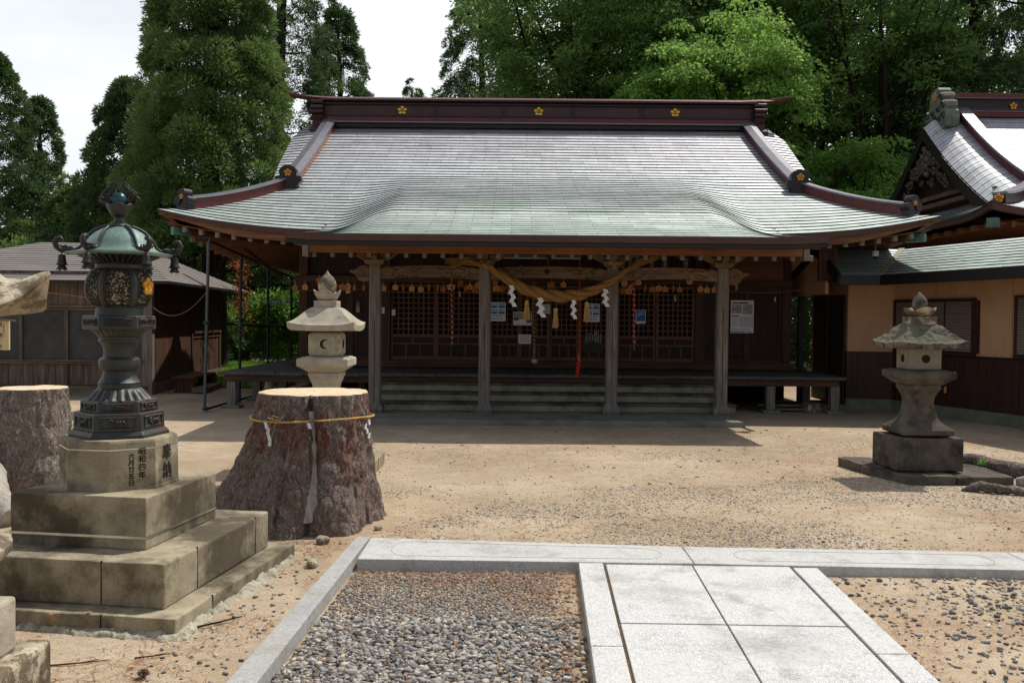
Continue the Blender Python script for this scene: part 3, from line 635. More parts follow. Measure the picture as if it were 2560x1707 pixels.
# rafters
def rafter(p, q, w=.065, h=.08, end=True):
    m = MB(); m.beam(p, q, w, h); r = m.build('rafter', M['rafter'], shrine)
    if end:
        d = (Vector(p)-Vector(q)).normalized(); m = MB(); m.beam(Vector(p)+d*.012, Vector(p)-d*.05, w+.008, h+.008); m.build('end_cap', M['rafterend'], r)
    return r
r0 = rafter((-3.12, 14.09, 2.60), (-3.12, 17.0, 3.08), .055, .075)
for k in range(1, 28): dup(r0, loc=(r0.location.x+k*.289, 0, 0), parent=shrine)
for x in list(np.arange(-5.5, -3.1, .275))+list(np.arange(4.75, 6.8, .275)):
    z = sof(x, EY+.2)-.06; s = 1 if x > XC else -1; fan = max(0, abs(x-XC)-4.3)*.5
    rafter((x, EY+.14, z), (x-s*fan, 17.6, EZ+.07))
for y in np.arange(16.1, 26.5, .42):
    rafter((XC-HX+.14, y, sof(XC-HX+.15, y)-.06), (-4.2, max(y, 17.0), EZ+.07), end=y < 17)
for s in (-1, 1):
    m = MB(); p = (XC+s*(HX-.2), EY+.2, EZ+.02); q = (XC+s*4.7, 17.7, EZ-.0); m.beam(p, q, .11, .14); hr = m.build('hip_rafter', M['rafter'], shrine)
    m = MB(); m.beam(Vector(p)+Vector((s*.02, -.02, -.02)), Vector(p)-Vector((s*.2, -.2, .02)), .115, .13); m.build('end_cap', M['verdigris'], hr)
# ridge with its panels, crests, end caps
def Z_(z): return 6.357+(z-5.95)*1.094
RL = 5.3
ridge = MB().box(XC-RL, XC+RL, RY-.17, RY+.17, Z_(5.8), Z_(6.5)).build('ridge', M['browncop'], shrine)
def rp(name, mat, x0, x1, y0, y1, z0, z1, bev=0): return MB().box(x0, x1, y0, y1, Z_(z0), Z_(z1)).build(name, mat, ridge, bevel=bev)
for mt, dx, dy, z0, z1 in (('darkcop', .26, .35, 5.84, 5.93), ('greycop', .26, .44, 5.93, 5.955), ('redcop', .17, .29, 5.957, 6.09), ('darkcop', .15, .31, 6.09, 6.115), ('darkcop', 0, .27, 6.36, 6.40), ('browncop', -.04, .33, 6.43, 6.47), ('browncop', .26, .2, 6.115, 6.36)):
    rp('ridge_band', M[mt], XC-RL+dx, XC+RL-dx, RY-dy, RY+dy, z0, z1, .01 if z1-z0 < .2 and z1-z0 > .03 else 0)
for k in range(-2, 2):
    xa = XC+k*1.68+.84
    m = MB(); m.prism([(xa+a_*1.1, Z_(z_)) for a_, z_ in ((-.13, 6.13), (.13, 6.13), (.05, 6.18), (.05, 6.3), (.13, 6.35), (-.13, 6.35), (-.05, 6.3), (-.05, 6.18))], RY-.215, RY+.215, 'y'); m.build('panel_divider', M['darkcop'], ridge)
m = MB(); tp = [(XC+x*1.094, Z_(z)) for x, z in ((-5.6, 6.62), (-5.3, 6.57), (-5.0, 6.54), (-4.5, 6.52), (4.5, 6.52), (5.0, 6.54), (5.3, 6.57), (5.6, 6.62))]
m.loft([[(x, RY-.26*(1 if abs(x-XC) < 5.6 else .6), z-.035), (x, RY+.26*(1 if abs(x-XC) < 5.6 else .6), z-.035), (x, RY+.14, z+.03), (x, RY-.14, z+.03)] for x, z in tp]); m.build('ridge_cap', M['redcop'], ridge, bevel=.008)
def plum(c, r, mat, par, name='plum_crest', rx=0, nrm=(0, -1, 0)):
    """five round petals and a centre"""
    nrm = Vector(nrm).normalized(); u = Vector((0, 0, 1)).cross(nrm); u = Vector((1, 0, 0)) if u.length < .1 else u.normalized(); w = nrm.cross(u); m = MB()
    Mx = Matrix((u, w, nrm)).transposed().to_4x4(); Mx.translation = Vector(c); m.xf = Mx
    for k in range(5):
        a = pi/2+k*2*pi/5; m.sphere((r*.6*cos(a), r*.6*sin(a), 0), r*.36, 12, 6, sz=.4)
    m.sphere((0, 0, r*.05), r*.2, 10, 6, sz=.6); m.xf = None
    return m.build(name, mat, par, smooth=60)
for k in (-1, 0, 1): plum((.6+k*3.33, RY-.215, Z_(6.245)), .125, M['gold'], ridge)
for s in (-1, 1):
    m = MB(); x = XC+s*(RL+.08)
    for z, w in ((6.40, .30), (6.27, .37), (6.17, .40)): m.tube([(x-.15, RY, Z_(z)), (x+.15, RY, Z_(z))], .065, 14); m.box(x-.15, x+.15, RY-w, RY+w, Z_(z)-.05, Z_(z)+.05); m.tube([(x-.15, RY-w, Z_(z)), (x+.15, RY-w, Z_(z))], .05, 14); m.tube([(x-.15, RY+w, Z_(z)), (x+.15, RY+w, Z_(z))], .05, 14)
    m.prism([(RY-.3, Z_(6.12)), (RY-.22, Z_(6.0)), (RY-.24, Z_(5.86)), (RY-.42, Z_(5.8)), (RY-.45, Z_(5.66)), (RY+.45, Z_(5.66)), (RY+.42, Z_(5.8)), (RY+.24, Z_(5.86)), (RY+.22, Z_(6.0)), (RY+.3, Z_(6.12))], x-.13, x+.13, 'x')
    m.tube([(x-.15, RY-.42, Z_(5.76)), (x+.15, RY-.42, Z_(5.76))], .075, 14); m.tube([(x-.15, RY+.42, Z_(5.76)), (x+.15, RY+.42, Z_(5.76))], .075, 14)
    m.build('ridge_end_tile', M['browncop'], ridge, smooth=35)
# descending ridges and hip ridges
for s in (-1, 1):
    pts = []
    for t in np.linspace(0, 1, 15):
        y = lerp(RY-.22, FY-.15, t); x = XC+s*(5.08-.06*t); pts.append(Vector((x, y, float(roofz(x, y)))))
    inner = M['redcop'] if s > 0 else M['redcop_lit']  # left ridge has its sunlit side painted in as brighter orange
    m = MB(); m.loft([[(p.x-.12, p.y, p.z-.02), (p.x+.12, p.y, p.z-.02), (p.x+.12, p.y, p.z+.2), (p.x-.12, p.y, p.z+.21)] for p in pts]); dr = m.build('descending_ridge', inner, shrine)
    m = MB(); m.loft([[(p.x-.155, p.y, p.z+.2), (p.x+.155, p.y, p.z+.2), (p.x+.15, p.y, p.z+.235), (p.x, p.y, p.z+.262), (p.x-.15, p.y, p.z+.235)] for p in pts]); m.build('ridge_cap', M['greycop'], dr)
    p = pts[-1]
    m = MB(); m.prism([(p.x+a*.27, p.z+.02+b*.36) for a, b in ((-.6, -.25), (.6, -.25), (.62, 0), (1, .25), (.95, .5), (.6, .55), (.68, .8), (.45, 1.02), (0, 1.14), (-.45, 1.02), (-.68, .8), (-.6, .55), (-.95, .5), (-1, .25), (-.62, 0))], p.y-.14, p.y+.04, 'y'); e = m.build('ridge_end_tile', M['darkcop'], dr, bevel=.012)
    plum((p.x, p.y-.142, p.z+.27), .08, M['redcop_lit'] if 0 else M['goldleaf'], e)
    a = Vector((XC+s*(FX+.02), FY+.05, float(roofz(XC+s*FX, FY)))); hp = []
    for t in np.linspace(0, 1, 14):
        y = lerp(FY+.05, EY+.6, t); x = XC+s*abs(hl(y)-XC); hp.append(Vector((x, y, float(roofz(x, y)))))
    d = (hp[-1]-hp[0]); nn = Vector((-d.y, d.x, 0)).normalized()
    m = MB(); m.loft([[tuple(p-nn*.1+Vector((0, 0, -.02))), tuple(p+nn*.1+Vector((0, 0, -.02))), tuple(p+nn*.1+Vector((0, 0, .17))), tuple(p-nn*.1+Vector((0, 0, .17)))] for p in hp]); hr = m.build('hip_ridge', M['redcop'], shrine)
    m = MB(); m.loft([[tuple(p-nn*.13+Vector((0, 0, .17))), tuple(p+nn*.13+Vector((0, 0, .17))), tuple(p+nn*.12+Vector((0, 0, .2))), tuple(p+Vector((0, 0, .222))), tuple(p-nn*.12+Vector((0, 0, .2)))] for p in hp]); m.build('ridge_cap', M['greycop'], hr)
    p = hp[-1]; dd = d.normalized(); m = MB(); m.xf = Matrix.Translation(p+Vector((dd.x, dd.y, 0))*.06) @ Matrix.Rotation(math.atan2(dd.y, dd.x)+pi/2, 4, 'Z')
    for (cx, cz, rr) in ((0, .25, .085), (-.1, .13, .075), (.1, .13, .075)):
        m.loft([[(cx+rr*cos(q), yy, cz+rr*sin(q)) for q in np.linspace(0, 2*pi, 17)[:-1]] for yy in (-.09, .09)])
    m.box(-.14, .14, -.07, .07, -.03, .12); m.xf = None; e = m.build('ridge_end_tile', M['darkcop'], hr, smooth=40)
    plum(tuple(p+Vector((dd.x, dd.y, 0))*.155+Vector((0, 0, .19))), .05, M['goldleaf'], e, nrm=(dd.x, dd.y, 0))
# long log under the porch eave
MB().box(-3.2, 4.54, 13.93, 14.05, 2.62, 2.735).build('eave_log', M['eave_x'], shrine, bevel=.01)
for x in (-3.215, 4.555): MB().box(x-.045, x+.045, 13.9, 14.08, 2.555, 2.745).build('log_end', M['rafterend'], shrine)
MB().box(-3.1, 4.45, 14.46, 14.62, 2.72, 2.84).build('purlin', M['brown_x'], shrine, bevel=.01)
# porch posts, their stones, brackets and carved rainbow beams
PX = [-2.22, -.444, 1.617, 3.40]; PY = 14.54
for x in PX:
    m = MB(); c = .022; h = .093; m.loft([[(x+a, PY+b, z) for a, b in ((-h+c, -h), (h-c, -h), (h, -h+c), (h, h-c), (h-c, h), (-h+c, h), (-h, h-c), (-h, -h+c))] for z in (.24, 2.45)]); p = m.build('post', M['oldwood_z'], shrine)
    m = MB(); m.loft([[(x+w*a, PY+w*b, z) for a, b in ((-1, -1), (1, -1), (1, 1), (-1, 1))] for z, w in ((.085, .125), (.115, .125), (.117, .14), (.15, .142), (.175, .135), (.21, .108), (.245, .098))]); m.build('post_shoe', M['oldwood_z'], p, bevel=.006)
    m = MB(); m.box(x-.004, x+.005, PY-.0955, PY-.09, .4+.3*random.random(), 1.5+.6*random.random()); m.build('drying_crack', M['carve_dark'], p)
    m = MB(); m.loft([[(x+w*a, PY+w*b, z) for a, b in ((-1, -1), (1, -1), (1, 1), (-1, 1))] for z, w in ((2.45, .085), (2.485, .15), (2.545, .165))])
    for s in (-1, 1):
        m.prism([(x+s*.1, 2.53), (x+s*.2, 2.54), (x+s*.3, 2.59), (x+s*.36, 2.66), (x+s*.36, 2.7), (x+s*.06, 2.7), (x+s*.06, 2.56)], PY-.06, PY+.06, 'y'); m.box(x+s*.3-.065, x+s*.3+.065, PY-.085, PY+.085, 2.635, 2.70)
    m.prism([(PY-.34, 2.7), (PY-.28, 2.6), (PY-.16, 2.54), (PY-.02, 2.5), (PY+.16, 2.54), (PY+.28, 2.6), (PY+.34, 2.7)], x-.05, x+.05, 'x'); m.build('bracket', M['carve'], p, bevel=.008)
for i, (a, b) in enumerate(zip(PX[:-1], PX[1:])):
    a += .093; b -= .093; U = np.linspace(0, 1, 17); m = MB()
    m.loft([[(lerp(a, b, u), PY-.065, 2.235+.04*sin(pi*u)), (lerp(a, b, u), PY+.065, 2.235+.04*sin(pi*u)), (lerp(a, b, u), PY+.065, 2.43+.035*sin(pi*u)-.02*(abs(u-.5) > .46)), (lerp(a, b, u), PY-.065, 2.43+.035*sin(pi*u)-.02*(abs(u-.5) > .46))] for u in U]); bm_ = m.build('rainbow_beam', M['carve'], shrine, bevel=.01)
    m = MB(); rr = random.Random(i)
    for s in (-1, 1):
        base = a+.12 if s > 0 else b-.12
        for k in range(6):
            cx = base+s*(.07+k*.075); cz = 2.36+.05*sin(k*1.9+i)-.01*k; ph = rr.random()*6
            m.tube([(cx+(.045-.007*q)*cos(ph+q*.75)*1.3, PY-.066, cz+(.045-.007*q)*sin(ph+q*.75)) for q in range(6)], .0055, 5)
        m.tube([(base+s*(.02+.045*q), PY-.066, 2.41+.018*sin(q*1.7)) for q in range(13)], .006, 5); m.tube([(base+s*(.02+.03*q), PY-.066, 2.285+.02*sin(q*1.1)) for q in range(8)], .005, 5)
    m.build('carving', M['carve_dark'], bm_)
    if i == 1: plum(((a+b)/2-.03, PY-.066, 2.38), .05, M['carve_dark'], bm_)
for s, x in ((-1, PX[0]), (1, PX[3])):   # beam-end noses
    m = MB(); m.prism([(x+s*a, b) for a, b in ((.093, 2.2), (.2, 2.19), (.27, 2.22), (.315, 2.3), (.38, 2.33), (.42, 2.355), (.415, 2.38), (.38, 2.39), (.33, 2.385), (.28, 2.43), (.21, 2.46), (.14, 2.455), (.093, 2.42))], PY-.055, PY+.055, 'y'); nb = m.build('beam_nose', M['carve'], shrine, bevel=.02)
    m = MB(); m.tube([(x+s*(.2+(.05-.005*q)*cos(q*.8)), PY-.058, 2.34+(.05-.005*q)*sin(q*.8)) for q in range(9)], .005, 5); m.build('carving', M['carve_dark'], nb)
for x in PX[1:3]:
    m = MB(); m.beam((x, PY+.05, 2.5), (x, 17.5, 2.75), .12, .16); m.build('tie_beam', M['brown_y'], shrine)
# floor: apron, steps, deck
def stone_part(name, mat, x0, x1, y0, y1, z0, z1, rough=.004, bev=.012):
    o = MB().box(x0, x1, y0, y1, z0, z1).build(name, mat, shrine, bevel=bev); return o
stone_part('apron_slab', M['concrete'], -2.6, 3.54, 13.5, 15.2, -.05, .085)
for z0, z1, y0, xa, xb in ((.085, .225, 14.80, -2.33, 3.72), (.225, .37, 15.06, -2.28, 3.63), (.37, .51, 15.32, -2.3, 3.56)):
    s_ = stone_part('step', M['stepstone'], xa, xb, y0+.03, 15.9, z0, z1-.035)
    m = MB().box(xa-.015, xb+.015, y0, 15.9, z1-.035, z1).build('step_nosing', M['nosing'], s_, bevel=.008)
DZ = .645; DY = 15.62
planks = MB(); x = -5.15
rr = random.Random(5)
while x < 5.83:
    w = min(rr.uniform(.19, .3), 5.85-x); dz = rr.uniform(-.004, .004); planks.box(x+.002, x+w-.002, DY+rr.uniform(-.012, .012), 17.52, DZ-.05+dz, DZ+dz); x += w
planks.build('deck', M['deck'], shrine, bevel=.004)
m = MB(); y = 17.53
m2 = MB()
while y < 26.5:
    w = .24; m.box(-5.15, -4.3, y, y+w-.004, DZ-.05, DZ); m2.box(5.5, 5.85, y, y+w-.004, DZ-.05, DZ); y += w
m.build('deck', M['deck'], shrine); m2.build('deck', M['deck'], shrine)
MB().box(-5.05, 5.75, DY+.07, DY+.19, DZ-.17, DZ-.053).build('deck_beam', M['brown_x'], shrine, bevel=.006)
MB().box(-5.05, -4.93, DY+.19, 26.4, DZ-.17, DZ-.053).build('deck_beam', M['brown_y'], shrine)
for x, y in ((-4.92, DY+.14), (-4.92, 17.3), (-4.92, 19.3), (-3.4, DY+.14), (4.55, DY+.14), (5.68, DY+.14), (5.68, 17.3), (-3.9, 18), (-2.9, 17.4)):
    lg = MB().box(x-.075, x+.075, y-.075, y+.075, .06, DZ-.17).build('deck_leg', M['oldwood_z'], shrine, bevel=.006); MB().box(x-.16, x+.16, y-.16, y+.16, -.04, .06).build('foot_stone', M['found'], lg, bevel=.02)
# walls
WY = 17.6
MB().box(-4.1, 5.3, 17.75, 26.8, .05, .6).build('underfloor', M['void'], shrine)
MB().box(-4.1, 5.3, 17.72, 26.8, .6, 3.3).build('wall', M['void'], shrine)  # near-black block paints the dark room behind the lattice
WP = [-4.08, -2.47, -.52, 1.98, 3.66, 5.36]
for i, x in enumerate(WP): MB().box(x-.085, x+.085, WY-.09, WY+.1, .4, 3.3).build('wall_post', M['brown_z'], shrine, bevel=.008)
MB().box(-4.3, 5.5, WY-.13, WY+.02, .66, .8).build('sill_beam', M['brown_x'], shrine, bevel=.006)
MB().box(-4.25, 5.45, WY-.14, WY-.02, 2.3, 2.43).build('head_beam', M['brown_x'], shrine, bevel=.006)
MB().box(-4.25, 5.45, WY-.12, WY+.02, 2.95, 3.1).build('head_beam', M['brown_x'], shrine, bevel=.006)
for a, b in zip(WP[:-1], WP[1:]):
    u = MB().box(a+.085, b-.085, WY+.03, WY+.06, 2.43, 2.95).build('transom_panel', M['panel'], shrine)
for a, b in ((WP[0], WP[1]), (WP[4], WP[5])):
    c = (a+b)/2+.1
    for p, q in ((a+.085, c), (c, b-.085)):
        d = MB().box(p, q, WY, WY+.03, .8, 2.3).build('wall_panel', M['panel'], shrine)
        m = MB(); m.box(p, q, WY-.03, WY, .8, .86); m.box(p, q, WY-.03, WY, 2.22, 2.3); m.box(p, p+.05, WY-.03, WY, .86, 2.22); m.box(q-.05, q, WY-.03, WY, .86, 2.22); m.build('frame', M['brown_z'], d)
def door(x0, x1, y):
    d = MB().box(x0+.04, x1-.04, y+.022, y+.034, .86, 1.31).build('door', M['panel'], shrine)
    m = MB()
    for a, b, c_, e in ((x0, x0+.05, .8, 2.28), (x1-.05, x1, .8, 2.28)): m.box(a, b, y, y+.045, c_, e)
    for z0, z1 in ((.8, .87), (1.1, 1.135), (1.24, 1.3), (2.22, 2.28)): m.box(x0+.05, x1-.05, y+.002, y+.043, z0, z1)
    n = 3
    for k in range(1, n): xx = lerp(x0+.03, x1-.03, k/n); m.box(xx-.016, xx+.016, y+.004, y+.04, .87, 1.1)
    xx = (x0+x1)/2; m.box(xx-.016, xx+.016, y+.004, y+.04, 1.135, 1.24); m.build('frame', M['lattice'], d, bevel=.003)
    m = MB(); n = max(4, round((x1-x0-.1)/.098)); h = (x1-x0-.1)/n; nz_ = 9; hz = .92/nz_
    for k in range(1, n): m.box(x0+.05+k*h-.012, x0+.05+k*h+.012, y+.012, y+.032, 1.3, 2.22)
    for k in range(1, nz_): m.box(x0+.05, x1-.05, y+.009, y+.035, 1.3+k*hz-.012, 1.3+k*hz+.012)
    m.build('lattice', M['lattice'], d)
for a, b, n in ((WP[1]+.085, WP[2]-.085, 2), (WP[2]+.085, WP[3]-.085, 4), (WP[3]+.085, WP[4]-.085, 2)):
    for k in range(n): door(lerp(a, b, k/n), lerp(a, b, (k+1)/n), WY-.04 if k % 2 else WY-.0)
MB().box(-4.12, -4.06, WY+.1, 26.8, .05, 3.3).build('side_wall', M['brown_y'], shrine); MB().box(5.33, 5.39, WY+.1, 26.8, .05, 3.3).build('side_wall', M['brown_y'], shrine)
# boarded box panel under the right eave and upright board
MB().box(3.66, 5.0, 16.6, 16.66, 2.37, 3.05).build('name_board', m_wood('red_brown_board', '#3c2015', '#5f3321', 'x', .7, 10, .2), shrine)
MB().box(5.53, 5.86, 16.2, 16.28, 2.35, 3.0).build('wind_board', M['brown_z'], shrine)
m = MB(); m.beam((-4.35, 17.0, 2.35), (-4.9, 16.4, 2.85), .06, .07); m.build('brace', M['brown_y'], shrine)
MB().box(.55, .61, 14.7, 14.76, 2.45, 2.75).build('king_strut', M['brown_z'], shrine)
# ------------------------------------------------------------ bronze lantern on its stone pedestal
LC = (-2.325, 5.305); LYAW = radians(-8.2)
def square_block(mb, c, h, z0, z1, yaw, hy=None, chips=0):
    mb.cbox((c[0], c[1], (z0+z1)/2), (2*h, 2*(hy or h), z1-z0), rz=yaw)
ped = thing('stone_pedestal', 'stepped pedestal of brown stone tiers and an eight-sided block under the bronze lantern', 'pedestal', (LC[0], LC[1], 0))
def tier(h, z0, z1, mat, nb, seed, bev=.012):
    """one tier made of blocks with open joints on the near sides"""
    m = MB(); R = Matrix.Translation((LC[0], LC[1], 0)) @ Matrix.Rotation(LYAW, 4, 'Z'); m.xf = R
    m.box(-h, h, -h, h, z0, z1); m.xf = None
    t = m.build('tier', mat, ped, bevel=bev); subdiv_rough(t, 4, .0045, 6, seed)
    if nb:
        m = MB(); m.xf = R
        for q in nb:
            m.box(q-.003, q+.003, -h-.0015, -h+.01, z0+.012, z1+.0015); m.box(h-.01, h+.0015, -q-.003, -q+.003, z0+.012, z1+.0015)
        m.xf = None; m.build('joint', M['carve_dark'], t)
    return t
tier(.78, -.05, .095, M['tierstone'], (.38,), 1); tier(.65, .095, .33, M['tierstone'], (.3, -.45), 2); t1 = tier(.405, .33, .615, M['tierstone'], (), 3, .006)
m = MB(); R = Matrix.Translation((LC[0], LC[1], 0)) @ Matrix.Rotation(LYAW, 4, 'Z'); m.xf = R
m.box(-.408, .408, -.408, .408, .388, .402); m.xf = None; m.build('steel_strap', M['strap'], t1)
ap = .305; cr_ = ap/cos(pi/8)
m = MB(); m.loft([[(LC[0]+cr_*f*cos(LYAW+pi/8+k*pi/4), LC[1]+cr_*f*sin(LYAW+pi/8+k*pi/4), z) for k in range(8)] for z, f in ((.615, 1.015), (.63, 1.), (.885, .985), (.9, .97))]); ob8 = m.build('octagonal_block', M['tierstone'], ped, bevel=.004)
m = MB(); m.loft([[(LC[0]+(cr_*.988+.002)*cos(LYAW+pi/8+k*pi/4), LC[1]+(cr_*.988+.002)*sin(LYAW+pi/8+k*pi/4), z) for k in range(8)] for z in (.845, .852)], cap=False); m.build('steel_strap', M['strap'], ob8)
def face_text(txt, ang, z, u, size, thick=.0):
    n = Vector((cos(ang), sin(ang), 0)); t = Vector((-n.y, n.x, 0)); loc = Vector((LC[0], LC[1], z))+n*(ap*(1.0-.015*(z-size*.55-.63)/.255)+.0012)+t*u
    Rm = Matrix((t, Vector((0, 0, 1)), n)).transposed(); text_part(txt, size, loc, Rm, M['carve_dark'], ob8, thick=thick)
a1 = LYAW-pi/4; a2 = LYAW
for i, ch in enumerate('昭和四年'): face_text(ch, a1, .83-i*.045, .05, .044, .0006)
for i, ch in enumerate('六月廿五日'): face_text(ch, a1, .805-i*.037, -.008, .037, .0006)
for i, ch in enumerate('奉納'): face_text(ch, a2, .80-i*.105, -.005, .1, .0018)
# crumbling mortar skirt round the foot
m = MB(); rr = random.Random(3); ring0, ring1, ring2 = [], [], []
for k in range(160):
    a = 2*pi*k/160; r = .78/max(abs(cos(a)), abs(sin(a))); r = min(r, 1.06); wob = .035+.13*max(0, float(fbm(cos(a)*3.5, sin(a)*3.5, 0, 3, 2)))+.04*(a > 5 or a < .4)
    R2 = Matrix.Rotation(LYAW, 3, 'Z')
    for ring, rad, z in ((ring0, r-.03, .035), (ring1, r+wob*.5, .018+.014*float(vnoise(cos(a)*9, sin(a)*9, 0, 5))), (ring2, r+wob+.02, -.03)):
        v = R2 @ Vector((rad*cos(a), rad*sin(a), 0)); ring.append((LC[0]+v.x, LC[1]+v.y, z))
m.loft([ring2, ring1, ring0], cap=False); mo = m.build('mortar_skirt', M['mortar'], ped, smooth=50); subdiv_rough(mo, 2, .026, 24, 3)
bl = thing('bronze_lantern', 'tall green and brown bronze lantern with domed cap, flame finial and hanging bells', 'lantern', (LC[0], LC[1], .9))
HP = radians(21-90); hexa = lambda r, z, ph=0: [(LC[0]+r*cos(HP+pi/6+k*pi/3), LC[1]+r*sin(HP+pi/6+k*pi/3), z) for k in range(6)]
def hexpart(name, prof, mat=M['bronze'], bev=.003): return MB().loft([hexa(r, z) for z, r in prof]).build(name, mat, bl, bevel=bev)
def lat(name, prof, mat=M['bronze'], n=48, sm=40): return MB().lathe(prof, (LC[0], LC[1], 0), n).build(name, mat, bl, smooth=sm)
hexpart('base_plinth', ((.9, .276), (.917, .276), (.94, .256)))
ta = hexpart('base_tier', ((.94, .25), (1.035, .245), (1.043, .24))); tb = hexpart('base_tier', ((1.043, .214), (1.105, .211), (1.112, .205)))
def relief(par, R, z0, z1, seed, beast):
    """framed relief on each hexagon face"""
    A = R*cos(pi/6)
    for k in range(6):
        a = HP+k*pi/3; n = Vector((cos(a), sin(a), 0)); t = Vector((-n.y, n.x, 0)); w = R*.36; c = Vector((LC[0], LC[1], 0))+n*A
        P = lambda u, z, o=.003: tuple(c+t*u+n*o+Vector((0, 0, z)))
        m = MB(); zz = (z0+z1)/2; h = (z1-z0)/2
        m.tube([P(-w, zz-h), P(w, zz-h), P(w, zz+h), P(-w, zz+h), P(-w, zz-h)], .004, 4); m.build('relief_frame', M['bronze'], par)
        m = MB(); r = random.Random(seed+k)
        if beast:   # a small walking lion: body, maned head, legs, tail
            s = h/.032
            for q in range(9): m.sphere(P(-w*.38+.011*s*cos(q*.7), zz+h*.15+.012*s*sin(q*.7), .006), .0075*s, 8, 5)
            for u, z, rr_ in ((-.05, .1, .010), (.12, .12, .011), (.32, .1, .011)): m.sphere(P(w*u, zz+h*z, .006), rr_*s, 10, 6, sx=1.3)
            for u0, u1 in ((-.12, -.3), (0, -.02), (.34, .26), (.42, .56)): m.tube([P(w*u0, zz, .006), P(w*(u0+u1)/2+.004, zz-h*.4, .007), P(w*u1, zz-h*.8, .006)], [.006*s, .0045*s, .005*s], 6)
            m.tube([P(w*.42, zz+h*.2, .006), P(w*.58, zz+h*.55, .006), P(w*.66, zz+h*.75, .006)], [.004*s, .004*s, .007*s], 6)
        else:
            for q in range(11):
                u = lerp(-w*.75, w*.75, q/10); ph = r.random()*6; m.tube([P(u+.012*cos(ph+i*.8), zz+.011*sin(ph+i*.8), .004) for i in range(6)], .0028, 5)
        m.build('relief', M['bronzedark'] if not beast else M['bronze'], par, smooth=60)
relief(ta, .247, .962, 1.02, 1, True); relief(tb, .212, 1.058, 1.095, 4, True)
def petals(name, n, z0, z1, r0, r1, mat, bulge=.012):
    m = MB(); nv = 6; N = n*6; rings = []
    for j in range(nv+1):
        v = j/nv; z = lerp(z0, z1, v); ring = []
        for i in range(N):
            a = 2*pi*i/N; rr_ = lerp(r0, r1, v**.8)+bulge*abs(sin(n*a/2))*(1-v)**.5; ring.append((LC[0]+rr_*cos(a), LC[1]+rr_*sin(a), z))
        rings.append(ring)
    m.loft(rings); return m.build(name, mat, bl, smooth=60)
petals('lotus_base', 20, 1.113, 1.178, .165, .118, M['bronze'], .02)
lat('shaft', ((1.178, .116), (1.205, .115), (1.21, .119), (1.214, .115), (1.235, .1), (1.262, .091), (1.278, .089), (1.281, .098), (1.284, .1), (1.3, .113), (1.32, .116), (1.345, .113), (1.357, .1), (1.361, .088), (1.39, .0865), (1.42, .091), (1.444, .106), (1.45, .115), (1.458, .116), (1.463, .112), (1.476, .112)))
petals('lotus_cup', 24, 1.524, 1.476, .15, .112, M['bronze'], .01)
pt = hexpart('platform', ((1.522, .198), (1.53, .203), (1.598, .201), (1.603, .194))); relief(pt, .202, 1.545, 1.583, 9, False)
lat('neck_ring', ((1.603, .135), (1.625, .13), (1.652, .128)))
# pierced barrel with cream screens inside
bz0, bz1 = 1.652, 1.875
def br(z): t = (z-bz0)/(bz1-bz0); return .122+.056*(sin(pi*min(1, max(0, t*.94+.03))))**.62
lat('screen', [(z, br(z)-.010) for z in np.linspace(bz0+.004, bz1-.004, 14)], M['cream'])
bar = MB()
for k in range(6):
    a = HP+pi/6+k*pi/3; bar.loft([[(LC[0]+(br(z)+o)*cos(a+da), LC[1]+(br(z)+o)*sin(a+da), z) for da, o in ((-.11, -.006), (-.09, .006), (-.03, .011), (.03, .011), (.09, .006), (.11, -.006))] for z in np.linspace(bz0, bz1, 12)])
bar.build('barrel_ribs', M['bronze'], bl, smooth=50)
for k in range(6):      # openwork scrolls
    m = MB(); a0 = HP+k*pi/3; r = random.Random(20+k); hw = .40
    def Q(u, v, o=.001):
        z = lerp(bz0+.008, bz1-.008, v); R_ = br(z)+o; return (LC[0]+R_*cos(a0+u*hw), LC[1]+R_*sin(a0+u*hw), z)
    for v in (0.0, 1.0): m.tube([Q(u, v) for u in np.linspace(-1, 1, 7)], .006, 5)
    for u in (-1, 1): m.tube([Q(u, v) for v in np.linspace(0, 1, 9)], .006, 5)
    for i in range(6):
        for j in range(8):
            u = -.85+i*.34+.06*r.uniform(-1, 1); v = .07+j*.122+.01*r.uniform(-1, 1); ph = r.uniform(0, 6.3); sg = r.choice((-1, 1))
            m.tube([Q(u+(.24-.03*q)*cos(ph+sg*q*.85), v+(.075-.009*q)*sin(ph+sg*q*.85)) for q in range(7)], [.0048, .0052, .005, .0046, .004, .0034, .003], 4)
    m.build('openwork_panel', M['bronzedark'], bl)
a0 = HP+pi/3; c = Vector((LC[0]+.186*cos(a0), LC[1]+.186*sin(a0), 1.775))
m = MB(); n = Vector((cos(a0), sin(a0), 0)); t = Vector((-n.y, n.x, 0))
for k in range(5):
    a = pi/2+k*2*pi/5; m.loft([[tuple(c+t*(.031*cos(a)+.0225*rr_*cos(q))+Vector((0, 0, .031*sin(a)+.0225*rr_*sin(q)))+n*o) for q in np.linspace(0, 2*pi, 19)[:-1]] for o, rr_ in ((-.008, 1), (.003, 1), (.005, .85))])
m.loft([[tuple(c+t*(.012*cos(q))+Vector((0, 0, .012*sin(q)))+n*o) for q in np.linspace(0, 2*pi, 13)[:-1]] for o in (0, .008)]); m.build('plum_crest', M['goldleaf'], bl, smooth=40)
lat('collar', ((1.872, .128), (1.882, .134), (1.9, .132), (1.915, .128)))
m = MB()
for k in range(36):
    a = 2*pi*k/36; m.loft([[(LC[0]+rr_*cos(a+da), LC[1]+rr_*sin(a+da), z) for da in (-.05, .05)]+[(LC[0]+(rr_+.012)*cos(a+da), LC[1]+(rr_+.012)*sin(a+da), z-.008) for da in (.05, -.05)] for z, rr_ in ((1.912, .125), (1.93, .15), (1.952, .2), (1.962, .215))])
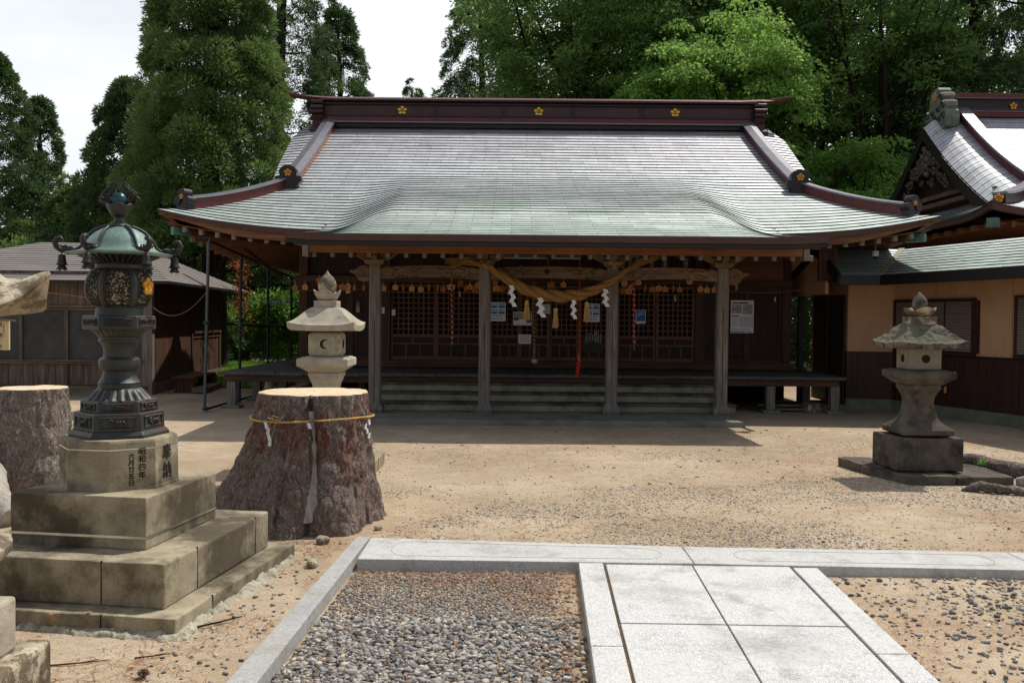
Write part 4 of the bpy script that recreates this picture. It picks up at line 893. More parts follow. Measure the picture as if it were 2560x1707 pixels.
lb = lat('underside', ((1.912, .12), (1.935, .155), (1.955, .205), (1.962, .25)), M['bronzedark']); m.build('underside_slats', M['bronzedark'], bl)
# cap: six-lobed dome and brim
def capR(a, r, cor): 
    q = ((a-HP-pi/6) % (pi/3))-pi/6; hexr = cos(pi/6)/cos(abs(q)); return r*lerp(1, hexr, cor)
N = 72; rings = []
for z, r, cor in ((1.955, .285, .95), (1.962, .3, .95), (1.972, .302, .95), (1.976, .27, .8), (1.984, .225, .55), (2.0, .203, .5), (2.03, .188, .5), (2.06, .168, .5), (2.09, .137, .5), (2.112, .1, .5), (2.125, .062, .3)):
    rings.append([(LC[0]+capR(2*pi*i/N, r, cor)*cos(2*pi*i/N), LC[1]+capR(2*pi*i/N, r, cor)*sin(2*pi*i/N), z+(.012*(abs(((2*pi*i/N-HP) % (pi/3))-pi/6)/(pi/6) < .25)*0)) for i in range(N)])
cap = MB().loft(rings).build('cap', M['bronzegreen'], bl, smooth=35)
BA = [HP+pi/6+k*pi/3 for k in range(6)]
for a in BA:
    Pp = lambda r, z, s=0: (LC[0]+r*cos(a)-s*sin(a), LC[1]+r*sin(a)+s*cos(a), z)
    m = MB(); m.tube([Pp(r, z) for r, z in ((.07, 2.13), (.108, 2.117), (.142, 2.097), (.172, 2.066), (.192, 2.035), (.207, 2.003), (.235, 1.986), (.29, 1.98))], .0085, 8); m.build('cap_rib', M['bronze'], cap, smooth=60)
    m = MB(); arc = [(.26, 1.983), (.285, 1.978), (.312, 1.98), (.334, 2.0), (.342, 2.025), (.33, 2.047), (.31, 2.05), (.3, 2.038)]
    m.tube([Pp(r, z) for r, z in arc], [.012, .013, .015, .017, .016, .014, .012, .008], 10)
    r_ = random.Random(int(a*100))
    for q in range(12):
        rr_ = r_.uniform(.24, .31); m.sphere(Pp(rr_, 1.985+r_.uniform(0, .016), r_.uniform(-.024, .024)), r_.uniform(.006, .011), 7, 5, sx=1.4)
    for q in range(5): m.tube([Pp(.27+.015*q, 1.99, .02*(-1)**q), Pp(.28+.015*q, 2.006, .026*(-1)**q), Pp(.295+.013*q, 2.004, .018*(-1)**q)], [.005, .004, .002], 5)
    m.build('scroll', M['bronzedark'], cap, smooth=60)
    m = MB(); m.tube([Pp(.305, 1.975), Pp(.305, 1.955)], .003, 5)
    m.loft([[Pp(.305+rr_*cos(q), z, rr_*sin(q)) for q in np.linspace(0, 2*pi, 15)[:-1]] for z, rr_ in ((1.955, .004), (1.952, .015), (1.945, .0195), (1.92, .0215), (1.905, .0245), (1.893, .033))], cap=False)
    m.loft([[Pp(.305+rr_*cos(q), z+.006*abs(sin(3*q)), rr_*sin(q)) for q in np.linspace(0, 2*pi, 25)[:-1]] for z, rr_ in ((1.905, .014), (1.885, .018), (1.862, .03))], cap=False)
    m.build('wind_bell', M['bronzedark'], bl, smooth=45, solid=.002)
lat('finial_ring', ((2.118, .064), (2.13, .066), (2.14, .06), (2.143, .045), (2.153, .043), (2.158, .03), (2.175, .027), (2.185, .034)), M['bronze'])
m = MB(); rings = []
for z, r, k in ((2.185, .032, 0), (2.2, .046, 0), (2.22, .06, .1), (2.24, .07, .25), (2.25, .074, .3)):
    rings.append([(LC[0]+r*cos(q), LC[1]+r*sin(q), z+k*.05*abs(cos(2.5*q))) for q in np.linspace(0, 2*pi, 41)[:-1]])
m.loft(rings, cap=False); m.build('finial_petals', M['bronze'], bl, smooth=50, solid=.004)
MB().sphere((LC[0], LC[1], 2.283), .048, 24, 14).build('jewel', M['bronzeteal'], bl, smooth=80)
m = MB(); r = random.Random(4); tdir = Vector((cos(HP+pi/2), sin(HP+pi/2), 0)); nd = Vector((cos(HP), sin(HP), 0))
for pl in range(1):
    dv = tdir
    for k in range(21):
        f = (k-10)/10.; top = 2.425-.085*abs(f)**1.6+r.uniform(-.01, .01); base = Vector((LC[0], LC[1], 2.25))+dv*(f*.058); ph = r.uniform(0, 6)
        pts = []
        for q in range(9):
            v = q/8; w = f*(.046+.058*sin(pi*min(1, v*1.05))**.7+.012*v)+.007*sin(ph+v*12); pts.append(tuple(Vector((LC[0], LC[1], lerp(2.245, top, v)))+dv*w+nd*(.012*(1 if k % 2 else -1)*sin(pi*v))))
        m.tube(pts, [.005, .006, .006, .0056, .005, .0045, .004, .003, .0015], 5)
m.build('flame_openwork', M['bronzedark'], bl, smooth=60)
# ------------------------------------------------------------ stone lanterns
def sq(c, h, z, yaw=0, rd=0):
    P = []
    if rd:
        for k in range(4):
            a = yaw+pi/4+k*pi/2
            for j in range(5):
                b = a-pi/4+j*pi/8; d = Vector((cos(a), sin(a)))*(h-rd)*2**.5+Vector((cos(b), sin(b)))*rd; P.append((c[0]+d.x, c[1]+d.y, z))
    else:
        for k in range(4): a = yaw+pi/4+k*pi/2; P.append((c[0]+h*2**.5*cos(a), c[1]+h*2**.5*sin(a), z))
    return P
def sweep_roof(m, c, h, zc, ze, th, ht, zt, yaw=0, n=12, nu=14, up=.05, conc=1.):
    """square lantern roof: curved hips, upswept corners"""
    def edge(hh, z, upk):
        P = []
        for k in range(4):
            for i in range(nu):
                u = -1+2*i/nu; w = abs(u)**3; p = Vector((hh, hh*u)); p *= 1-.0*w; a = yaw+k*pi/2; P.append((c[0]+p.x*cos(a)-p.y*sin(a), c[1]+p.x*sin(a)+p.y*cos(a), z+upk*w))
        return P
    rings = [edge(h*.55, ze-.002, 0), edge(h*.93, ze, up*.8), edge(h, ze+.0, up), edge(h*1.02, ze+th, up)]
    for j in range(1, n+1):
        v = j/n; hh = lerp(h*1.02, ht, v); f = .45*v+.55*(v*v*(3-2*v)); z = ze+th+(zt-ze-th)*f; rings.append(edge(hh, z, up*(1-v)**2.5))
    m.loft(rings)
def jewel(m, c, z0, r, petals_=True):
    m.loft([[(c[0]+rr*cos(q), c[1]+rr*sin(q), z0+z) for q in np.linspace(0, 2*pi, 21)[:-1]] for z, rr in ((0, r*.55), (r*.25, r*.6), (r*.7, r*.98), (r*1.25, r*1.05), (r*1.8, r*.9), (r*2.25, r*.6), (r*2.55, r*.28), (r*2.95, r*.02))])
def cup(m, c, z0, r0, r1, h):
    m.loft([[(c[0]+rr*cos(q), c[1]+rr*sin(q), z0+z+k*abs(cos(2*q))) for q in np.linspace(0, 2*pi, 49)[:-1]] for z, rr, k in ((0, r0, 0), (h*.3, lerp(r0, r1, .5), 0), (h*.62, r1*.97, .1*h), (h*.7, r1*1.03, .45*h), (h*.62, r1*.86, .3*h), (h*.3, r1*.5, 0))], cap=True)
# pale granite lantern behind the stump
gc = (-1.985, 9.62)
gl = thing('stone_lantern', 'pale clean stone lantern with a crescent moon opening, behind the roped stump', 'lantern', (gc[0], gc[1], 0), 'square stone lanterns facing the hall')
m = MB(); m.box(-2.75, -1.4, 8.8, 9.9, -.05, .13); bs = m.build('base_slab', M['tiertop'], gl, bevel=.012)
MB().box(-1.402, -1.3975, 9.42, 9.428, .0, .131).build('joint', M['carve_dark'], bs)
MB().box(gc[0]-.34, gc[0]+.34, gc[1]-.34, gc[1]+.34, .13, .42).build('base_block', M['lanternpale'], gl, bevel=.012)
MB().loft([sq(gc, h, z) for z, h in ((.42, .23), (.44, .27), (.5, .266), (.56, .2), (.64, .15), (.74, .122), (.82, .118), (.9, .132), (.95, .152), (1.0, .168), (1.022, .166))]).build('shaft', M['lanternpale'], gl, smooth=30, bevel=.006)
MB().loft([sq(gc, h, z) for z, h in ((1.025, .16), (1.035, .175), (1.09, .255), (1.095, .268), (1.165, .268), (1.172, .262), (1.19, .215))]).build('middle_platform', M['lanternpale'], gl, bevel=.004)
fb = MB().loft([sq(gc, h, z, 0, .045) for z, h in ((1.19, .135), (1.2, .157), (1.23, .173), (1.42, .173), (1.445, .157), (1.455, .13))]).build('firebox', M['lanternpale'], gl, smooth=35)
def disc_cut(m, c, n, t, r, z, o=.0015, k=18): m.loft([[tuple(Vector(c)+Vector(n)*oo+Vector(t)*(r*cos(q))+Vector((0, 0, z+r*sin(q)))) for q in np.linspace(0, 2*pi, k+1)[:-1]] for oo in (-.03, o)])
m = MB(); R_ = .05; pts = []
for q in np.linspace(radians(60), radians(300), 16): pts.append((gc[0]+R_*cos(q)+.008, 1.325+R_*sin(q)))
for q in np.linspace(radians(290), radians(70), 12): pts.append((gc[0]+.018+R_*.82*cos(q)+.01, 1.325+R_*.82*sin(q)))
m.prism(pts, gc[1]-.176, gc[1]-.16, 'y'); m.build('moon_opening', M['carve_dark'], fb)
m = MB(); disc_cut(m, (gc[0]+.173, gc[1], 0), (1, 0, 0), (0, 1, 0), .05, 1.325, .002); m.build('round_opening', M['carve_dark'], fb)
m = MB(); sweep_roof(m, gc, .345, 0, 1.465, .06, .13, 1.715, up=.035, conc=1.2); m.build('lantern_roof', M['lanternpale'], gl, smooth=28)
MB().box(gc[0]-.12, gc[0]+.12, gc[1]-.12, gc[1]+.12, 1.71, 1.785).build('neck_block', M['lanternpale'], gl, bevel=.006)
m = MB(); cup(m, gc, 1.785, .085, .14, .105); m.build('lotus_cup', M['lanternpale'], gl, smooth=50)
m = MB(); jewel(m, gc, 1.83, .095); m.build('jewel', M['lichen'], gl, smooth=60)
# weathered mossy lantern on the right
rc = (4.27, 9.40)
rl = thing('stone_lantern', 'dark weathered stone lantern with a mossy roof, standing on flat slabs near the tan wall', 'lantern', (rc[0], rc[1], 0), 'square stone lanterns facing the hall')
for nm, q, s_ in (('plinth_slab', [(3.68, 10.05), (3.73, 9.55), (4.02, 9.5), (4.05, 10.1)], 1), ('plinth_slab', [(3.735, 9.54), (3.95, 8.86), (4.44, 8.88), (4.5, 9.9), (4.06, 9.9), (4.02, 9.49)], 2), ('plinth_slab', [(4.446, 8.88), (5.02, 8.9), (5.06, 9.7), (4.51, 9.9)], 3)):
    m = MB(); m.prism(q, -.05, .1-.008*s_); o = m.build(nm, M['lanterndark'], rl, bevel=.012); subdiv_rough(o, 3, .012, 7, s_)
o = MB().cbox((rc[0], rc[1], .262), (.69, .6, .336), rz=.03).build('base_block', M['lanterndark'], rl, bevel=.014); subdiv_rough(o, 4, .008, 9, 2)
o = MB().loft([sq(rc, h, z, 0) for z, h in ((.435, .21), (.455, .262), (.505, .27), (.53, .235), (.57, .18), (.62, .148), (.7, .125), (.78, .117), (.84, .125), (.895, .15), (.93, .168), (.965, .166))]).build('shaft', M['lanterndark'], rl, smooth=30, bevel=.008)
MB().loft([sq(rc, h, z) for z, h in ((.965, .165), (.975, .19), (1.03, .258), (1.036, .272), (1.1, .272), (1.107, .262), (1.12, .2))]).build('middle_platform', M['lanterndark'], rl, bevel=.006)
fb = MB().loft([sq(rc, h, z, 0, .02) for z, h in ((1.12, .155), (1.13, .166), (1.335, .168), (1.343, .155))]).build('firebox', M['lanternpink'], rl, bevel=.008)
m = MB(); disc_cut(m, (rc[0], rc[1]-.168, 0), (0, -1, 0), (1, 0, 0), .043, 1.235, .002); m.build('round_opening', M['carve_dark'], fb)
m = MB(); disc_cut(m, (rc[0]-.168, rc[1], 0), (-1, 0, 0), (0, 1, 0), .043, 1.235, .002); m.build('round_opening', M['carve_dark'], fb)
m = MB(); sweep_roof(m, rc, .345, 0, 1.345, .05, .13, 1.59, up=.03, conc=1.2); o = m.build('lantern_roof', M['mossroof'], rl, smooth=50); subdiv_rough(o, 2, .02, 16, 5)
o = MB().box(rc[0]-.128, rc[0]+.128, rc[1]-.128, rc[1]+.128, 1.585, 1.67).build('neck_block', M['lichen'], rl, bevel=.01)
m = MB(); cup(m, rc, 1.67, .09, .155, .085); o = m.build('lotus_cup', M['lichen'], rl, smooth=60); rough_verts(o, .008, 20, 3)
m = MB(); jewel(m, rc, 1.71, .075); o = m.build('jewel', M['mossroof'], rl, smooth=60); rough_verts(o, .012, 20, 4)
# near lantern cut by the left edge
nc = (-2.39, 3.4)
nl = thing('stone_lantern', 'large lichen-spotted stone lantern cut off by the left edge of the view', 'lantern', (nc[0], nc[1], 0))
MB().box(nc[0]-.6, nc[0]+.56, nc[1]-.6, nc[1]+.16, -.05, .31).build('base_slab', M['lichen'], nl, bevel=.02)
nb = MB().box(nc[0]-.42, nc[0]+.485, nc[1]-.42, nc[1]-.06+.1, .31, .52).build('base_block', M['lanternpale'], nl, bevel=.015)
m = MB()
for u in (-.28, .02, .31):
    for q in (0,): m.loft([[(nc[0]+u+rr*cos(a), nc[1]-.42-o, .405+rr*1.4*sin(a)) for a in np.linspace(0, 2*pi, 25)[:-1]] for o, rr in ((-.02, .062), (.003, .06))])
m.build('carved_hollow', M['carve_dark'], nb)
MB().lathe(((.52, .2), (.55, .26), (.6, .37), (.66, .425), (.69, .43), (.71, .39), (.74, .25)), (nc[0], nc[1], 0), 40).build('foot_ring', M['lichen'], nl, smooth=40)
MB().lathe(((.74, .2), (.9, .17), (1.05, .17), (1.12, .2)), (nc[0], nc[1], 0), 32).build('shaft', M['lichen'], nl, smooth=40)
MB().lathe(((1.12, .22), (1.18, .32), (1.26, .32), (1.28, .25), (1.285, .22), (1.55, .22), (1.56, .25)), (nc[0], nc[1], 0), 6).build('firebox', M['lichen'], nl)
m = MB(); N = 84; rings = []
def rr6(a, r, up): q = abs(((a) % (pi/3))-pi/6)/(pi/6); return r*(.87+.13*q**3), up*q**3
for z, r, up in ((1.575, .25, 0), (1.59, .42, .03), (1.603, .54, .12), (1.615, .62, .2), (1.628, .64, .215), (1.64, .635, .215), (1.655, .6, .18), (1.675, .53, .1), (1.71, .47, .05), (1.77, .41, .02), (1.86, .33, .0), (1.96, .22, 0), (2.02, .12, 0)):
    ring = []
    for i in range(N):
        a = 2*pi*i/N; R_, U_ = rr6(a-.0, r, up); ring.append((nc[0]+R_*cos(a), nc[1]+R_*sin(a), z+U_*.6))
    rings.append(ring)
m.loft(rings); o = m.build('lantern_roof', M['lichen'], nl, smooth=60)
# ------------------------------------------------------------ tree stumps
def stump(name, label, c, H, fr, mats, seed, flare_dirs, amp=.02, n=220, nz_=90, group=None):
    st = thing(name, label, 'tree stump', (c[0], c[1], 0), group)
    th = np.linspace(0, 2*pi, n, endpoint=False); zz = np.linspace(-.06, H, nz_); T, Z = np.meshgrid(th, zz)
    R = fr(T, Z)
    ca, sa = np.cos(T), np.sin(T)
    bark = np.abs(fbm(ca*R*11+3, sa*R*11, Z*4.2, 4, seed))**.8*1.6-.35; pl = fbm(ca*R*30, sa*R*30, Z*13, 3, seed+5)
    R = R+amp*bark+amp*.35*pl
    X = c[0]+R*ca; Y = c[1]+R*sa; V = np.stack([X.ravel(), Y.ravel(), Z.ravel()], 1)
    i = np.arange(n); F = []
    for k in range(nz_-1): F.append(np.stack([k*n+i, k*n+(i+1) % n, (k+1)*n+(i+1) % n, (k+1)*n+i], 1))
    b = npmesh('bark', V, np.concatenate(F), mats[0], st, smooth=True)
    m = MB(); top = [(X[-1, k], Y[-1, k]) for k in range(n)]
    rings = []
    for s, dz in ((.995, -.012), (.985, .004), (.9, .006), (.6, .008), (.3, .01), (.02, .01)):
        rings.append([(c[0]+(x-c[0])*s, c[1]+(y-c[1])*s, H+dz+.004*float(vnoise(x*s*9, y*s*9, 0, seed))) for x, y in top])
    m.loft(rings, cap=False); m.build('cut_top', mats[1], st, smooth=60)
    return st, b
SCN = (-1.56, 7.08)
def angd(T, a): return np.abs((T-a+pi) % (2*pi)-pi)
def fr1(T, Z):
    t = np.clip(1-Z/1.02, 0, 1); r = .425+.045*t
    r = r+.50*t**1.9*np.exp(-(angd(T, radians(172))/.42)**2)+.2*t**1.3*np.exp(-(angd(T, radians(215))/.5)**2)
    r = r+.20*t**1.6*np.exp(-(angd(T, radians(262))/.33)**2)+.16*t**1.8*np.exp(-(angd(T, radians(305))/.35)**2)+.1*t**2.5*np.exp(-(angd(T, radians(20))/.4)**2)+.3*t**2*np.exp(-(angd(T, radians(90))/.5)**2)
    lump = np.exp(-(((Z-.2)/.14)**2+(angd(T, radians(292))/.22)**2))*.05; r = r+lump
    cleft = radians(276)+.12*np.sin(Z*3); r = r-.085*np.exp(-(angd(T, cleft)/.055)**2)*np.clip(1.25-.6*t, 0, 1)
    return r
s1, b1 = stump('tree_stump', 'broad freshly cut pine stump with a thin straw rope and white paper streamers round it', SCN, 1.015, fr1, (M['bark'], M['cut']), 5, None, .034, 300, 130)
def pr1(a, z, o=0): r = float(fr1(np.array(a), np.array(z)))+o; return (SCN[0]+r*cos(a), SCN[1]+r*sin(a), z)
m = MB(); rings = []
for z in np.linspace(.1, .9, 30):
    c0 = radians(276)+.12*sin(z*3); w = .078+.025*sin(z*9)-.045*(z > .66); rings.append([pr1(c0-w, z, -.02), pr1(c0-w*.4, z, .018), pr1(c0+w*.4, z, .018), pr1(c0+w, z, -.02)])
m.loft(rings, closed=False, cap=False); m.build('bare_wood', M['bare'], s1, smooth=60)
rp_ = thing('festoon_rope', 'thin twisted straw cord tied round the broad stump', 'rope', (SCN[0], SCN[1], .82))
m = MB(); zr = lambda a: .832-.012*sin(a*2)
for k in range(2): m.tube([pr1(a, zr(a)+.004*sin(a*60+k*pi), .03+.004*cos(a*60+k*pi)) for a in np.linspace(0, 2*pi, 260)], .0048, 5)
m.build('cord', M['strawpale'], rp_, smooth=60)
m = MB(); a = radians(244)
for q in ((0, .045, .05, .03), (.05, .0, .09, .045), (-.02, -.02, -.05, -.13), (.03, .01, -.01, -.16), (-.03, .03, .08, .0)): 
    p0 = Vector(pr1(a, .83, .04)); m.tube([p0, p0+Vector((q[0], -.02, q[1])), p0+Vector((q[2], -.025, q[3]))], .0022, 4)
a = radians(322); p0 = Vector(pr1(a, .83, .035)); m.tube([p0, p0+Vector((.0, -.01, -.08)), p0+Vector((.03, -.01, -.16))], .0022, 4)
m.build('loose_ends', M['strawpale'], rp_)
def shide(name, label, top, h, w, lean=0, n=4, yaw=0, group=None, crumple=0):
    """folded zigzag paper streamer"""
    m = MB(); r = random.Random(int(top[0]*991+top[2]*77)); x = 0; z = 0; step = h/n; ca_, sa_ = cos(yaw), sin(yaw)
    def P(u, dz, o=0): return (top[0]+u*ca_-o*sa_, top[1]+u*sa_+o*ca_, top[2]+dz)
    for k in range(n):
        s = 1 if k % 2 == 0 else -1; o = .006*(k % 2)+crumple*r.uniform(-.02, .02); xo = lean*k*step
        q = [(-w*.45*s+xo, -k*step), (w*.35*s+xo, -k*step-step*.05), (w*.75*s+xo, -(k+1)*step-step*.12), (-w*.05*s+xo, -(k+1)*step-step*.2)]
        m.add([P(u, dz, o-.0006) for u, dz in q]+[P(u, dz, o+.0006+crumple*.01*(i > 1)) for i, (u, dz) in enumerate(q)], [(0, 1, 2, 3), (7, 6, 5, 4), (0, 4, 5, 1), (1, 5, 6, 2), (2, 6, 7, 3), (3, 7, 4, 0)])
    return tag(m.build(name, M['paper']), label, 'paper streamer', group)
for a, h, w, ln, lb in ((238, .17, .035, .25, 'crumpled white streamer on the left of the stump cord'), (277, .15, .032, -.2, 'white paper streamer hanging over the cleft of the roped stump'), (338, .14, .03, .15, 'white paper streamer at the right edge of the roped stump')):
    a = radians(a); p = pr1(a, .822, .05); shide('paper_streamer', lb, p, h, w, ln, 4, a+pi/2, 'paper streamers on the stump cord', 1)
def fr2(T, Z):
    t = np.clip(1-Z/.95, 0, 1); return .285+.05*t+.16*t**2.5*np.exp(-(angd(T, radians(325))/.5)**2)+.25*t**2*np.exp(-(angd(T, radians(230))/.5)**2)
s2, b2 = stump('tree_stump', 'narrower grey-barked stump with grass behind it, at the left edge', (-4.29, 8.02), .95, fr2, (M['bark2'], M['cut']), 15, None, .03, 200, 90)
# ------------------------------------------------------------ wooden shed on the left
sh = thing('wooden_shed', 'low weathered board shed with a ribbed hipped roof, left of the hall', 'shed', (-10, 20, 0))
SYW = math.atan2(-.45, 5.7)                       # the side wall runs back and slightly left
S0 = Vector((-7.4, 18.25, 0)); uf = Vector((-1, -.06, 0)).normalized(); us = Vector((-.07, 1, 0)).normalized()
def sp_(a, b, z): p = S0+uf*a+us*b; return (p.x, p.y, z)
def sbox(m, a0, a1, b0, b1, z0, z1): m.add([sp_(a0, b0, z0), sp_(a1, b0, z0), sp_(a1, b1, z0), sp_(a0, b1, z0), sp_(a0, b0, z1), sp_(a1, b0, z1), sp_(a1, b1, z1), sp_(a0, b1, z1)], [(0, 1, 2, 3), (4, 7, 6, 5), (0, 4, 5, 1), (1, 5, 6, 2), (2, 6, 7, 3), (3, 7, 4, 0)])
m = MB(); sbox(m, .06, 5.6, .06, 5.6, .02, 2.45); m.build('wall', M['void'], sh)
rr = random.Random(2)
for z0, z1 in ((1.77, 2.5), (.2, .67)):      # upright boards above and below the grey panels
    m = MB(); a = .1
    while a < 5.6: w = rr.uniform(.12, .2); o = rr.uniform(0, .012); sbox(m, a+.002, a+w-.002, .0-o, .05, z0, z1); a += w
    m.build('wall_boards', M['shedwood'], sh)
m = MB(); sbox(m, .1, 5.6, .01, .05, .67, 1.75); m.build('grey_panel', M['shedpanel'], sh)
for z0, z1, o in ((1.765, 1.81, .05), (1.71, 1.755, .045), (.675, .71, .05), (.63, .665, .06)):
    m = MB(); sbox(m, .08, 5.6, -o, 0, z0, z1); m.build('rail', M['shedwood_x'], sh, bevel=.004)
for a, z0, z1 in ((1.62, .69, 1.75), (2.52, .69, 2.0), (3.9, .69, 1.75), (1.63, .2, .64), (3.4, .2, .64)):
    m = MB(); sbox(m, a-.035, a+.035, -.045, 0, z0, z1); m.build('stud', M['shedwood'], sh, bevel=.004)
m = MB(); sbox(m, -.08, .12, -.05, .12, .0, 2.45); m.build('corner_post', M['oldwood_z'], sh, bevel=.008)
m = MB(); sbox(m, 0, 5.6, -.05, .05, .1, .19); m.build('sill', M['shedwood_x'], sh)
m = MB(); sbox(m, -.05, 5.7, -.03, 5.7, -.05, .1); m.build('footing', M['found'], sh)
m = MB(); b = .15
while b < 5.5:
    w = rr.uniform(.11, .18); sbox(m, -.03-rr.uniform(0, .012), .06, b+.002, b+w-.002, .28, 2.45); b += w
m.build('side_boards', M['shedside'], sh)
for b0, b1, z0, z1, o in ((3.0, 5.5, 1.2, 1.27, .09), (3.0, 5.5, 1.09, 1.13, .06), (.15, 2.8, .27, .34, .07), (2.88, 3.0, .2, 2.3, .06), (5.4, 5.55, .0, 2.4, .06)):
    m = MB(); sbox(m, -o, -.03, b0, b1, z0, z1); m.build('side_rail', M['shedside'], sh, bevel=.004)
m = MB(); sbox(m, -.07, 0, .1, 5.5, .0, .26); m.build('base_board', M['shedwood_x'], sh)
# roof: hipped, stepped metal courses
def shroof():
    m = MB(); ez, rz = 2.30, 3.30; A0, A1, B0, B1 = -.55, 5.9, -.42, 6.6; ra0, ra1, rb = 1.35, 3.4, 2.9; n = 19
    C = [(A0, B0), (A1, B0), (A1, B1), (A0, B1)]; T = [(ra0, rb), (ra1, rb), (ra1, rb), (ra0, rb)]
    P = lambda k, t, dz: sp_(lerp(C[k][0], T[k][0], t), lerp(C[k][1], T[k][1], t), lerp(ez, rz, t)+dz)
    for k in range(4):
        k2 = (k+1) % 4
        for j in range(n):
            t0, t1 = j/n, (j+1)/n
            m.add([P(k, t0, 0), P(k2, t0, 0), P(k2, t0, .016), P(k, t0, .016), P(k2, t1, .002), P(k, t1, .002)], [(0, 1, 2, 3)[::-1], (3, 2, 4, 5)[::-1]])
    r = m.build('roof', M['shedroof'], sh)
    m = MB(); m.loft([[P(k, 0, -.005) for k in range(4)], [P(k, 0, -.05) for k in range(4)], [P(k, .1, -.06) for k in range(4)]][::-1], cap=True); m.build('eave_edge', M['trimdark'], sh)
shroof()
st_ = thing('wooden_step', 'low dark plank step by the shed side door', 'step', (-6.9, 19.6, 0))
m = MB(); m.cbox((-6.95, 19.6, .32), (.5, 1.7, .05), rz=.07); m.build('tread', M['shedside'], st_, bevel=.005)
for y in (18.9, 20.3): m = MB(); m.cbox((-6.9, y, .13), (.4, .08, .34), rz=.07); m.build('leg', M['shedside'], st_)
m = MB(); m.cbox((-6.6, 19.4, .07), (.3, 1.5, .1), rz=.1); m.build('lower_tread', M['shedwood_x'], st_, bevel=.01)
# ------------------------------------------------------------ pipe scaffold propping the left eave
scf = thing('pipe_scaffold', 'thin grey steel pipe frame standing under the left eave of the hall', 'scaffold', (-5.1, 15.1, 0))
SPL = [(-5.19, 15.12, 2.93, -5.12), (-5.05, 16.6, 2.72, -5.02), (-5.1, 18.7, 2.62, -5.1), (-5.1, 20.7, 2.52, -5.1)]
for i, (x, y, z, xt) in enumerate(SPL): m = MB(); m.tube([(x, y, .02), (xt, y, z)], .026, 12); m.build('pole', M['pipe' if i == 0 else 'pipedark'], scf, smooth=50)
for z0, z1 in ((2.9, 2.5), (1.5, 1.36), (.05, .05)): m = MB(); m.tube([(-5.14, 15.0, z0), (-5.06, 20.9, z1)], .022, 10); m.build('rail', M['pipedark'], scf, smooth=50)
for x, y, z in ((-5.17, 15.12, .05), (-5.15, 15.12, 1.5), (-5.12, 15.12, 2.9), (-5.05, 16.6, 1.46)):
    m = MB(); m.cbox((x, y, z), (.07, .07, .06)); m.tube([(x-.06, y-.03, z), (x+.03, y-.03, z+.01)], .012, 8); m.build('clamp', M['pipe'], scf, bevel=.006)
# traffic cones behind the deck leg
def cone(x, y, label):
    c = thing('traffic_cone', label, 'traffic cone', (x, y, 0), 'traffic cones under the deck')
    MB().cbox((x, y, .03), (.4, .4, .05), rz=.3).build('base', M['orange'], c, bevel=.01)
    def sec(z0, z1, mt, nm): m = MB(); f = lambda z: lerp(.14, .03, z/.62); m.lathe(((z0, f(z0)), (z1, f(z1))), (x, y, 0), 20); m.build(nm, M[mt], c, smooth=60)
    sec(.05, .3, 'orange', 'body'); sec(.3, .43, 'white', 'reflective_band'); sec(.43, .55, 'orange', 'body'); sec(.55, .61, 'white', 'tip')
cone(-4.5, 16.6, 'orange traffic cone furthest left, beside the deck leg'); cone(-4.0, 17.4, 'orange and white traffic cone in shadow, middle of the three under the deck'); cone(-3.75, 17.5, 'orange and white traffic cone furthest right of the three under the deck')
# ------------------------------------------------------------ peach walled corridor building on the right
cb = thing('corridor_building', 'low tan-walled annex with dark wainscot and a green shingled roof, joined to the hall', 'building', (7.2, 16, 0))
W0 = Vector((7.0, 16.42, 0)); wd = Vector((.3, -.954, 0)); wn_ = Vector((-.954, -.3, 0))
def wp(t, o, z): p = W0+wd*t+wn_*o; return (p.x, p.y, z)
def wbox(m, t0, t1, o0, o1, z0, z1): m.add([wp(t0, o0, z0), wp(t1, o0, z0), wp(t1, o1, z0), wp(t0, o1, z0), wp(t0, o0, z1), wp(t1, o0, z1), wp(t1, o1, z1), wp(t0, o1, z1)], [(0, 1, 2, 3), (4, 7, 6, 5), (0, 4, 5, 1), (1, 5, 6, 2), (2, 6, 7, 3), (3, 7, 4, 0)])
TL = 6.0
m = MB(); m.prism([(6.22, 16.6), (7.0, 16.42), wp(TL, 0, 0)[:2], wp(TL, -3, 0)[:2], (10.5, 18.6), (6.22, 18.6)], .05, 2.75); m.build('wall', M['peach'], cb)
for q, nm, z0, z1, mt, oo in ((0, 'wainscot', .2, 1.04, 'wains', .018), (1, 'footing', -.05, .2, 'found', .035), (2, 'dado_rail', 1.04, 1.075, 'trimdark', .03)):
    m = MB(); wbox(m, -.02, TL, -.02, oo, z0, z1); m.build(nm, M[mt], cb); m = MB(); m.add([(6.2, 16.62-oo, z0), (7.0, 16.43-oo, z0), (7.0, 16.5, z0), (6.2, 16.7, z0), (6.2, 16.62-oo, z1), (7.0, 16.43-oo, z1), (7.0, 16.5, z1), (6.2, 16.7, z1)], [(3, 2, 1, 0), (4, 5, 6, 7), (0, 1, 5, 4), (1, 2, 6, 5), (2, 3, 7, 6), (3, 0, 4, 7)]); m.build(nm, M[mt], cb)
m = MB(); t = .05
while t < TL: wbox(m, t, t+.006, .018, .0195, .2, 1.04); t += .16
m.build('board_gaps', M['trimdark'], cb)
for t in (1.0, 2.6, 3.6): m = MB(); wbox(m, t, t+.006, 0, .002, 1.08, 2.6); m.build('panel_seam', M['wains'], cb)
M['louvre'] = m_plain('louvre_brown', '#8f7d73', .5, .1)
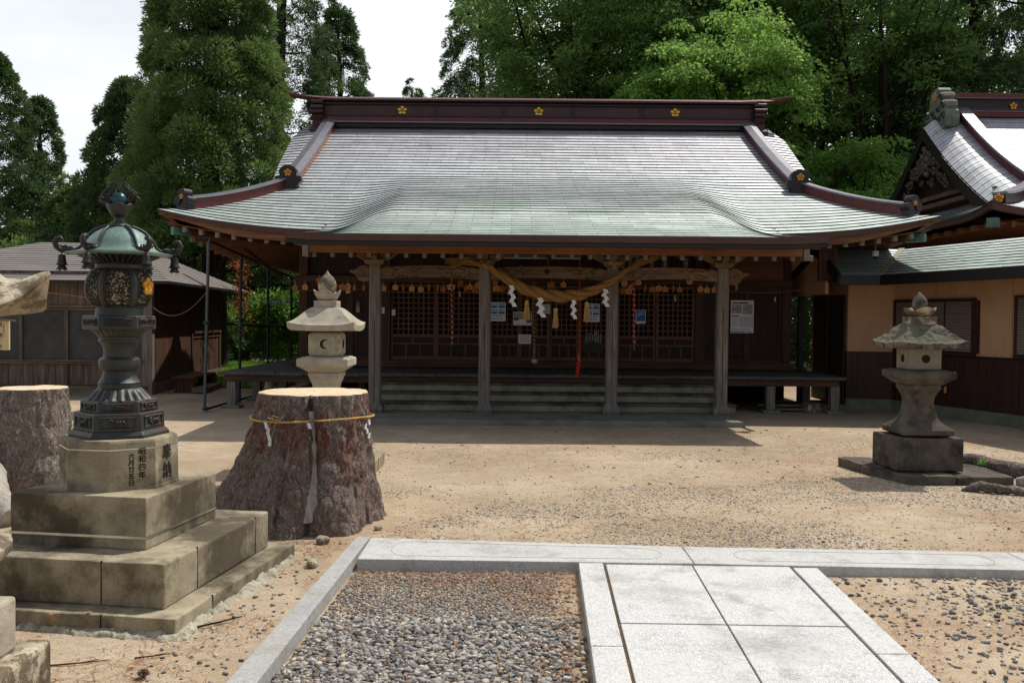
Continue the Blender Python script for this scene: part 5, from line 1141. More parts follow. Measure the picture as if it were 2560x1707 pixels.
def window(t0, t1, z0, z1):
    w = MB(); wbox(w, t0, t1, .0, .02, z0, z1); w = w.build('window', M['trimdark'], cb)
    m = MB(); wbox(m, t0-.05, t1+.05, 0, .05, z1, z1+.045); wbox(m, t0-.05, t1+.05, 0, .055, z0-.045, z0); wbox(m, t0-.05, t0, 0, .05, z0, z1); wbox(m, t1, t1+.12, 0, .05, z0, z1)
    k = 3 if t1-t0 > 1.5 else 2
    for i in range(1, k+1): tt = lerp(t0, t1, i/k); wbox(m, tt-.02, tt+.0, .02, .045, z0, z1)
    m.build('frame', M['wains'], w); m = MB(); z = z0+.02
    while z < z1-.02: m.add([wp(t0, .022, z+.03), wp(t1, .022, z+.03), wp(t1, .042, z), wp(t0, .042, z), wp(t1, .022, z-.002), wp(t0, .022, z-.002)], [(3, 2, 1, 0), (5, 4, 2, 3)]); z += .038
    m.build('louvre', M['louvre'], w)
window(.08, 1.85, 1.12, 1.98); window(2.72, 4.2, 1.12, 2.0)
d = MB().box(6.185, 6.215, 16.75, 18.4, .1, 2.06).build('door', M['trimdark'], cb); m = MB(); m.box(6.17, 6.19, 16.66, 16.75, .0, 2.12); m.box(6.17, 6.19, 17.55, 17.59, .1, 2.06); m.box(6.17, 6.19, 16.75, 18.4, 2.06, 2.12); m.build('frame', M['wains'], d)
m = MB(); m.cbox(wp(1.3, .04, .48), (.05, .05, .12), rz=-.3); m.build('tap', m_plain('brass_tap', '#a06a3a', .4, .6), cb, bevel=.01)
# its roof: short arm towards the hall and long arm along the wall
E0, Z0, ZR = .72, 2.43, 2.98
ec = Vector((6.42, 15.62)); vt = Vector((7.3, 16.85))
def crow(m, P0, P1, Q0, Q1, n, z0, z1):
    """courses from eave line P0-P1 up to ridge line Q0-Q1"""
    for j in range(n):
        a_, b_ = j/n, (j+1)/n; f = lambda A, B, t, dz: (lerp(A[0], B[0], t), lerp(A[1], B[1], t), lerp(z0, z1, t**1.0)+dz)
        m.add([f(P0, Q0, a_, 0), f(P1, Q1, a_, 0), f(P1, Q1, a_, .015), f(P0, Q0, a_, .015), f(P1, Q1, b_, .002), f(P0, Q0, b_, .002)], [(0, 1, 2, 3), (3, 2, 4, 5)]); m.mi[-2] = 1
m = MB(); e2 = (ec.x+wd.x*5.4, ec.y+wd.y*5.4); v2 = (vt.x+wd.x*6.2, vt.y+wd.y*6.2)
crow(m, (5.72, 15.7), ec, (5.72, 16.85), vt, 10, Z0, ZR); crow(m, ec, e2, vt, v2, 10, Z0, ZR)
far = (vt.x+1.3+wd.x*6.2, vt.y+.5+wd.y*6.2); crow(m, (vt.x+1.5, vt.y+1.85), (5.72, 18.7), vt, (5.72, 16.85), 8, Z0, ZR); crow(m, far, (vt.x+1.5, vt.y+1.85), v2, vt, 8, Z0, ZR)
m.build('roof', [M['roof3'], M['riser']], cb)
m = MB(); m.beam((ec.x, ec.y, Z0+.02), (vt.x, vt.y, ZR+.02), .1, .02); m.build('valley_flashing', m_plain('valley', '#8a8468', .5, .2), cb)
for a_, b_ in (((5.72, 15.7), ec), (ec, e2)):
    m = MB(); m.beam((a_[0], a_[1]+.03, Z0-.085), (b_[0], b_[1]+.03, Z0-.085), .05, .17); m.build('eave_board', M['trimdark'], cb)
m = MB(); m.prism([(5.75, 15.8), (6.35, 15.75), (7.0, 16.5), (6.2, 16.65), (5.75, 16.7)], Z0-.1, Z0-.06); m.build('soffit', M['trimdark'], cb)
m = MB(); q = [wp(t, o, 0)[:2] for t, o in ((-.3, 0), (-.3, .75), (TL, .75), (TL, 0))]; m.prism(q, Z0-.1, Z0-.06); m.build('soffit', M['trimdark'], cb)
for s in (0, 1):
    m = MB(); m.beam((5.7, 15.66 if s == 0 else 18.74, Z0-.06), (5.7, 16.85, ZR-.04), .05, .17); m.build('bargeboard', M['trimdark'], cb)
m = MB(); m.prism([(16.35, 2.12), (18.5, 2.12), (18.5, 2.36), (16.95, 2.88), (16.35, 2.62)], 5.70, 5.76, 'x'); m.build('gable_panel', M['peach'], cb)
m = MB(); m.box(5.73, 5.83, 17.9, 18.0, 0, 2.5); m.build('end_post', M['trimdark'], cb)
# ------------------------------------------------------------ second hall behind it, gable towards us
h2 = thing('rear_hall', 'taller hall at the right edge with a carved gable, green ridge ornament and dark roof', 'hall', (14, 24.3, 0))
GX_, R2, EZ2, EY2 = 11.05, 24.3, 4.0, 18.9; Pz = lambda d: EZ2-.02+.33*d+.052*d*d      # d from eave to ridge 5.4
def z2f(X, Y): d = np.clip(R2-abs(Y-R2)-EY2, 0, 5.4); return Pz(d)+0*np.asarray(X, float)+.2*np.clip((11.6-np.asarray(X, float))/1.6, 0, 1)**2*max(0, 1-float(d)/1.5)
m = MB(); rows = list(np.arange(EY2, 20.5, .2)); courses(m, rows, lambda y: lerp(10.05, 11.35, (y-EY2)/1.6), lambda y: 24., z2f, 60, lip=.012)
def v2f(X, Y):
    z = z2f(X, Y); t = np.clip((11.95-X)/.9, 0, 1); return z-.42*t**2
rows2 = list(np.arange(20.3, R2-.05, .2))+[R2]; courses(m, rows2, lambda y: GX_, lambda y: 24., v2f, 80, lip=.014)
courses(m, list(np.linspace(20.38, R2, 18)), lambda y: GX_, lambda y: 24., v2f, 30, swap=lambda X, Y, Z: (X[:, ::-1], 2*R2-Y[:, ::-1], Z[:, ::-1]))
courses(m, list(np.linspace(EY2, 20.4, 8)), lambda y: lerp(10.05, 11.35, (y-EY2)/1.6), lambda y: 24., z2f, 30, swap=lambda X, Y, Z: (X[:, ::-1], 2*R2-Y[:, ::-1], Z[:, ::-1]))
n = 13
for j in range(n):        # left skirt
    t0, t1 = j/n, (j+1)/n; ysn = np.linspace(0, 1, 40)
    def row(t, dz): 
        y0 = lerp(EY2, 20.5, t); y1 = 2*R2-y0; yy = lerp(y0, y1, ysn); zz = Pz(1.6*t)+.2*(1-t)**2*np.clip((np.abs(yy-R2)-3.8)/1.6, 0, 1)**2+dz; return np.full(40, lerp(10.05, 11.6, t)), yy, zz
    A, B, C = row(t0, 0), row(t0, .02), row(t1, .003); q3 = [np.stack([A[i_], B[i_], C[i_]])[:, ::-1] for i_ in range(3)]; m.cur = 1; m.grid(*[q_[:2] for q_ in q3]); m.cur = 0; m.grid(*[q_[1:] for q_ in q3])
m.build('roof', [M['roof2'], M['riser']], h2)
m = MB(); ysn = np.linspace(20.4, R2, 12)
for s in (0, 1):
    yy = ysn if s == 0 else 2*R2-ysn
    for (x0, dz0, dz1) in ((GX_+.02, -.32, -.02), (GX_+.14, -.5, -.3)): m.loft([[(x0-.04, y, float(v2f(np.array(GX_), y))+dz0), (x0+.06, y, float(v2f(np.array(GX_), y))+dz0), (x0+.06, y, float(v2f(np.array(GX_), y))+dz1), (x0-.04, y, float(v2f(np.array(GX_), y))+dz1)] for y in yy])
m.build('bargeboard', M['darkcop'], h2)
m = MB(); pts = [(y, float(v2f(np.array(GX_), y))-.3) for y in ysn]; m.prism(pts+[(2*R2-a_, b_) for a_, b_ in pts[::-1]], 11.55, 11.65, 'x'); m.build('gable_wall', M['brown_y'], h2)
for z0, x0 in ((4.72, 11.3), (4.95, 11.4)): m = MB(); m.box(x0, x0+.14, 21.1+(z0-4.7)*2, 27.5-(z0-4.7)*2, z0, z0+.12); m.build('gable_beam', M['carve'], h2, bevel=.01)
m = MB(); r = random.Random(8)
for s in (-1, 1):
    for k in range(26):
        v = r.random(); y = R2+s*(v*1.15+.05); z = 6.15-v*.75+r.uniform(-.28, .12); m.tube([(11.1+.05*sin(q), y+.1*cos(q*.9+k), z+.1*sin(q*.9+k)) for q in range(5)], [.04, .045, .04, .03, .02], 6)
for k in range(8): m.sphere((11.12, R2+r.uniform(-.12, .12), 6.3-.1*k), .09, 8, 6)
for k in range(9): m.sphere((11.3, R2+r.uniform(-.6, .6), 5.3+r.uniform(0, .25)), .08, 8, 6)
m.build('gable_carving', m_wood('grey_carving', '#40362f', '#766a60', 'z', .8, 10, .5), h2, smooth=60)
rd = MB().box(11.75, 24, R2-.2, R2+.2, 6.95, 7.62).build('ridge', M['darkcop'], h2)
for z0, z1, o, mt in ((7.12, 7.25, .27, 'redcop'), (7.25, 7.27, .3, 'greycop'), (7.27, 7.36, .22, 'browncop'), (7.6, 7.62, .3, 'greycop'), (7.625, 7.74, .28, 'redcop')): m = MB(); m.box(11.75, 24, R2-o, R2+o, z0, z1); m.build('ridge_band', M[mt], rd, bevel=.006)
plum((13.33, R2-.24, 7.42), .11, M['goldleaf'], rd)
m = MB(); pts = []
for s in (0, 1):
    for t in np.linspace(0, 1, 12): pass
pts = [Vector((11.98+.05*t, lerp(R2-.15, 19.9, t), 0)) for t in np.linspace(0, 1, 14)]
for p in pts: p.z = float(z2f(p.x, p.y))
m.loft([[(p.x-.13, p.y, p.z-.02), (p.x+.13, p.y, p.z-.02), (p.x+.13, p.y, p.z+.24), (p.x-.13, p.y, p.z+.24)] for p in pts]); dr = m.build('descending_ridge', M['redcop'], h2)
m = MB(); m.loft([[(p.x-.17, p.y, p.z+.24), (p.x+.17, p.y, p.z+.24), (p.x+.15, p.y, p.z+.29), (p.x-.15, p.y, p.z+.29)] for p in pts]); m.build('ridge_cap', M['greycop'], dr)
hp = [Vector((lerp(11.9, 10.35, t), lerp(20.6, 19.15, t), 0)) for t in np.linspace(0, 1, 8)]
for p in hp: p.z = float(z2f(p.x, p.y))
nn = Vector((1, -1.07, 0)).normalized()
m = MB(); m.loft([[tuple(p-nn*.13), tuple(p+nn*.13), tuple(p+nn*.13+Vector((0, 0, .2))), tuple(p-nn*.13+Vector((0, 0, .2)))] for p in hp]); hr = m.build('hip_ridge', M['browncop'], h2)
m = MB(); m.loft([[tuple(p-nn*.17+Vector((0, 0, .2))), tuple(p+nn*.17+Vector((0, 0, .2))), tuple(p+nn*.14+Vector((0, 0, .25))), tuple(p-nn*.14+Vector((0, 0, .25)))] for p in hp]); m.build('ridge_cap', M['greycop'], hr)
plum(tuple(hp[-1]+Vector((-.06, -.08, .1))), .11, M['goldleaf'], hr, nrm=(-.5, -.85, 0))
# carved green ornament on the ridge end
m = MB(); prof_ = [(-.75, 6.95), (-.72, 7.1), (-.6, 7.16), (-.62, 7.32), (-.5, 7.42), (-.42, 7.36), (-.34, 7.5), (-.36, 7.66), (-.26, 7.84), (-.1, 7.93), (.08, 7.93), (.16, 7.84), (.1, 7.78), (.3, 7.76), (.36, 7.64), (.3, 7.56), (.46, 7.5), (.5, 7.36), (.44, 7.3), (.56, 7.22), (.6, 7.05), (.55, 6.8), (.3, 6.72), (0, 7.0), (-.3, 6.85)]
m.prism([(R2-u*1.05, z) for u, z in prof_][::-1], 11.36, 11.72, 'x'); om = m.build('ridge_ornament', m_stone('green_ornament', '#4d5c52', '#7d8478', None, '#6b5a4c', (.5, .65), 5, 60, .6, .6), h2, bevel=.03)
m = MB(); r = random.Random(12)
for u, z, rr_ in ((.3, 7.62, .11), (.4, 7.38, .12), (.42, 7.1, .12), (.15, 7.3, .1), (-.15, 7.25, .1), (-.45, 7.25, .12), (-.55, 7.05, .1), (.2, 7.05, .09), (0, 7.12, .08), (-.3, 7.0, .09)):
    m.tube([(11.35, R2-u*1.05+(rr_-.012*q)*cos(q*.8), z+(rr_-.012*q)*sin(q*.8)) for q in range(9)], .028, 6)
m.build('scroll_relief', M['bronze'], om, smooth=60); plum((11.35, R2+.05, 7.7), .13, M['goldleaf'], om, nrm=(-1, 0, 0))
# eaves and dark walls of the rear hall
m = MB(); m.box(12.4, 24, 20.6, 28, 0, 4.4); m.build('wall', M['brown_z'], h2)
m = MB(); m.box(10.35, 24, 19.2, 29.4, 3.72, 3.78); m.build('soffit', M['soffit'], h2)
m = MB(); xx = np.linspace(10.05, 24, 40); m.loft([[(x, EY2+.02, float(z2f(x, EY2))+o) for o in (-.14, .01)]+[(x, EY2+.12, float(z2f(x, EY2))+o) for o in (.01, -.14)] for x in xx]); m.build('eave_edge', M['fasciabrown'], h2)
m = MB(); m.loft([[(10.07+i_, y, EZ2+.2*max(0, (abs(y-R2)-3.8)/1.6)**2+o) for i_, o in ((0, -.14), (0, .01), (.1, .01), (.1, -.14))] for y in np.linspace(EY2, 2*R2-EY2, 40)]); m.build('eave_edge', M['fasciabrown'], h2)
for k in range(14):
    y = 19.4+.6*k; m = MB(); m.beam((10.2, y, 3.72), (12.4, y, 4.0), .09, .12); r_ = m.build('rafter', M['rafter'], h2)
for x in np.arange(10.6, 16, .5): m = MB(); m.beam((x, EY2+.12, 3.72), (x, 20.7, 4.0), .09, .12); m.build('rafter', M['rafter'], h2)
m = MB(); m.cbox((10.15, 19.0, 3.74), (.22, .2, .2), rz=.78); m.build('end_cap', M['verdigris'], h2)
# ------------------------------------------------------------ small things on the ground at right
for i, (x, y, a_, b_, c_, lb) in enumerate(((5.35, 15.95, .18, .14, .16, 'pale squarish rock under the right deck beside the stacked boards'), (5.9, 16.2, .2, .16, .12, 'low grey block at the foot of the right deck leg'))):
    o = MB().cbox((x, y, c_/2), (a_*1.5, b_*1.4, c_), rz=.4).build('rock', M['lichen'] if i == 0 else M['found'], bevel=.02); subdiv_rough(o, 2, .03, 8, i); tag(o, lb, 'rock')
pb = []
for i, (x, y, z, rz) in enumerate(((4.95, 16.0, .05, .05), (4.9, 16.2, .1, -.04), (5.1, 16.7, .05, .2))):
    o = MB().cbox((x, y, z), (1.0-.1*i, .16, .035), rz=rz).build('plank', M['oldwood_z'] if i else M['shedwood_x'], bevel=.004); tag(o, ('pale plank lying on the ground under the right deck', 'plank stacked on top of the pale one under the right deck', 'short plank lying at an angle at the back under the right deck')[i], 'plank')
def root(pts, r, label, seed, name='tree_root', mat=None):
    P = [Vector(p) for p in pts]; Q = []; R_ = []; N = 10
    for i in range(len(P)-1):
        for k in range(N): t = k/N; Q.append(P[i].lerp(P[i+1], t)); R_.append(lerp(r[i], r[i+1], t))
    Q.append(P[-1]); R_.append(r[-1]); m = MB(); m.tube(Q, R_, 14); o = m.build(name, mat or M['rootbark'], smooth=70); rough_verts(o, .025, 9, seed); rough_verts(o, .012, 30, seed+3); return tag(o, label, 'root')
root([(4.75, 9.9, .07), (5.05, 9.75, .1), (5.3, 9.35, .06), (5.7, 9.1, .08), (6.4, 9.2, .03), (7., 9.1, -.08)], [.07, .08, .09, .08, .06, .03], 'long knobbly root lying behind the right stone lantern', 1)
root([(4.35, 8.6, .0), (4.5, 8.55, .04), (4.72, 8.42, .035), (4.95, 8.25, .0)], [.02, .045, .04, .012], 'short bare root chunk lying in front of the right stone lantern', 2)
root([(4.9, 8.5, .0), (5.1, 8.6, .025), (5.35, 8.62, .02), (5.6, 8.55, 0)], [.01, .028, .02, .012], 'slim root curving out of the sand right of the bare chunk', 3)
root([(5.1, 8.95, .02), (5.2, 8.75, .08), (5.35, 8.5, .06), (5.6, 8.3, .02)], [.06, .08, .07, .06], 'pale split root reaching towards the right edge', 4, mat=M['bare'])
root([(5.12, 8.85, .03), (5.3, 8.9, .17), (5.45, 9.0, .26)], [.04, .045, .04], 'bleached broken branch stub pointing up by the right edge', 5, mat=M['bare'])
root([(5.0, 8.05, -.02), (5.3, 7.95, .06), (5.8, 8.15, .1), (6.5, 8.3, .05), (7.2, 8.3, -.1)], [.03, .1, .14, .12, .05], 'thick grey root spreading in from the right edge', 6)
root([(4.75, 7.5, -.02), (5.05, 7.55, .05), (5.5, 7.6, .1), (6.2, 7.8, .06), (7., 8.1, -.1)], [.02, .08, .12, .11, .04], 'lowest thick root spreading in from the right edge', 7)
root([(-2.75, 8.3, .0), (-2.5, 8.3, .05), (-2.2, 8.2, .03), (-1.9, 8.0, .0)], [.03, .05, .05, .04], 'small surface root left of the roped stump', 8)
root([(-3.8, 6.8, .05), (-4.1, 7.0, .2), (-4.3, 7.4, .3)], [.1, .14, .1], 'pale root flare in front of the narrow grey stump', 9, mat=M['bare'])
for i, (x, y, s_, lb) in enumerate(((-1.33, 6.33, .045, 'white angular stone between the roped stump and the kerb corner'), (-1.27, 5.72, .04, 'pale stone beside the mortar skirt of the pedestal'), (-1.0, 6.75, .03, 'small pale stone on the sand at the foot of the roped stump'))):
    o = MB().sphere((x, y, s_*.5), s_, 9, 7, sz=.8).build('stone', M['lichen']); rough_verts(o, .02, 14, i); tag(o, lb, 'stone')
# pine cone
m = MB(); cx, cy = -1.62, 3.93
for j in range(7):
    for k in range(8):
        a_ = k*pi/4+j*.4; rr_ = .016*sin(pi*(j+1)/8.5)+.003; z = .006+.0045*j; m.add([(cx+rr_*.4*cos(a_), cy+rr_*.4*sin(a_), z), (cx+rr_*1.3*cos(a_-.3), cy+rr_*1.3*sin(a_-.3), z+.004), (cx+rr_*1.5*cos(a_), cy+rr_*1.5*sin(a_), z+.007), (cx+rr_*1.3*cos(a_+.3), cy+rr_*1.3*sin(a_+.3), z+.004)], [(0, 1, 2), (0, 2, 3)])
tag(m.build('pine_cone', m_plain('cone_scales', '#4a3026', .8)), 'small brown pine cone lying on the sand left of the gravel kerb', 'pine cone')
for i, (p, q, r_, lb) in enumerate((((-1.62, 4.55, .01), (-1.42, 4.72, .015), .006, 'dark twig lying beside the left kerb strip'), ((-2.1, 4.05, .006), (-1.85, 4.12, .008), .004, 'thin reddish twig on the sand in front of the pedestal'), ((-1.75, 4.15, .006), (-1.6, 4.2, .01), .004, 'short reddish twig near the mortar skirt'))):
    m = MB(); p, q = Vector(p), Vector(q); m.tube([p, p.lerp(q, .5)+Vector((.01, -.012, .004)), q], [r_, r_*.8, r_*.5], 6); m.tube([p.lerp(q, .5), p.lerp(q, .7)+Vector((.04, .01, .01))], [r_*.6, r_*.3], 5); tag(m.build('twig', M['rust'] if i else M['trunk']), lb, 'twig')
def leafbit(x, y, z, s_, a_, lb):
    m = MB(); P = [(s_*cos(a_+q)*(1.6 if k % 2 else .7), s_*sin(a_+q)*.7) for k, q in enumerate(np.linspace(0, 2*pi, 9)[:-1])]; m.loft([[(x+u, y+v, z+o+.006*abs(u)/s_) for u, v in P] for o in (.002, .0035)]); tag(m.build('fallen_leaf', M['plaque2'] if s_ > .008 else M['cut']), lb, 'leaf')
for x, y, z, s_, a_, lb in ((-2.3, 4.47, .097, .014, .3, 'rust leaf on the lowest pedestal step, left one'), (-2.13, 4.5, .097, .013, 1.2, 'rust leaf on the lowest pedestal step, right one'), (-1.77, 5.65, .333, .013, 0, 'orange leaf on the right end of the upper pedestal step'), (-2.2, 4.17, .004, .012, .5, 'pale leaf scrap on the sand left of the mortar'), (-1.72, 4.02, .004, .01, .9, 'pale leaf scrap on the sand near the pine cone'), (1.0, 6.9, .004, .02, .4, 'orange leaf on the sand beyond the kerb joint')): leafbit(x, y, z, s_, a_, lb)
# signboard at the left edge
sg = thing('sign_board', 'cream wooden notice board with small black writing at the left edge', 'sign', (-5.35, 9.0, 0))
b_ = MB().box(-5.62, -5.05, 8.99, 9.015, 1.25, 1.545).build('board', M['signwood'], sg, bevel=.003)
m = MB(); m.beam((-5.72, 8.97, 1.60), (-4.98, 8.97, 1.545), .05, .012); m.build('cap', M['shedwood_x'], sg); MB().box(-5.39, -5.33, 9.02, 9.08, 0, 1.5).build('post', M['shedwood'], sg)
for x, txt, s_, dz in ((-5.1, '奉納の由来について', .014, .0), (-5.135, '黄 銅', .045, .0), (-5.135, '(二 基)', .03, -.11), (-5.16, '昭和四年六月建之', .016, -.05)):
    zc = 1.5+dz
    for ch in txt: text_part(ch, s_, (x, 8.9885, zc), FRONT, M['ink'], b_); zc -= s_*1.15
# overhead wire far left
m = MB(); m.tube([(-13.5, 20, 4.1), (-11.3, 20, 3.5), (-9, 20, 3.3)], .012, 5); tag(m.build('cable', M['pipedark']), 'thin dark cable sloping down over the shed roof at far left', 'cable')
m = MB(); m.tube([(-9.0, 17.2, 2.05), (-8.0, 17.2, 1.93), (-7.45, 17.4, 1.95)], .007, 5); tag(m.build('cord', m_plain('orange_cord', '#8a5a2e', .8)), 'thin orange cord sagging along the shed front under the eave', 'cord')
m = MB(); m.tube([(lerp(-7.4, -5.15, t), lerp(18.1, 15.15, t), lerp(1.95, 2.05, t)-.38*4*t*(1-t)) for t in np.linspace(0, 1, 16)], .006, 5); tag(m.build('cord', M['cord']), 'thin cord slung between the shed corner and the scaffold pole', 'cord')
m = MB(); m.tube([(-7.4, 25, 2.05), (-5.1, 24, 1.95), (-3.8, 23, 2.1)], .012, 5); tag(m.build('cord', m_plain('violet_cord', '#5a5f9c', .6)), 'pale violet cord stretched in front of the bushes beyond the scaffold', 'cord')
# ------------------------------------------------------------ things hanging in the porch
RYP = 14.27
def ropept(px, py, Y=RYP): return (px, Y, py)
CL = [(-.55, 2.47), (-.38, 2.44), (-.24, 2.335), (-.04, 2.215), (.15, 2.11), (.37, 2.03), (.6, 1.985), (.83, 1.98), (1.05, 2.0), (1.27, 2.07), (1.5, 2.18), (1.68, 2.3), (1.86, 2.44)]
def cat_(P, n):
    out = []
    for i in range(len(P)-1):
        p0, p1, p2, p3 = P[max(i-1, 0)], P[i], P[i+1], P[min(i+2, len(P)-1)]
        for k in range(n):
            t = k/n; out.append(tuple(.5*((2*b)+(-a+c)*t+(2*a-5*b+4*c-d)*t*t+(-a+3*b-3*c+d)*t**3) for a, b, c, d in zip(p0, p1, p2, p3)))
    out.append(P[-1]); return out
line = cat_(CL, 14); N = len(line)
big = thing('shimenawa_rope', 'thick twisted straw festoon rope slung between the two middle porch posts', 'rope', (.6, RYP, 2.2))
for k in range(3):
    pts, rad = [], []
    for i, (x, z) in enumerate(line):
        u = i/(N-1); th = .022+.064*sin(pi*u)**.95; a = k*2*pi/3+u*2*pi*3.1; pts.append((x, RYP-.05*sin(pi*u)+th*.62*cos(a), z+th*.62*sin(a)+.0)); rad.append(th*.66)
    m = MB(); m.tube(pts, rad, 14); o = m.build('strand', M['straw'], big, smooth=80); rough_verts(o, .007, 30, k)
r = random.Random(6)
for s, base, tip in ((-1, Vector((-.5, RYP, 2.46)), Vector((-.98, RYP-.02, 2.5))), (1, Vector((1.8, RYP, 2.4)), Vector((2.42, RYP-.02, 2.72)))):
    m = MB()
    for q in range(70):
        e = tip+Vector((r.uniform(-.12, .06), r.uniform(-.06, .06), r.uniform(-.1, .07))); mid = base.lerp(e, .5)+Vector((0, r.uniform(-.03, .03), (.06 if s < 0 else .0)+r.uniform(-.02, .03))); m.tube([base+Vector((0, r.uniform(-.03, .03), r.uniform(-.03, .03))), mid, e], [.006, .006, .002], 4)
    m.build('frayed_end', M['straw'], big)
for x in (-.44, 1.61): m = MB(); m.tube([(x-.08, RYP-.03, 2.55), (x+.03, RYP-.09, 2.42), (x+.09, RYP, 2.56), (x-.02, RYP-.08, 2.43)], .006, 5); m.build('tie', M['strawpale'], big)
def ro(px): return float(np.interp(px, [a for a, _ in line], [b for _, b in line]))
g = 'white zigzag papers on the straw rope'
for x, h, w, ln, lb in ((-.02, .40, .085, .12, 'white zigzag paper streamer furthest left on the big straw rope'), (.43, .37, .1, .15, 'white zigzag paper streamer, second from the left on the big rope, widest one'), (.96, .36, .075, .06, 'white zigzag paper streamer, third from the left on the big rope, narrowest one'), (1.46, .33, .085, .08, 'white zigzag paper streamer furthest right on the big straw rope')):
    shide('paper_streamer', lb, (x, RYP-.12, ro(x)-.06), h*.82, w, ln, 5, 0, g)
for x, dz, lb in ((.23, -.14, 'straw tassel furthest left under the rope, in front of a photo poster'), (.69, -.16, 'straw tassel in the middle, under the lowest sag of the rope'), (1.185, -.12, 'straw tassel furthest right, beside the bright red bell rope')):
    t_ = thing('straw_tassel', lb, 'tassel', (x, RYP, ro(x)-.08), 'straw tassels under the rope'); z = ro(x)+dz-.02; m = MB(); m.tube([(x, RYP, ro(x)-.08), (x, RYP, z)], .003, 4); m.build('string', M['cord'], t_)
    m = MB(); m.lathe(((0, .012), (-.012, .034), (-.06, .035), (-.075, .03)), (x, RYP, z), 14); m.build('head', M['strawpale'], t_, smooth=50); m = MB()
    for q in range(90):
        a = r.uniform(0, 2*pi); rr_ = r.uniform(.2, 1); m.tube([(x+.03*rr_*cos(a), RYP+.03*rr_*sin(a), z-.07), (x+.045*rr_*cos(a), RYP+.045*rr_*sin(a), z-.2), (x+.06*rr_*cos(a)+.006*(x > 1), RYP+.06*rr_*sin(a), z-.30-r.uniform(0, .03))], [.0045, .004, .002], 4)
    m.build('skirt', M['strawpale'], t_)
def bellrope(x, zt, zb, mat, rad, label, end, Y=15.5, group='bell ropes in the porch'):
    t_ = thing('bell_rope', label, 'bell rope', (x, Y, zb), group); m = MB(); n = 60
    for k in range(2): m.tube([(x+.012*(i/n)**2+rad*.45*cos(i*.9+k*pi), Y+rad*.45*sin(i*.9+k*pi), lerp(zt, zb, i/n)) for i in range(n+1)], rad*.62, 7)
    m.build('rope', M[mat], t_, smooth=60)
    if end == 'grip': MB().lathe(((0, .02), (.0, .03), (-.2, .031), (-.2, .02)), (x+.012, Y, zb), 16).build('wooden_grip', M['carve'], t_, smooth=40); MB().sphere((x+.012, Y, zb-.26), .058, 16, 10, sz=1).build('knob', M['lichen'], t_, smooth=60)
    elif end == 'knots':
        MB().lathe(((0, .018), (0, .024), (-.11, .024), (-.11, .018)), (x, Y, zb), 14).build('wooden_grip', M['plaque2'], t_, smooth=40); m = MB()
        for q in range(9): m.sphere((x+.012*(-1)**q-.003*q, Y, zb-.13-.033*q), .026+.006*(q in (0, 1, 5)), 9, 6)
        m.build('knotted_tail', M['orange'], t_, smooth=60)
    else:
        m = MB()
        for q in range(26): a = r.uniform(0, 6.28); m.tube([(x+.01, Y, zb), (x+.012+.02*cos(a), Y+.02*sin(a), zb-.08-r.uniform(0, .03))], [.006, .004], 4)
        m.build('tassel', M['cord' if end == 'frayed' else 'bellrope'], t_)
bellrope(-1.05, 2.72, 1.25, 'bellrope', .02, 'thin red and white bell rope hanging in the left bay', 'tassel')
bellrope(.375, 2.3, 1.15, 'tanrope', .036, 'thick tan bell rope with a wooden grip and round knob', 'grip')
bellrope(1.16, 2.75, 1.02, 'redrope', .022, 'bright red bell rope ending in orange knots', 'knots')
bellrope(2.1, 2.3, 1.2, 'bellrope', .024, 'red and white bell rope with a frayed end hanging in the right bay', 'frayed')
# ---- notices and posters on the doors
PY_ = 17.535
def poster(name, label, x0, x1, z0, z1, Y=PY_, mat='paper', cat='poster', parts=(), group=None):
    o = tag(MB().box(x0, x1, Y-.004, Y, z0, z1).build(name, M[mat]), label, cat, group); w, h = x1-x0, z1-z0; by = {}
    for mt, a, b, c, d in parts: by.setdefault(mt, []).append((x0+a*w, x0+b*w, z1-d*h, z1-c*h))
    for i, (mt, L) in enumerate(by.items()):
        m = MB()
        for a, b, c, d in L: m.box(a, b, Y-.0052-.0004*i, Y-.004, c, d)
        q = m.build('printing', M[mt], o)
    return o
grid4 = [('lightblue', a, a+.42, c, c+.26) for a in (.05, .53) for c in (.04, .36)]+[('blue', a+.02, a+.4, c+.16, c+.25) for a in (.05, .53) for c in (.04, .36)]+[('blue', .1+.15*i, .1+.15*i+.09, c, c+.06) for i in range(5) for c in (.68, .83)]
poster('poster', 'white sheet of four blue pictures, left of the rope, beside the second post', -.43, -.13, 1.57, 1.94, parts=grid4)
poster('poster', 'white sheet of four blue pictures behind the rightmost straw tassel', 1.42, 1.71, 1.57, 1.93, parts=grid4)
poster('poster', 'landscape photo poster, grey beach left and blue picture right, behind the left tassel', .02, .38, 1.49, 1.755, parts=[('inkpale', .02, .55, .05, .55), ('ink', .04, .28, .45, .62), ('blue', .7, .98, .03, .8), ('red', .78, .95, .2, .3), ('white', .0, .99, .88, 1.)])
poster('notice', 'small pale grey notice behind the second zigzag streamer', .52, .74, 1.725, 1.91, mat='white', cat='notice', parts=[('inkpale', .12, .88, .12+.13*i, .17+.13*i) for i in range(6)])
poster('notice', 'small white notice of printed lines below the photo poster', .125, .37, 1.135, 1.315, mat='paper', cat='notice', parts=[('inkpale', .1, .9, .12+.11*i, .17+.11*i) for i in range(7)])
bb = poster('black_notice_board', 'black board with columns of white writing beside the orange knots', 1.39, 1.77, .965, 1.32, mat='black', cat='notice board', Y=17.53)
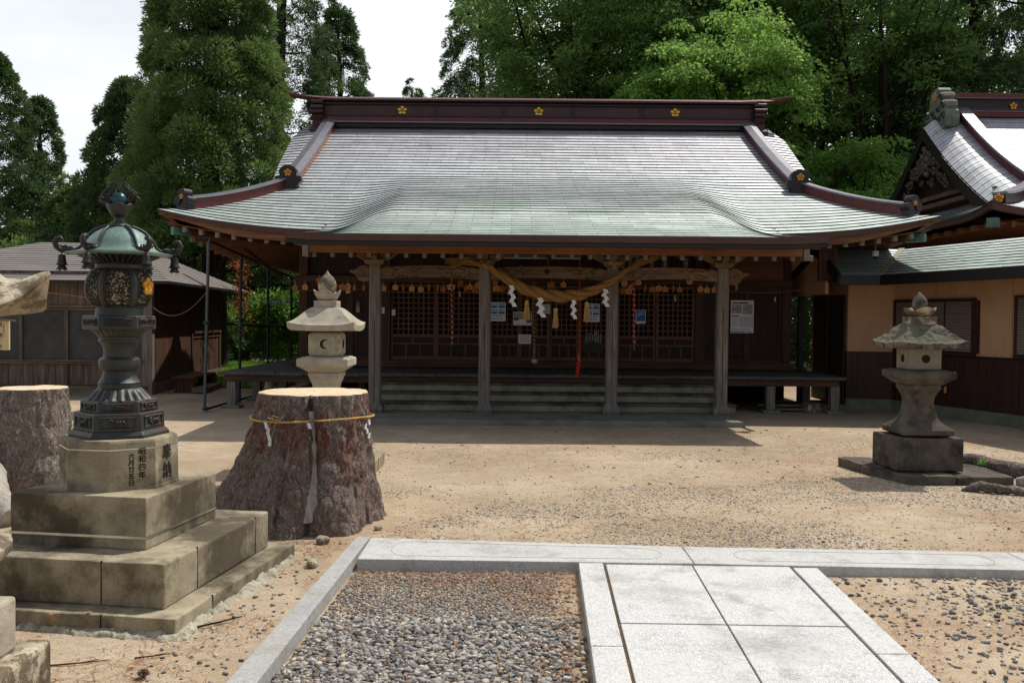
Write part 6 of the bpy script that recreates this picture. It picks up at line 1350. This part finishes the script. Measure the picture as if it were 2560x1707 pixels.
for i, (x, n_, dz) in enumerate(((1.735, 7, .05), (1.69, 9, .0), (1.655, 9, .0), (1.62, 9, .0), (1.575, 5, .02), (1.53, 7, .02), (1.49, 7, .02), (1.45, 10, 0))):
    txt = '御神前の作法と参拝御祈願受付社務所は右手にございます'
    m_ = text_part('\n'.join(txt[(i*3+k) % len(txt)] for k in range(n_)), .026, (x, 17.5255, 1.3-dz-.013), FRONT, M['white'], bb); 
gp = poster('poster', 'small bright blue poster with a white border on the right lattice door', 2.415, 2.61, 1.545, 1.82, parts=[('blue', .06, .94, .03, .82), ('lightblue', .12, .85, .3, .36), ('lightblue', .3, .8, .16, .22), ('lightblue', .1, .5, .42, .46), ('ink', .5, .95, .95, .97)])
cal = poster('calendar_poster', 'large white calendar sheet with red headings and grey tables on the right wall', 4.28, 4.73, 1.38, 2.02, Y=17.565, cat='calendar', parts=[('red', .06, .3, .055, .105), ('ink', .36, .72, .06, .1), ('inkpale', .04, .47, .13, .4), ('inkpale', .52, .95, .13, .42), ('white', .12, .2, .15, .2), ('white', .6, .66, .15, .2), ('white', .12, .2, .33, .38), ('white', .6, .66, .33, .38), ('red', .11, .46, .24, .31), ('red', .58, .93, .24, .29), ('red', .05, .35, .46, .505)]+[('inkpale', .05+.055*i, .06+.055*i, .53, .8) for i in range(6)]+[('ink', .4+.06*i, .412+.06*i, .48, .82) for i in range(10)]+[('inkpale', .4, .96, .57+.07*i, .577+.07*i) for i in range(4)]+[('inkpale', .05, .4, .6+.07*i, .605+.07*i) for i in range(3)]+[('inkpale', .05, .38, .88, .9), ('inkpale', .45, .8, .88, .9), ('ink', .04, .62, .955, .975), ('red', .04, .96, .978, .984), ('ink', .75, .93, .96, .975)])
text_part('厄年早見表', .045, (4.53, 17.5585, 1.965), FRONT, M['ink'], cal)
for x, z, h, lb in ((-3.05, 1.72, .2, 'small faded paper slip on the dark wall behind the left porch post'), (-2.56, 1.7, .12, 'tiny white card pinned on the wall post in the left bay'), (-2.35, 1.66, .12, 'small white slip just right of the left porch post')):
    poster('paper_slip', lb, x, x+.07, z, z+h, Y=17.49, mat='lichen' if h > .15 else 'white', cat='paper slip')
# dark votive name strips under the porch ceiling
sx = [(1.76+.0*i) for i in range(1)]
i = 0
for x, w, z0, z1 in ((1.98, .08, 2.62, 2.86), (2.1, .1, 2.62, 2.86), (2.25, .09, 2.62, 2.86), (2.38, .1, 2.62, 2.86), (2.68, .08, 2.62, 2.86), (2.92, .11, 2.6, 2.88), (3.32, .13, 2.45, 2.9), (.12, .07, 2.45, 2.66), (.22, .06, 2.45, 2.6), (1.2, .07, 2.45, 2.6), (1.3, .06, 2.45, 2.58)):
    o = tag(MB().box(x, x+w, 17.535, 17.545, z0, z1).build('name_strip', M['black']), 'black name strip, %s' % ('longest one, furthest right under the porch ceiling' if i == 6 else ['first', 'second', 'third', 'fourth', 'fifth', 'sixth', '', '', '', '', ''][i]+' from left above the right beam' if i < 6 else ['left', 'right'][(i-7) % 2]+(' of the pair above the middle beam, left side' if i < 9 else ' of the pair above the middle beam, right side')), 'name strip', 'votive name strips under the porch ceiling')
    m = MB(); 
    for a_, b_, c_, d_ in ((x, x+.006, z0, z1), (x+w-.006, x+w, z0, z1), (x+.006, x+w-.006, z0, z0+.006), (x+.006, x+w-.006, z1-.006, z1)): m.box(a_, b_, 17.532, 17.535, c_, d_)
    m.build('border', M['inkpale'], o); text_part('\n'.join('奉納講中石田高橋佐藤'[(i+k) % 10] for k in range(4 if z1-z0 > .22 else 3)), w*.62, (x+w/2, 17.5335, (z0+z1)/2), FRONT, M['white'], o); i += 1
# ---- wooden wish plaques on their cords
def zig(px, Y): return (px-1176)/2058*Y
EYP = 16.6
def e5(x, y): xd = (680+x/3.267)/1.0884; yd = (600+y/3.267)/1.0884; return (xd-1176)/2058*EYP, 1.6+(735-.009*(1176-xd)*1-yd+54*0)/2058*EYP
def e6(x, y): return e5(x+(1300-680)*3.267, y)
RAW = [('p', 187, 390, 1, 1), ('p', 270, 385, 0, 1), ('s', 385, 335, 1, 0), ('t', 617, 378, 0, 1), ('h', 575, 388, 1, 0), ('n', 670, 395, 1, 0), ('n', 745, 395, 1, 0), ('p', 907, 393, 0, 1), ('p', 1005, 388, 0, 0), ('n', 1068, 400, 1, 0), ('p', 1140, 398, 0, 0), ('p', 1212, 402, 0, 0), ('n', 1278, 398, 1, 0), ('n', 1350, 400, 1, 0), ('p', 1395, 402, 1, 0), ('h', 1460, 388, 0, 0), ('p', 1535, 352, 1, 1), ('n', 1578, 402, 1, 0), ('p', 1613, 383, 0, 1), ('p', 1650, 408, 1, 0), ('p', 1676, 370, 0, 1), ('s', 1692, 420, 1, 0), ('p', 1818, 348, 1, 0), ('h', 1830, 400, 0, 0), ('s', 1882, 404, 1, 0), ('s', 1940, 400, 1, 0)]
RAW2 = [('h', 250, 372, 1, 0), ('p', 350, 365, 0, 0), ('s', 705, 365, 1, 0), ('s', 848, 358, 0, 0), ('p', 903, 388, 0, 1), ('p', 962, 348, 0, 0), ('h', 845, 422, 1, 0), ('s', 882, 422, 0, 1), ('n', 1018, 402, 1, 0), ('s', 1075, 406, 1, 0), ('s', 1127, 400, 0, 1), ('p', 1178, 402, 0, 1), ('n', 1247, 400, 1, 1), ('p', 1297, 405, 1, 0), ('p', 1378, 342, 0, 0), ('p', 1468, 403, 0, 0), ('p', 1523, 408, 0, 0), ('p', 1582, 408, 0, 1), ('n', 1762, 390, 1, 0)]
ems = [(k,)+e5(x, y)+(a, b) for k, x, y, a, b in RAW]+[(k,)+e6(x, y)+(a, b) for k, x, y, a, b in RAW2]
ems.sort(key=lambda q: q[1]); bounds = [(-9, zig(860, EYP), 'left of first porch post'), (zig(860, EYP), zig(1114, EYP), 'between first and second porch posts'), (zig(1114, EYP), zig(1406, EYP), 'between the middle porch posts'), (zig(1406, EYP), zig(1659, EYP), 'between third and fourth porch posts'), (zig(1659, EYP), 9, 'right of the last post')]
ORD = ['first', 'second', 'third', 'fourth', 'fifth', 'sixth', 'seventh', 'eighth', 'ninth', 'tenth', 'eleventh', 'twelfth', 'thirteenth', 'fourteenth', 'fifteenth', 'sixteenth', 'seventeenth']; cnt = {}
SHN = {'p': 'five-sided', 's': 'squarish', 't': 'double five-sided', 'h': 'wide', 'n': 'edge-on'}
for k, x, z, dark, redm in ems:
    sec = [b for b in bounds if b[0] <= x < b[1]][0][2]; cnt[sec] = cnt.get(sec, 0)+1; w = {'p': .056, 's': .058, 't': .055, 'h': .075, 'n': .024}[k]; h = .055; Y = EYP+random.uniform(-.02, .02); m = MB()
    pent = [(-w*.72, -h), (w*.72, -h), (w, h*.15), (w*.1, h), (-w*.1, h), (-w, h*.15)] if k in 'pt' else [(-w*.85, -h*.9), (w*.85, -h*.9), (w, h*.7), (w*.2, h), (-w*.2, h), (-w, h*.7)]
    m.prism([(x+a, z+b) for a, b in pent][::-1], Y-.005, Y+.005, 'y')
    if k == 't': m.prism([(x+a*.9, z-.085+b*.9) for a, b in pent][::-1], Y+.0, Y+.009, 'y')
    ang = random.uniform(-.06, .06); lb = '%s wish plaque%s, %s from left, %s' % (SHN[k], ' marked red' if redm else '', ORD[cnt[sec]-1], sec)
    o = tag(m.build('wish_plaque', M['plaque2' if dark else 'plaque']), lb, 'wish plaque', 'wooden wish plaques along the porch')
    m = MB(); m.tube([(x, Y, z+h), (x, Y, z+h+.05)], .0025, 4); m.build('string', M['white'], o)
    if redm: m = MB(); m.tube([(x+.02*cos(a), Y-.006, z-.005+.02*sin(a)) for a in np.linspace(0, 2*pi, 10)], .005, 4); m.build('red_mark', M['red'], o)
    elif not dark: m = MB(); m.box(x-w*.5, x+w*.4, Y-.0065, Y-.005, z+.0, z+.006); m.box(x-w*.4, x+w*.5, Y-.0065, Y-.005, z-.022, z-.017); m.build('writing', M['ink'], o)
cords = [(-4.2, -2.7, 2.16, 2.1, 'left of the first porch post'), (-2.65, -.62, 2.12, 2.08, 'between the first and second porch posts'), (-.55, 1.8, 2.13, 2.08, 'between the two middle porch posts'), (1.85, 3.7, 2.13, 2.08, 'between the third and fourth porch posts'), (3.75, 5.35, 2.2, 2.14, 'right of the last porch post')]
for x0, x1, za, zb, sec in cords:
    m = MB(); m.tube([(lerp(x0, x1, t), EYP, za-(za-zb)*4*t*(1-t)*(1.0)) for t in np.linspace(0, 1, 20)], .006, 5); tag(m.build('cord', M['cord']), 'thin sagging cord for wish plaques, '+sec, 'cord', 'plaque cords along the porch')
for x, z, h, lb in ((3.0, 2.08, .11, 'small white paper streamer on the plaque cord left of the last post'), (4.85, 2.06, .08, 'small white paper streamer above the large calendar sheet'), (-.98, 2.11, .09, 'small white paper streamer on the plaque cord in the left bay')):
    shide('paper_streamer', lb, (x, EYP-.02, z), h, .022, .3, 4, .4, 'small paper streamers on the plaque cords', 1)
# lamps and camera under the eaves
for x0, x1, lb in ((-.3, .62, 'long white fluorescent tube fitting under the porch ceiling, left one'), (.66, 1.15, 'shorter white fluorescent tube fitting under the porch ceiling, right one')):
    o = thing('tube_light', lb, 'tube light', (x0, 14.9, 2.62)); m = MB(); m.tube([(x0+.03, 14.9, 2.625), (x1-.03, 14.9, 2.625)], .014, 10); m.build('tube', M['white'], o, smooth=60); MB().box(x0, x1, 14.89, 14.93, 2.645, 2.67).build('housing', M['rafterend'], o)
sc_ = thing('security_camera', 'small white dome security camera hanging under the right eave of the hall', 'security camera', (6.4, 15.9, 2.8))
MB().box(6.35, 6.5, 15.85, 15.95, 3.0, 3.02).build('mount', M['white'], sc_); m = MB(); m.tube([(6.42, 15.9, 3.0), (6.42, 15.9, 2.86)], .014, 8); m.build('arm', M['rafterend'], sc_); m = MB(); m.lathe(((2.88, .03), (2.87, .05), (2.8, .055), (2.78, .05)), (6.42, 15.9, 0), 18); m.build('body', M['white'], sc_, smooth=40); MB().sphere((6.42, 15.9, 2.78), .042, 16, 8).build('lens_dome', M['pipedark'], sc_, smooth=60)
# ------------------------------------------------------------ trees, bushes, grass
def rdir(n): v = RNG.standard_normal((n, 3)); return v/np.linalg.norm(v, axis=1)[:, None]
def unit(v): return v/np.maximum(np.linalg.norm(v, axis=-1, keepdims=True), 1e-6)
def blades(C, D, L, Wd, mat, name, parent, tint, spread=.0, kind=None):
    """quads starting at C along D; pointed leaf shape (4 verts)"""
    n = len(C); s = unit(np.cross(D, rdir(n)))*Wd[:, None]/2
    V = np.stack([C, C+D*(L*.45)[:, None]+s, C+D*L[:, None], C+D*(L*.45)[:, None]-s], 1)
    F = np.arange(n*4).reshape(-1, 4); return npmesh(name, V.reshape(-1, 3), F, mat, parent, attr=np.repeat(tint, 4))
def trunk_mesh(p, h, r, limbs, name, parent, mat='trunk'):
    m = MB(); m.tube([(p[0]+.06*h*.1*sin(k*1.3), p[1], h*k/8) for k in range(9)], [r*(1-.85*k/8)+(.25*r if k == 0 else 0) for k in range(9)], 10)
    for L, R_ in limbs: m.tube(L, R_, 6)
    return m.build(name, M[mat], parent, smooth=60)
def cedar(x, y, h, r, mat, label, seed, n=420, nb=110, base=.06, dense=1., top=.8, cl=.5, group='cedar trees around the hall'):
    global RNG
    n = int(n*1.1); nb = int(nb*1.75)
    RNG = np.random.default_rng(seed)
    t = RNG.uniform(0, 1, n)**.8; t = base+(1-base)*t; a = RNG.uniform(0, 2*pi, n)
    lob = 1+.28*fbm(np.cos(a)*1.8, np.sin(a)*1.8, t*h*.35, 3, seed)
    R_ = r*np.clip(1-t, 0, 1)**top*np.clip((t-base+.08)/.16, .5, 1)*lob+.12; rad = R_*RNG.uniform(.35, 1.08, n)**.6
    C = np.stack([rad*np.cos(a), rad*np.sin(a), t*h], 1); cr = cl*RNG.uniform(.6, 1.25, n)*np.clip(1.25-t*.6, .5, 1)
    out = np.stack([np.cos(a), np.sin(a), np.full(n, .55)], 1)
    T = thing('cedar_tree', label, 'tree', (x, y, 0), group)
    k = np.repeat(np.arange(n), nb); d = unit(rdir(n*nb)+unit(out)[k]*1.); f = RNG.uniform(.3, 1, n*nb)**.55
    P = C[k]+d*(cr[k]*f)[:, None]*np.array([1, 1, .62]); P[:, 2] -= .25*(f*np.hypot(d[:, 0], d[:, 1]))**2*cr[k]
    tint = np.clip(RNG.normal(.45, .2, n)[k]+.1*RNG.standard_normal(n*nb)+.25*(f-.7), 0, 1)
    D = unit(d+rdir(n*nb)*.38-[0, 0, .12])
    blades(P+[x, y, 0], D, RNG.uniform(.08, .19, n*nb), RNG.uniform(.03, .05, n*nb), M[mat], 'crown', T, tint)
    lim = []
    for q in range(26):
        tt = base+(.9-base)*q/26; aa = q*2.4; rr_ = r*(1-tt)**top*.75; lim.append(([(x, y, tt*h), (x+rr_*.5*cos(aa), y+rr_*.5*sin(aa), tt*h+.1), (x+rr_*cos(aa), y+rr_*sin(aa), tt*h+.35)], [.06, .04, .015]))
    trunk_mesh((x, y), h*.97, .02*h+.06, lim, 'trunk', T); return T
def broad(x, y, h, r, zc, rz, mat, label, seed, n=420, nb=80, leaf=.15, hollow=.5, trunk_r=.22, group='broadleaf trees behind the hall', nl=9, droop=.3):
    if mat == 'zelkova': n = int(n*1.7); nb = int(nb*1.15)
    """spreading crown of layered leaf pads on visible forking limbs"""
    global RNG
    RNG = np.random.default_rng(seed); rn = random.Random(seed)
    T = thing('broadleaf_tree', label, 'tree', (x, y, 0), group)
    lim = []; ends = []
    for q in range(nl):
        aa = q*2.399+rn.uniform(-.3, .3); el = rn.uniform(.1, 1.); z0 = (zc-rz)*rn.uniform(.55, 1.); e = Vector((x+r*.85*cos(aa)*cos(el*.9), y+r*.85*sin(aa)*cos(el*.9), zc+rz*(.9*sin(el*1.4)-.35)))
        s0 = Vector((x, y, z0)); mid = s0.lerp(e, .45)+Vector((rn.uniform(-.4, .4), rn.uniform(-.4, .4), .5)); pts = [s0, s0.lerp(mid, .5)+Vector((0, 0, .1)), mid, mid.lerp(e, .5)+Vector((0, 0, .15)), e]
        lim.append((pts, [trunk_r*.5, trunk_r*.4, trunk_r*.28, trunk_r*.16, .02]))
        for w in range(6):
            b0 = pts[2].lerp(e, rn.uniform(-.1, .8)); b1 = b0+Vector((rn.uniform(-1, 1), rn.uniform(-1, 1), rn.uniform(-.2, .8)))*r*.33; lim.append(([b0, b0.lerp(b1, .5)+Vector((0, 0, .12)), b1], [trunk_r*.13, trunk_r*.08, .012])); ends.append(b1); ends.append(b0.lerp(b1, .6))
    d = rdir(n); a_ = np.arctan2(d[:, 1], d[:, 0]); lob = 1+.75*fbm(d[:, 0]*1.9, d[:, 1]*1.9, d[:, 2]*1.9, 3, seed)
    q = RNG.uniform(hollow, 1, n)**.7*lob; C = np.stack([x+d[:, 0]*r*q, y+d[:, 1]*r*q, zc+d[:, 2]*rz*q], 1)
    E = np.array([tuple(v) for v in ends]); m_ = min(len(E), n//3); C[:m_] = E[RNG.integers(0, len(E), m_)]+RNG.normal(0, .15, (m_, 3))
    gap = fbm(C[:, 0]*.45, C[:, 1]*.45, C[:, 2]*.6, 2, seed+7); C = C[gap > (-.32 if mat == 'zelkova' and seed not in (205, 206, 207) else -.06)]; n = len(C)
    cr = RNG.uniform(.5, 1.2, n)*r*.17+.12; k = np.repeat(np.arange(n), nb); m_ = n*nb; o = rdir(m_)*np.array([1, 1, .3]); f = RNG.uniform(.1, 1, m_)**.6
    P = C[k]+o*(cr[k]*f)[:, None]; P[:, 2] -= droop*(np.hypot(o[:, 0], o[:, 1])*f)**2*cr[k]
    D = unit(o*np.array([1, 1, .2])+rdir(m_)*.6-np.array([0, 0, droop])); tint = np.clip(RNG.normal(.5, .14, n)[k]+.1*RNG.standard_normal(m_), 0, 1)
    blades(P, D, RNG.uniform(.7, 1.3, m_)*leaf, RNG.uniform(.4, .7, m_)*leaf, M[mat], 'crown', T, tint); trunk_mesh((x, y), zc+rz*.3, trunk_r, lim, 'trunk', T); return T
def px(d, Y): return (d-1176)/2058*Y
cedar(px(485, 28), 28, 17.5, 2.95, 'cedar', 'huge bright green cedar rising out of the picture, left of the hall', 101, 1000, 150, .17, top=.75, cl=.56)
cedar(px(300, 31), 31, 9.6, 2.1, 'cedardark', 'shorter cedar leaning against the left side of the huge one', 102, 420, 100, .05, top=.55)
cedar(px(430, 35), 35, 11, 3.4, 'cedardark', 'dark cedar filling in behind the huge bright one', 112, 420, 90, .05, top=.5)
cedar(px(640, 37), 37, 21, 3.0, 'cedardark', 'tall dark cedar standing behind the right flank of the huge cedar', 103, 620, 95, .1, top=.5)
cedar(px(775, 40), 40, 15.2, 2.6, 'cedardark', 'slim pointed dark cedar above the left end of the ridge', 104, 430, 100, .1, top=.62, cl=.55)
cedar(px(1098, 42), 42, 17.2, 3.0, 'cedardark', 'dark cedar rising above the middle of the ridge', 105, 520, 105, .1, top=.5, cl=.6)
cedar(px(-20, 34), 34, 11.4, 2.9, 'cedardark', 'dark cedar cut by the left edge of the view', 106, 430, 100, .05, top=.6)
cedar(px(92, 36), 36, 10.2, 1.7, 'cedardark', 'pointed cedar, second tree from the left edge', 107, 260, 90, .05, top=.7, cl=.42)
for i, (d_, Y, h, r, lb) in enumerate(((172, 34, 6.8, 1.5, 'small cedar between the pointed one and the bronze lantern finial'), (232, 36, 7.0, 1.5, 'small dark cedar right behind the bronze lantern finial'), (60, 33, 5.0, 1.9, 'bushy low cedar over the shed roof, left'), (130, 32, 4.6, 1.7, 'bushy low cedar over the shed roof, centre'), (215, 31, 4.9, 1.7, 'bushy low cedar over the shed roof, right'), (380, 30, 6.5, 2.2, 'low cedar skirting the foot of the huge one'))):
    cedar(px(d_, Y), Y, h, r, 'cedardark' if i % 2 else 'cedar', lb, 120+i, 200, 85, .02, top=.55)
cedar(px(945, 48), 48, 14.2, 1.1, 'cedardark', 'tip of a distant cedar just showing over the ridge', 108, 90, 80, .3, top=.6, cl=.5)
broad(px(1340, 36), 36, 19, 5.2, 13.2, 5.2, 'zelkova', 'large leafy tree right of the middle cedar, above the ridge', 201, 640, 75, .17, trunk_r=.32)
broad(px(1650, 31), 31, 12.6, 3.5, 9.7, 2.65, 'maple', 'bright yellow-green maple right above the right half of the roof', 202, 520, 120, .15, .35, trunk_r=.16, droop=.5)
broad(px(1490, 32), 32, 10, 2.6, 8.3, 1.8, 'maple', 'smaller light green maple left of the bright one', 203, 260, 110, .14, .35, trunk_r=.12, droop=.5)
broad(px(1560, 39), 39, 20, 5.4, 14.4, 5.6, 'zelkova', 'tall mid-green tree standing behind the two maples', 204, 640, 75, .18, trunk_r=.34)
broad(px(1835, 37), 37, 20, 5.0, 13.5, 6., 'zelkova', 'tall airy tree with dark forking limbs right of the maples', 205, 520, 70, .18, .3, trunk_r=.34, nl=14)
broad(px(2010, 33), 33, 18, 3.9, 11.5, 5.4, 'zelkova', 'thin-leaved tree with sky showing through, between the two roofs', 206, 330, 70, .17, .2, trunk_r=.26, nl=14)
broad(px(2160, 40), 40, 21, 5.0, 13.5, 7, 'zelkova', 'tall dark tree rising behind the ridge ornament of the rear hall', 207, 600, 75, .18, .3, trunk_r=.36)
cedar(px(2225, 34), 34, 22, 3.6, 'cedardark', 'tall dark cedar directly above the green ridge ornament', 109, 620, 105, .1, top=.35)
cedar(px(2370, 33), 33, 21, 3.6, 'cedardark', 'tall cedar cut by the right edge above the rear hall', 110, 560, 105, .12, top=.35)
broad(px(1915, 31), 31, 8.3, 2.7, 6.3, 1.9, 'maple', 'low spreading maple between the two roofs, left one', 208, 260, 100, .14, .3, trunk_r=.12, droop=.5)
broad(px(2035, 33), 33, 9, 2.5, 6., 2.3, 'zelkova', 'low leafy tree between the two roofs, nearer the rear hall', 209, 260, 90, .14, .3, trunk_r=.12, droop=.4)
broad(px(1200, 48), 48, 15, 4., 11, 4, 'zelkova', 'distant tree filling the gap right of the middle cedar', 210, 340, 60, .2, .3)
broad(px(1750, 50), 50, 20, 6., 15, 7, 'zelkova', 'distant tall tree behind the bright maple', 211, 420, 60, .24, .2)
broad(px(492, 27), 27, 5, 1.5, 3.5, 1.0, 'maple', 'small bright-leaved maple between the shed roof and the hall eave', 212, 60, 90, .12, .3, trunk_r=.06, group='small trees by the shed')
broad(px(560, 36), 36, 5.5, 1.9, 3.6, 1.4, 'cedar', 'mid-green shrubby tree seen through the scaffold', 213, 120, 90, .14, .3, trunk_r=.08, group='small trees by the shed')
broad(px(635, 37), 37, 5.5, 2.0, 3.4, 1.7, 'cedar', 'dark shrubby tree by the hall wall, seen through the scaffold', 214, 120, 90, .14, .3, trunk_r=.08, group='small trees by the shed')
def leafmass(name, label, cat, x0, x1, y0, y1, z0, z1, n, nb, cr, leaf, mat, seed, stuff=False, group=None):
    global RNG
    RNG = np.random.default_rng(seed); C = np.stack([RNG.uniform(x0, x1, n), RNG.uniform(y0, y1, n), np.zeros(n)], 1); top = z1*(1+.28*fbm(C[:, 0]*.35, C[:, 1]*.35, 0, 3, seed)); C[:, 2] = z0+(top-z0)*RNG.uniform(0, 1, n)**.6
    k = np.repeat(np.arange(n), nb); m_ = n*nb; o = rdir(m_); P = C[k]+o*(cr*RNG.uniform(.2, 1, m_))[:, None]; P[:, 2] = np.maximum(P[:, 2], .02)
    ob = blades(P, unit(o+rdir(m_)*.7), leaf*RNG.uniform(.6, 1.3, m_), leaf*RNG.uniform(.35, .6, m_), M[mat], name, None, np.clip(RNG.normal(.5, .15, n)[k]+.1*RNG.standard_normal(m_), 0, 1))
    if stuff: ob['kind'] = 'stuff'
    else: tag(ob, label, cat, group)
    return ob
leafmass('distant_wood', '', '', -60, 70, 56, 64, 0, 8.5, 2600, 40, 1.4, .42, 'cedardark', 301, True)
leafmass('distant_wood', '', '', 14, 60, 40, 48, 0, 12, 1200, 50, 1.2, .35, 'cedardark', 302, True)
gb = 'bushes seen under the left eave'
leafmass('bush', 'sunlit pale green bush nearest the shed end, seen through the scaffold', 'bush', -10.6, -9.0, 31, 32.6, 0, 1.7, 90, 120, .4, .14, 'bush', 303, group=gb)
leafmass('bush', 'sunlit pale green bush in the middle, seen through the scaffold', 'bush', -9.3, -7.9, 31.4, 33, 0, 2.0, 90, 120, .4, .14, 'bush', 304, group=gb)
leafmass('bush', 'sunlit pale green bush nearest the hall wall', 'bush', -8.3, -6.6, 31.8, 33.4, 0, 2.2, 90, 120, .4, .14, 'bush', 305, group=gb)
leafmass('dead_branch_leaves', 'spray of rust-brown dead leaves hanging beside the shed end', 'dead leaves', px(545, 23), px(566, 23), 22.6, 23.6, 1.0, 2.9, 15, 26, .26, .1, 'rust', 306)
leafmass('bush', 'green bush in the gap between the hall and the tan annex', 'bush', 6.2, 9.5, 26, 29, 0, 3.4, 170, 90, .45, .14, 'cedar', 307, group='bushes in the right gap')
leafmass('bush', 'bright bush top over the shed roof at the far left', 'bush', -17.5, -15.2, 28, 29.5, 0, 3.6, 120, 80, .45, .14, 'cedar', 308)
leafmass('bush', 'dark bush behind the pale ones, seen through the scaffold', 'bush', -13, -6, 39, 41, 0, 5.2, 340, 80, .6, .16, 'cedardark', 309)
# lawn
m = MB(); U, V = np.meshgrid(np.linspace(-11, -5.3, 20), np.linspace(20.2, 31, 12)); m.grid(U, V, .02+.0*U); struct(m.build('lawn', M['grassland'])); m = MB(); U, V = np.meshgrid(np.linspace(5.7, 9, 8), np.linspace(23, 26, 6)); m.grid(U, V, .02+.0*U); struct(m.build('lawn', M['grassland']))
def grass(P, L, w, mat, name='grass'):
    n = len(P); D = unit(np.stack([RNG.normal(0, .35, n), RNG.normal(0, .35, n), np.ones(n)], 1)); return blades(P, D, L*RNG.uniform(.5, 1.2, n), np.full(n, w), M[mat], name, None, RNG.random(n))
P = np.stack([RNG.uniform(-10.5, -5.5, 40000), RNG.uniform(20.2, 30, 40000), np.full(40000, .01)], 1); grass(P, .17, .02, 'lawn')['kind'] = 'stuff'
P = np.stack([RNG.uniform(5.8, 9, 5000), RNG.uniform(23, 26, 5000), np.full(5000, .01)], 1); grass(P, .17, .02, 'lawn')['kind'] = 'stuff'
def clump(x, y, z, n, h, w, spread, label, seed, bend=.6, group='grass clumps'):
    r = random.Random(seed); m = MB()
    for q in range(n):
        a = r.uniform(0, 2*pi); L = h*r.uniform(.6, 1.1); bx, by = x+r.gauss(0, spread), y+r.gauss(0, spread); rows = []
        for k in range(9):
            t = k/8; hz = L*(t-.55*bend*t**3.2*1.3); ou = L*bend*.6*t**2.2; ww = w*(1-t)**.6+.0006; px_, py_ = bx+ou*cos(a), by+ou*sin(a); rows.append(((px_-ww*sin(a), py_+ww*cos(a), z+hz), (px_, py_, z+hz-.3*ww), (px_+ww*sin(a), py_-ww*cos(a), z+hz)))
        m.loft([list(p) for p in rows], cap=False, closed=False)
    return tag(m.build('grass_clump', M['grassblade'], smooth=60), label, 'grass clump', group)
M['grassblade'] = _leaf('grass_blade_leaf', '#5c8a3c', '#7fae55', '#a5cf78', .35)
M['grassblade'].node_tree.nodes['Attribute'].attribute_name = 'none'
clump(-4.35, 8.75, 0, 16, 1.12, .010, .16, 'tall arching grass behind the narrow grey stump', 1)
clump(-3.95, 8.6, 0, 16, .8, .010, .10, 'bright grass clump right of the narrow grey stump', 2)
clump(-3.85, 8.9, 0, 22, .4, .008, .14, 'low grass tuft at the foot of the narrow stump', 3)
clump(-4.95, 8.4, 0, 8, 1.25, .011, .1, 'few tall grass blades at the far left edge', 4)
clump(3.05, 4.95, -.03, 16, .055, .0022, .012, 'tiny grass tuft in the right gravel bed, farther one', 5)
clump(3.22, 4.35, -.03, 16, .065, .0025, .015, 'tiny grass tuft in the right gravel bed, nearer one', 6)
clump(5.05, 9.55, .1, 16, .09, .008, .03, 'small green weed growing on the root behind the right lantern', 7)
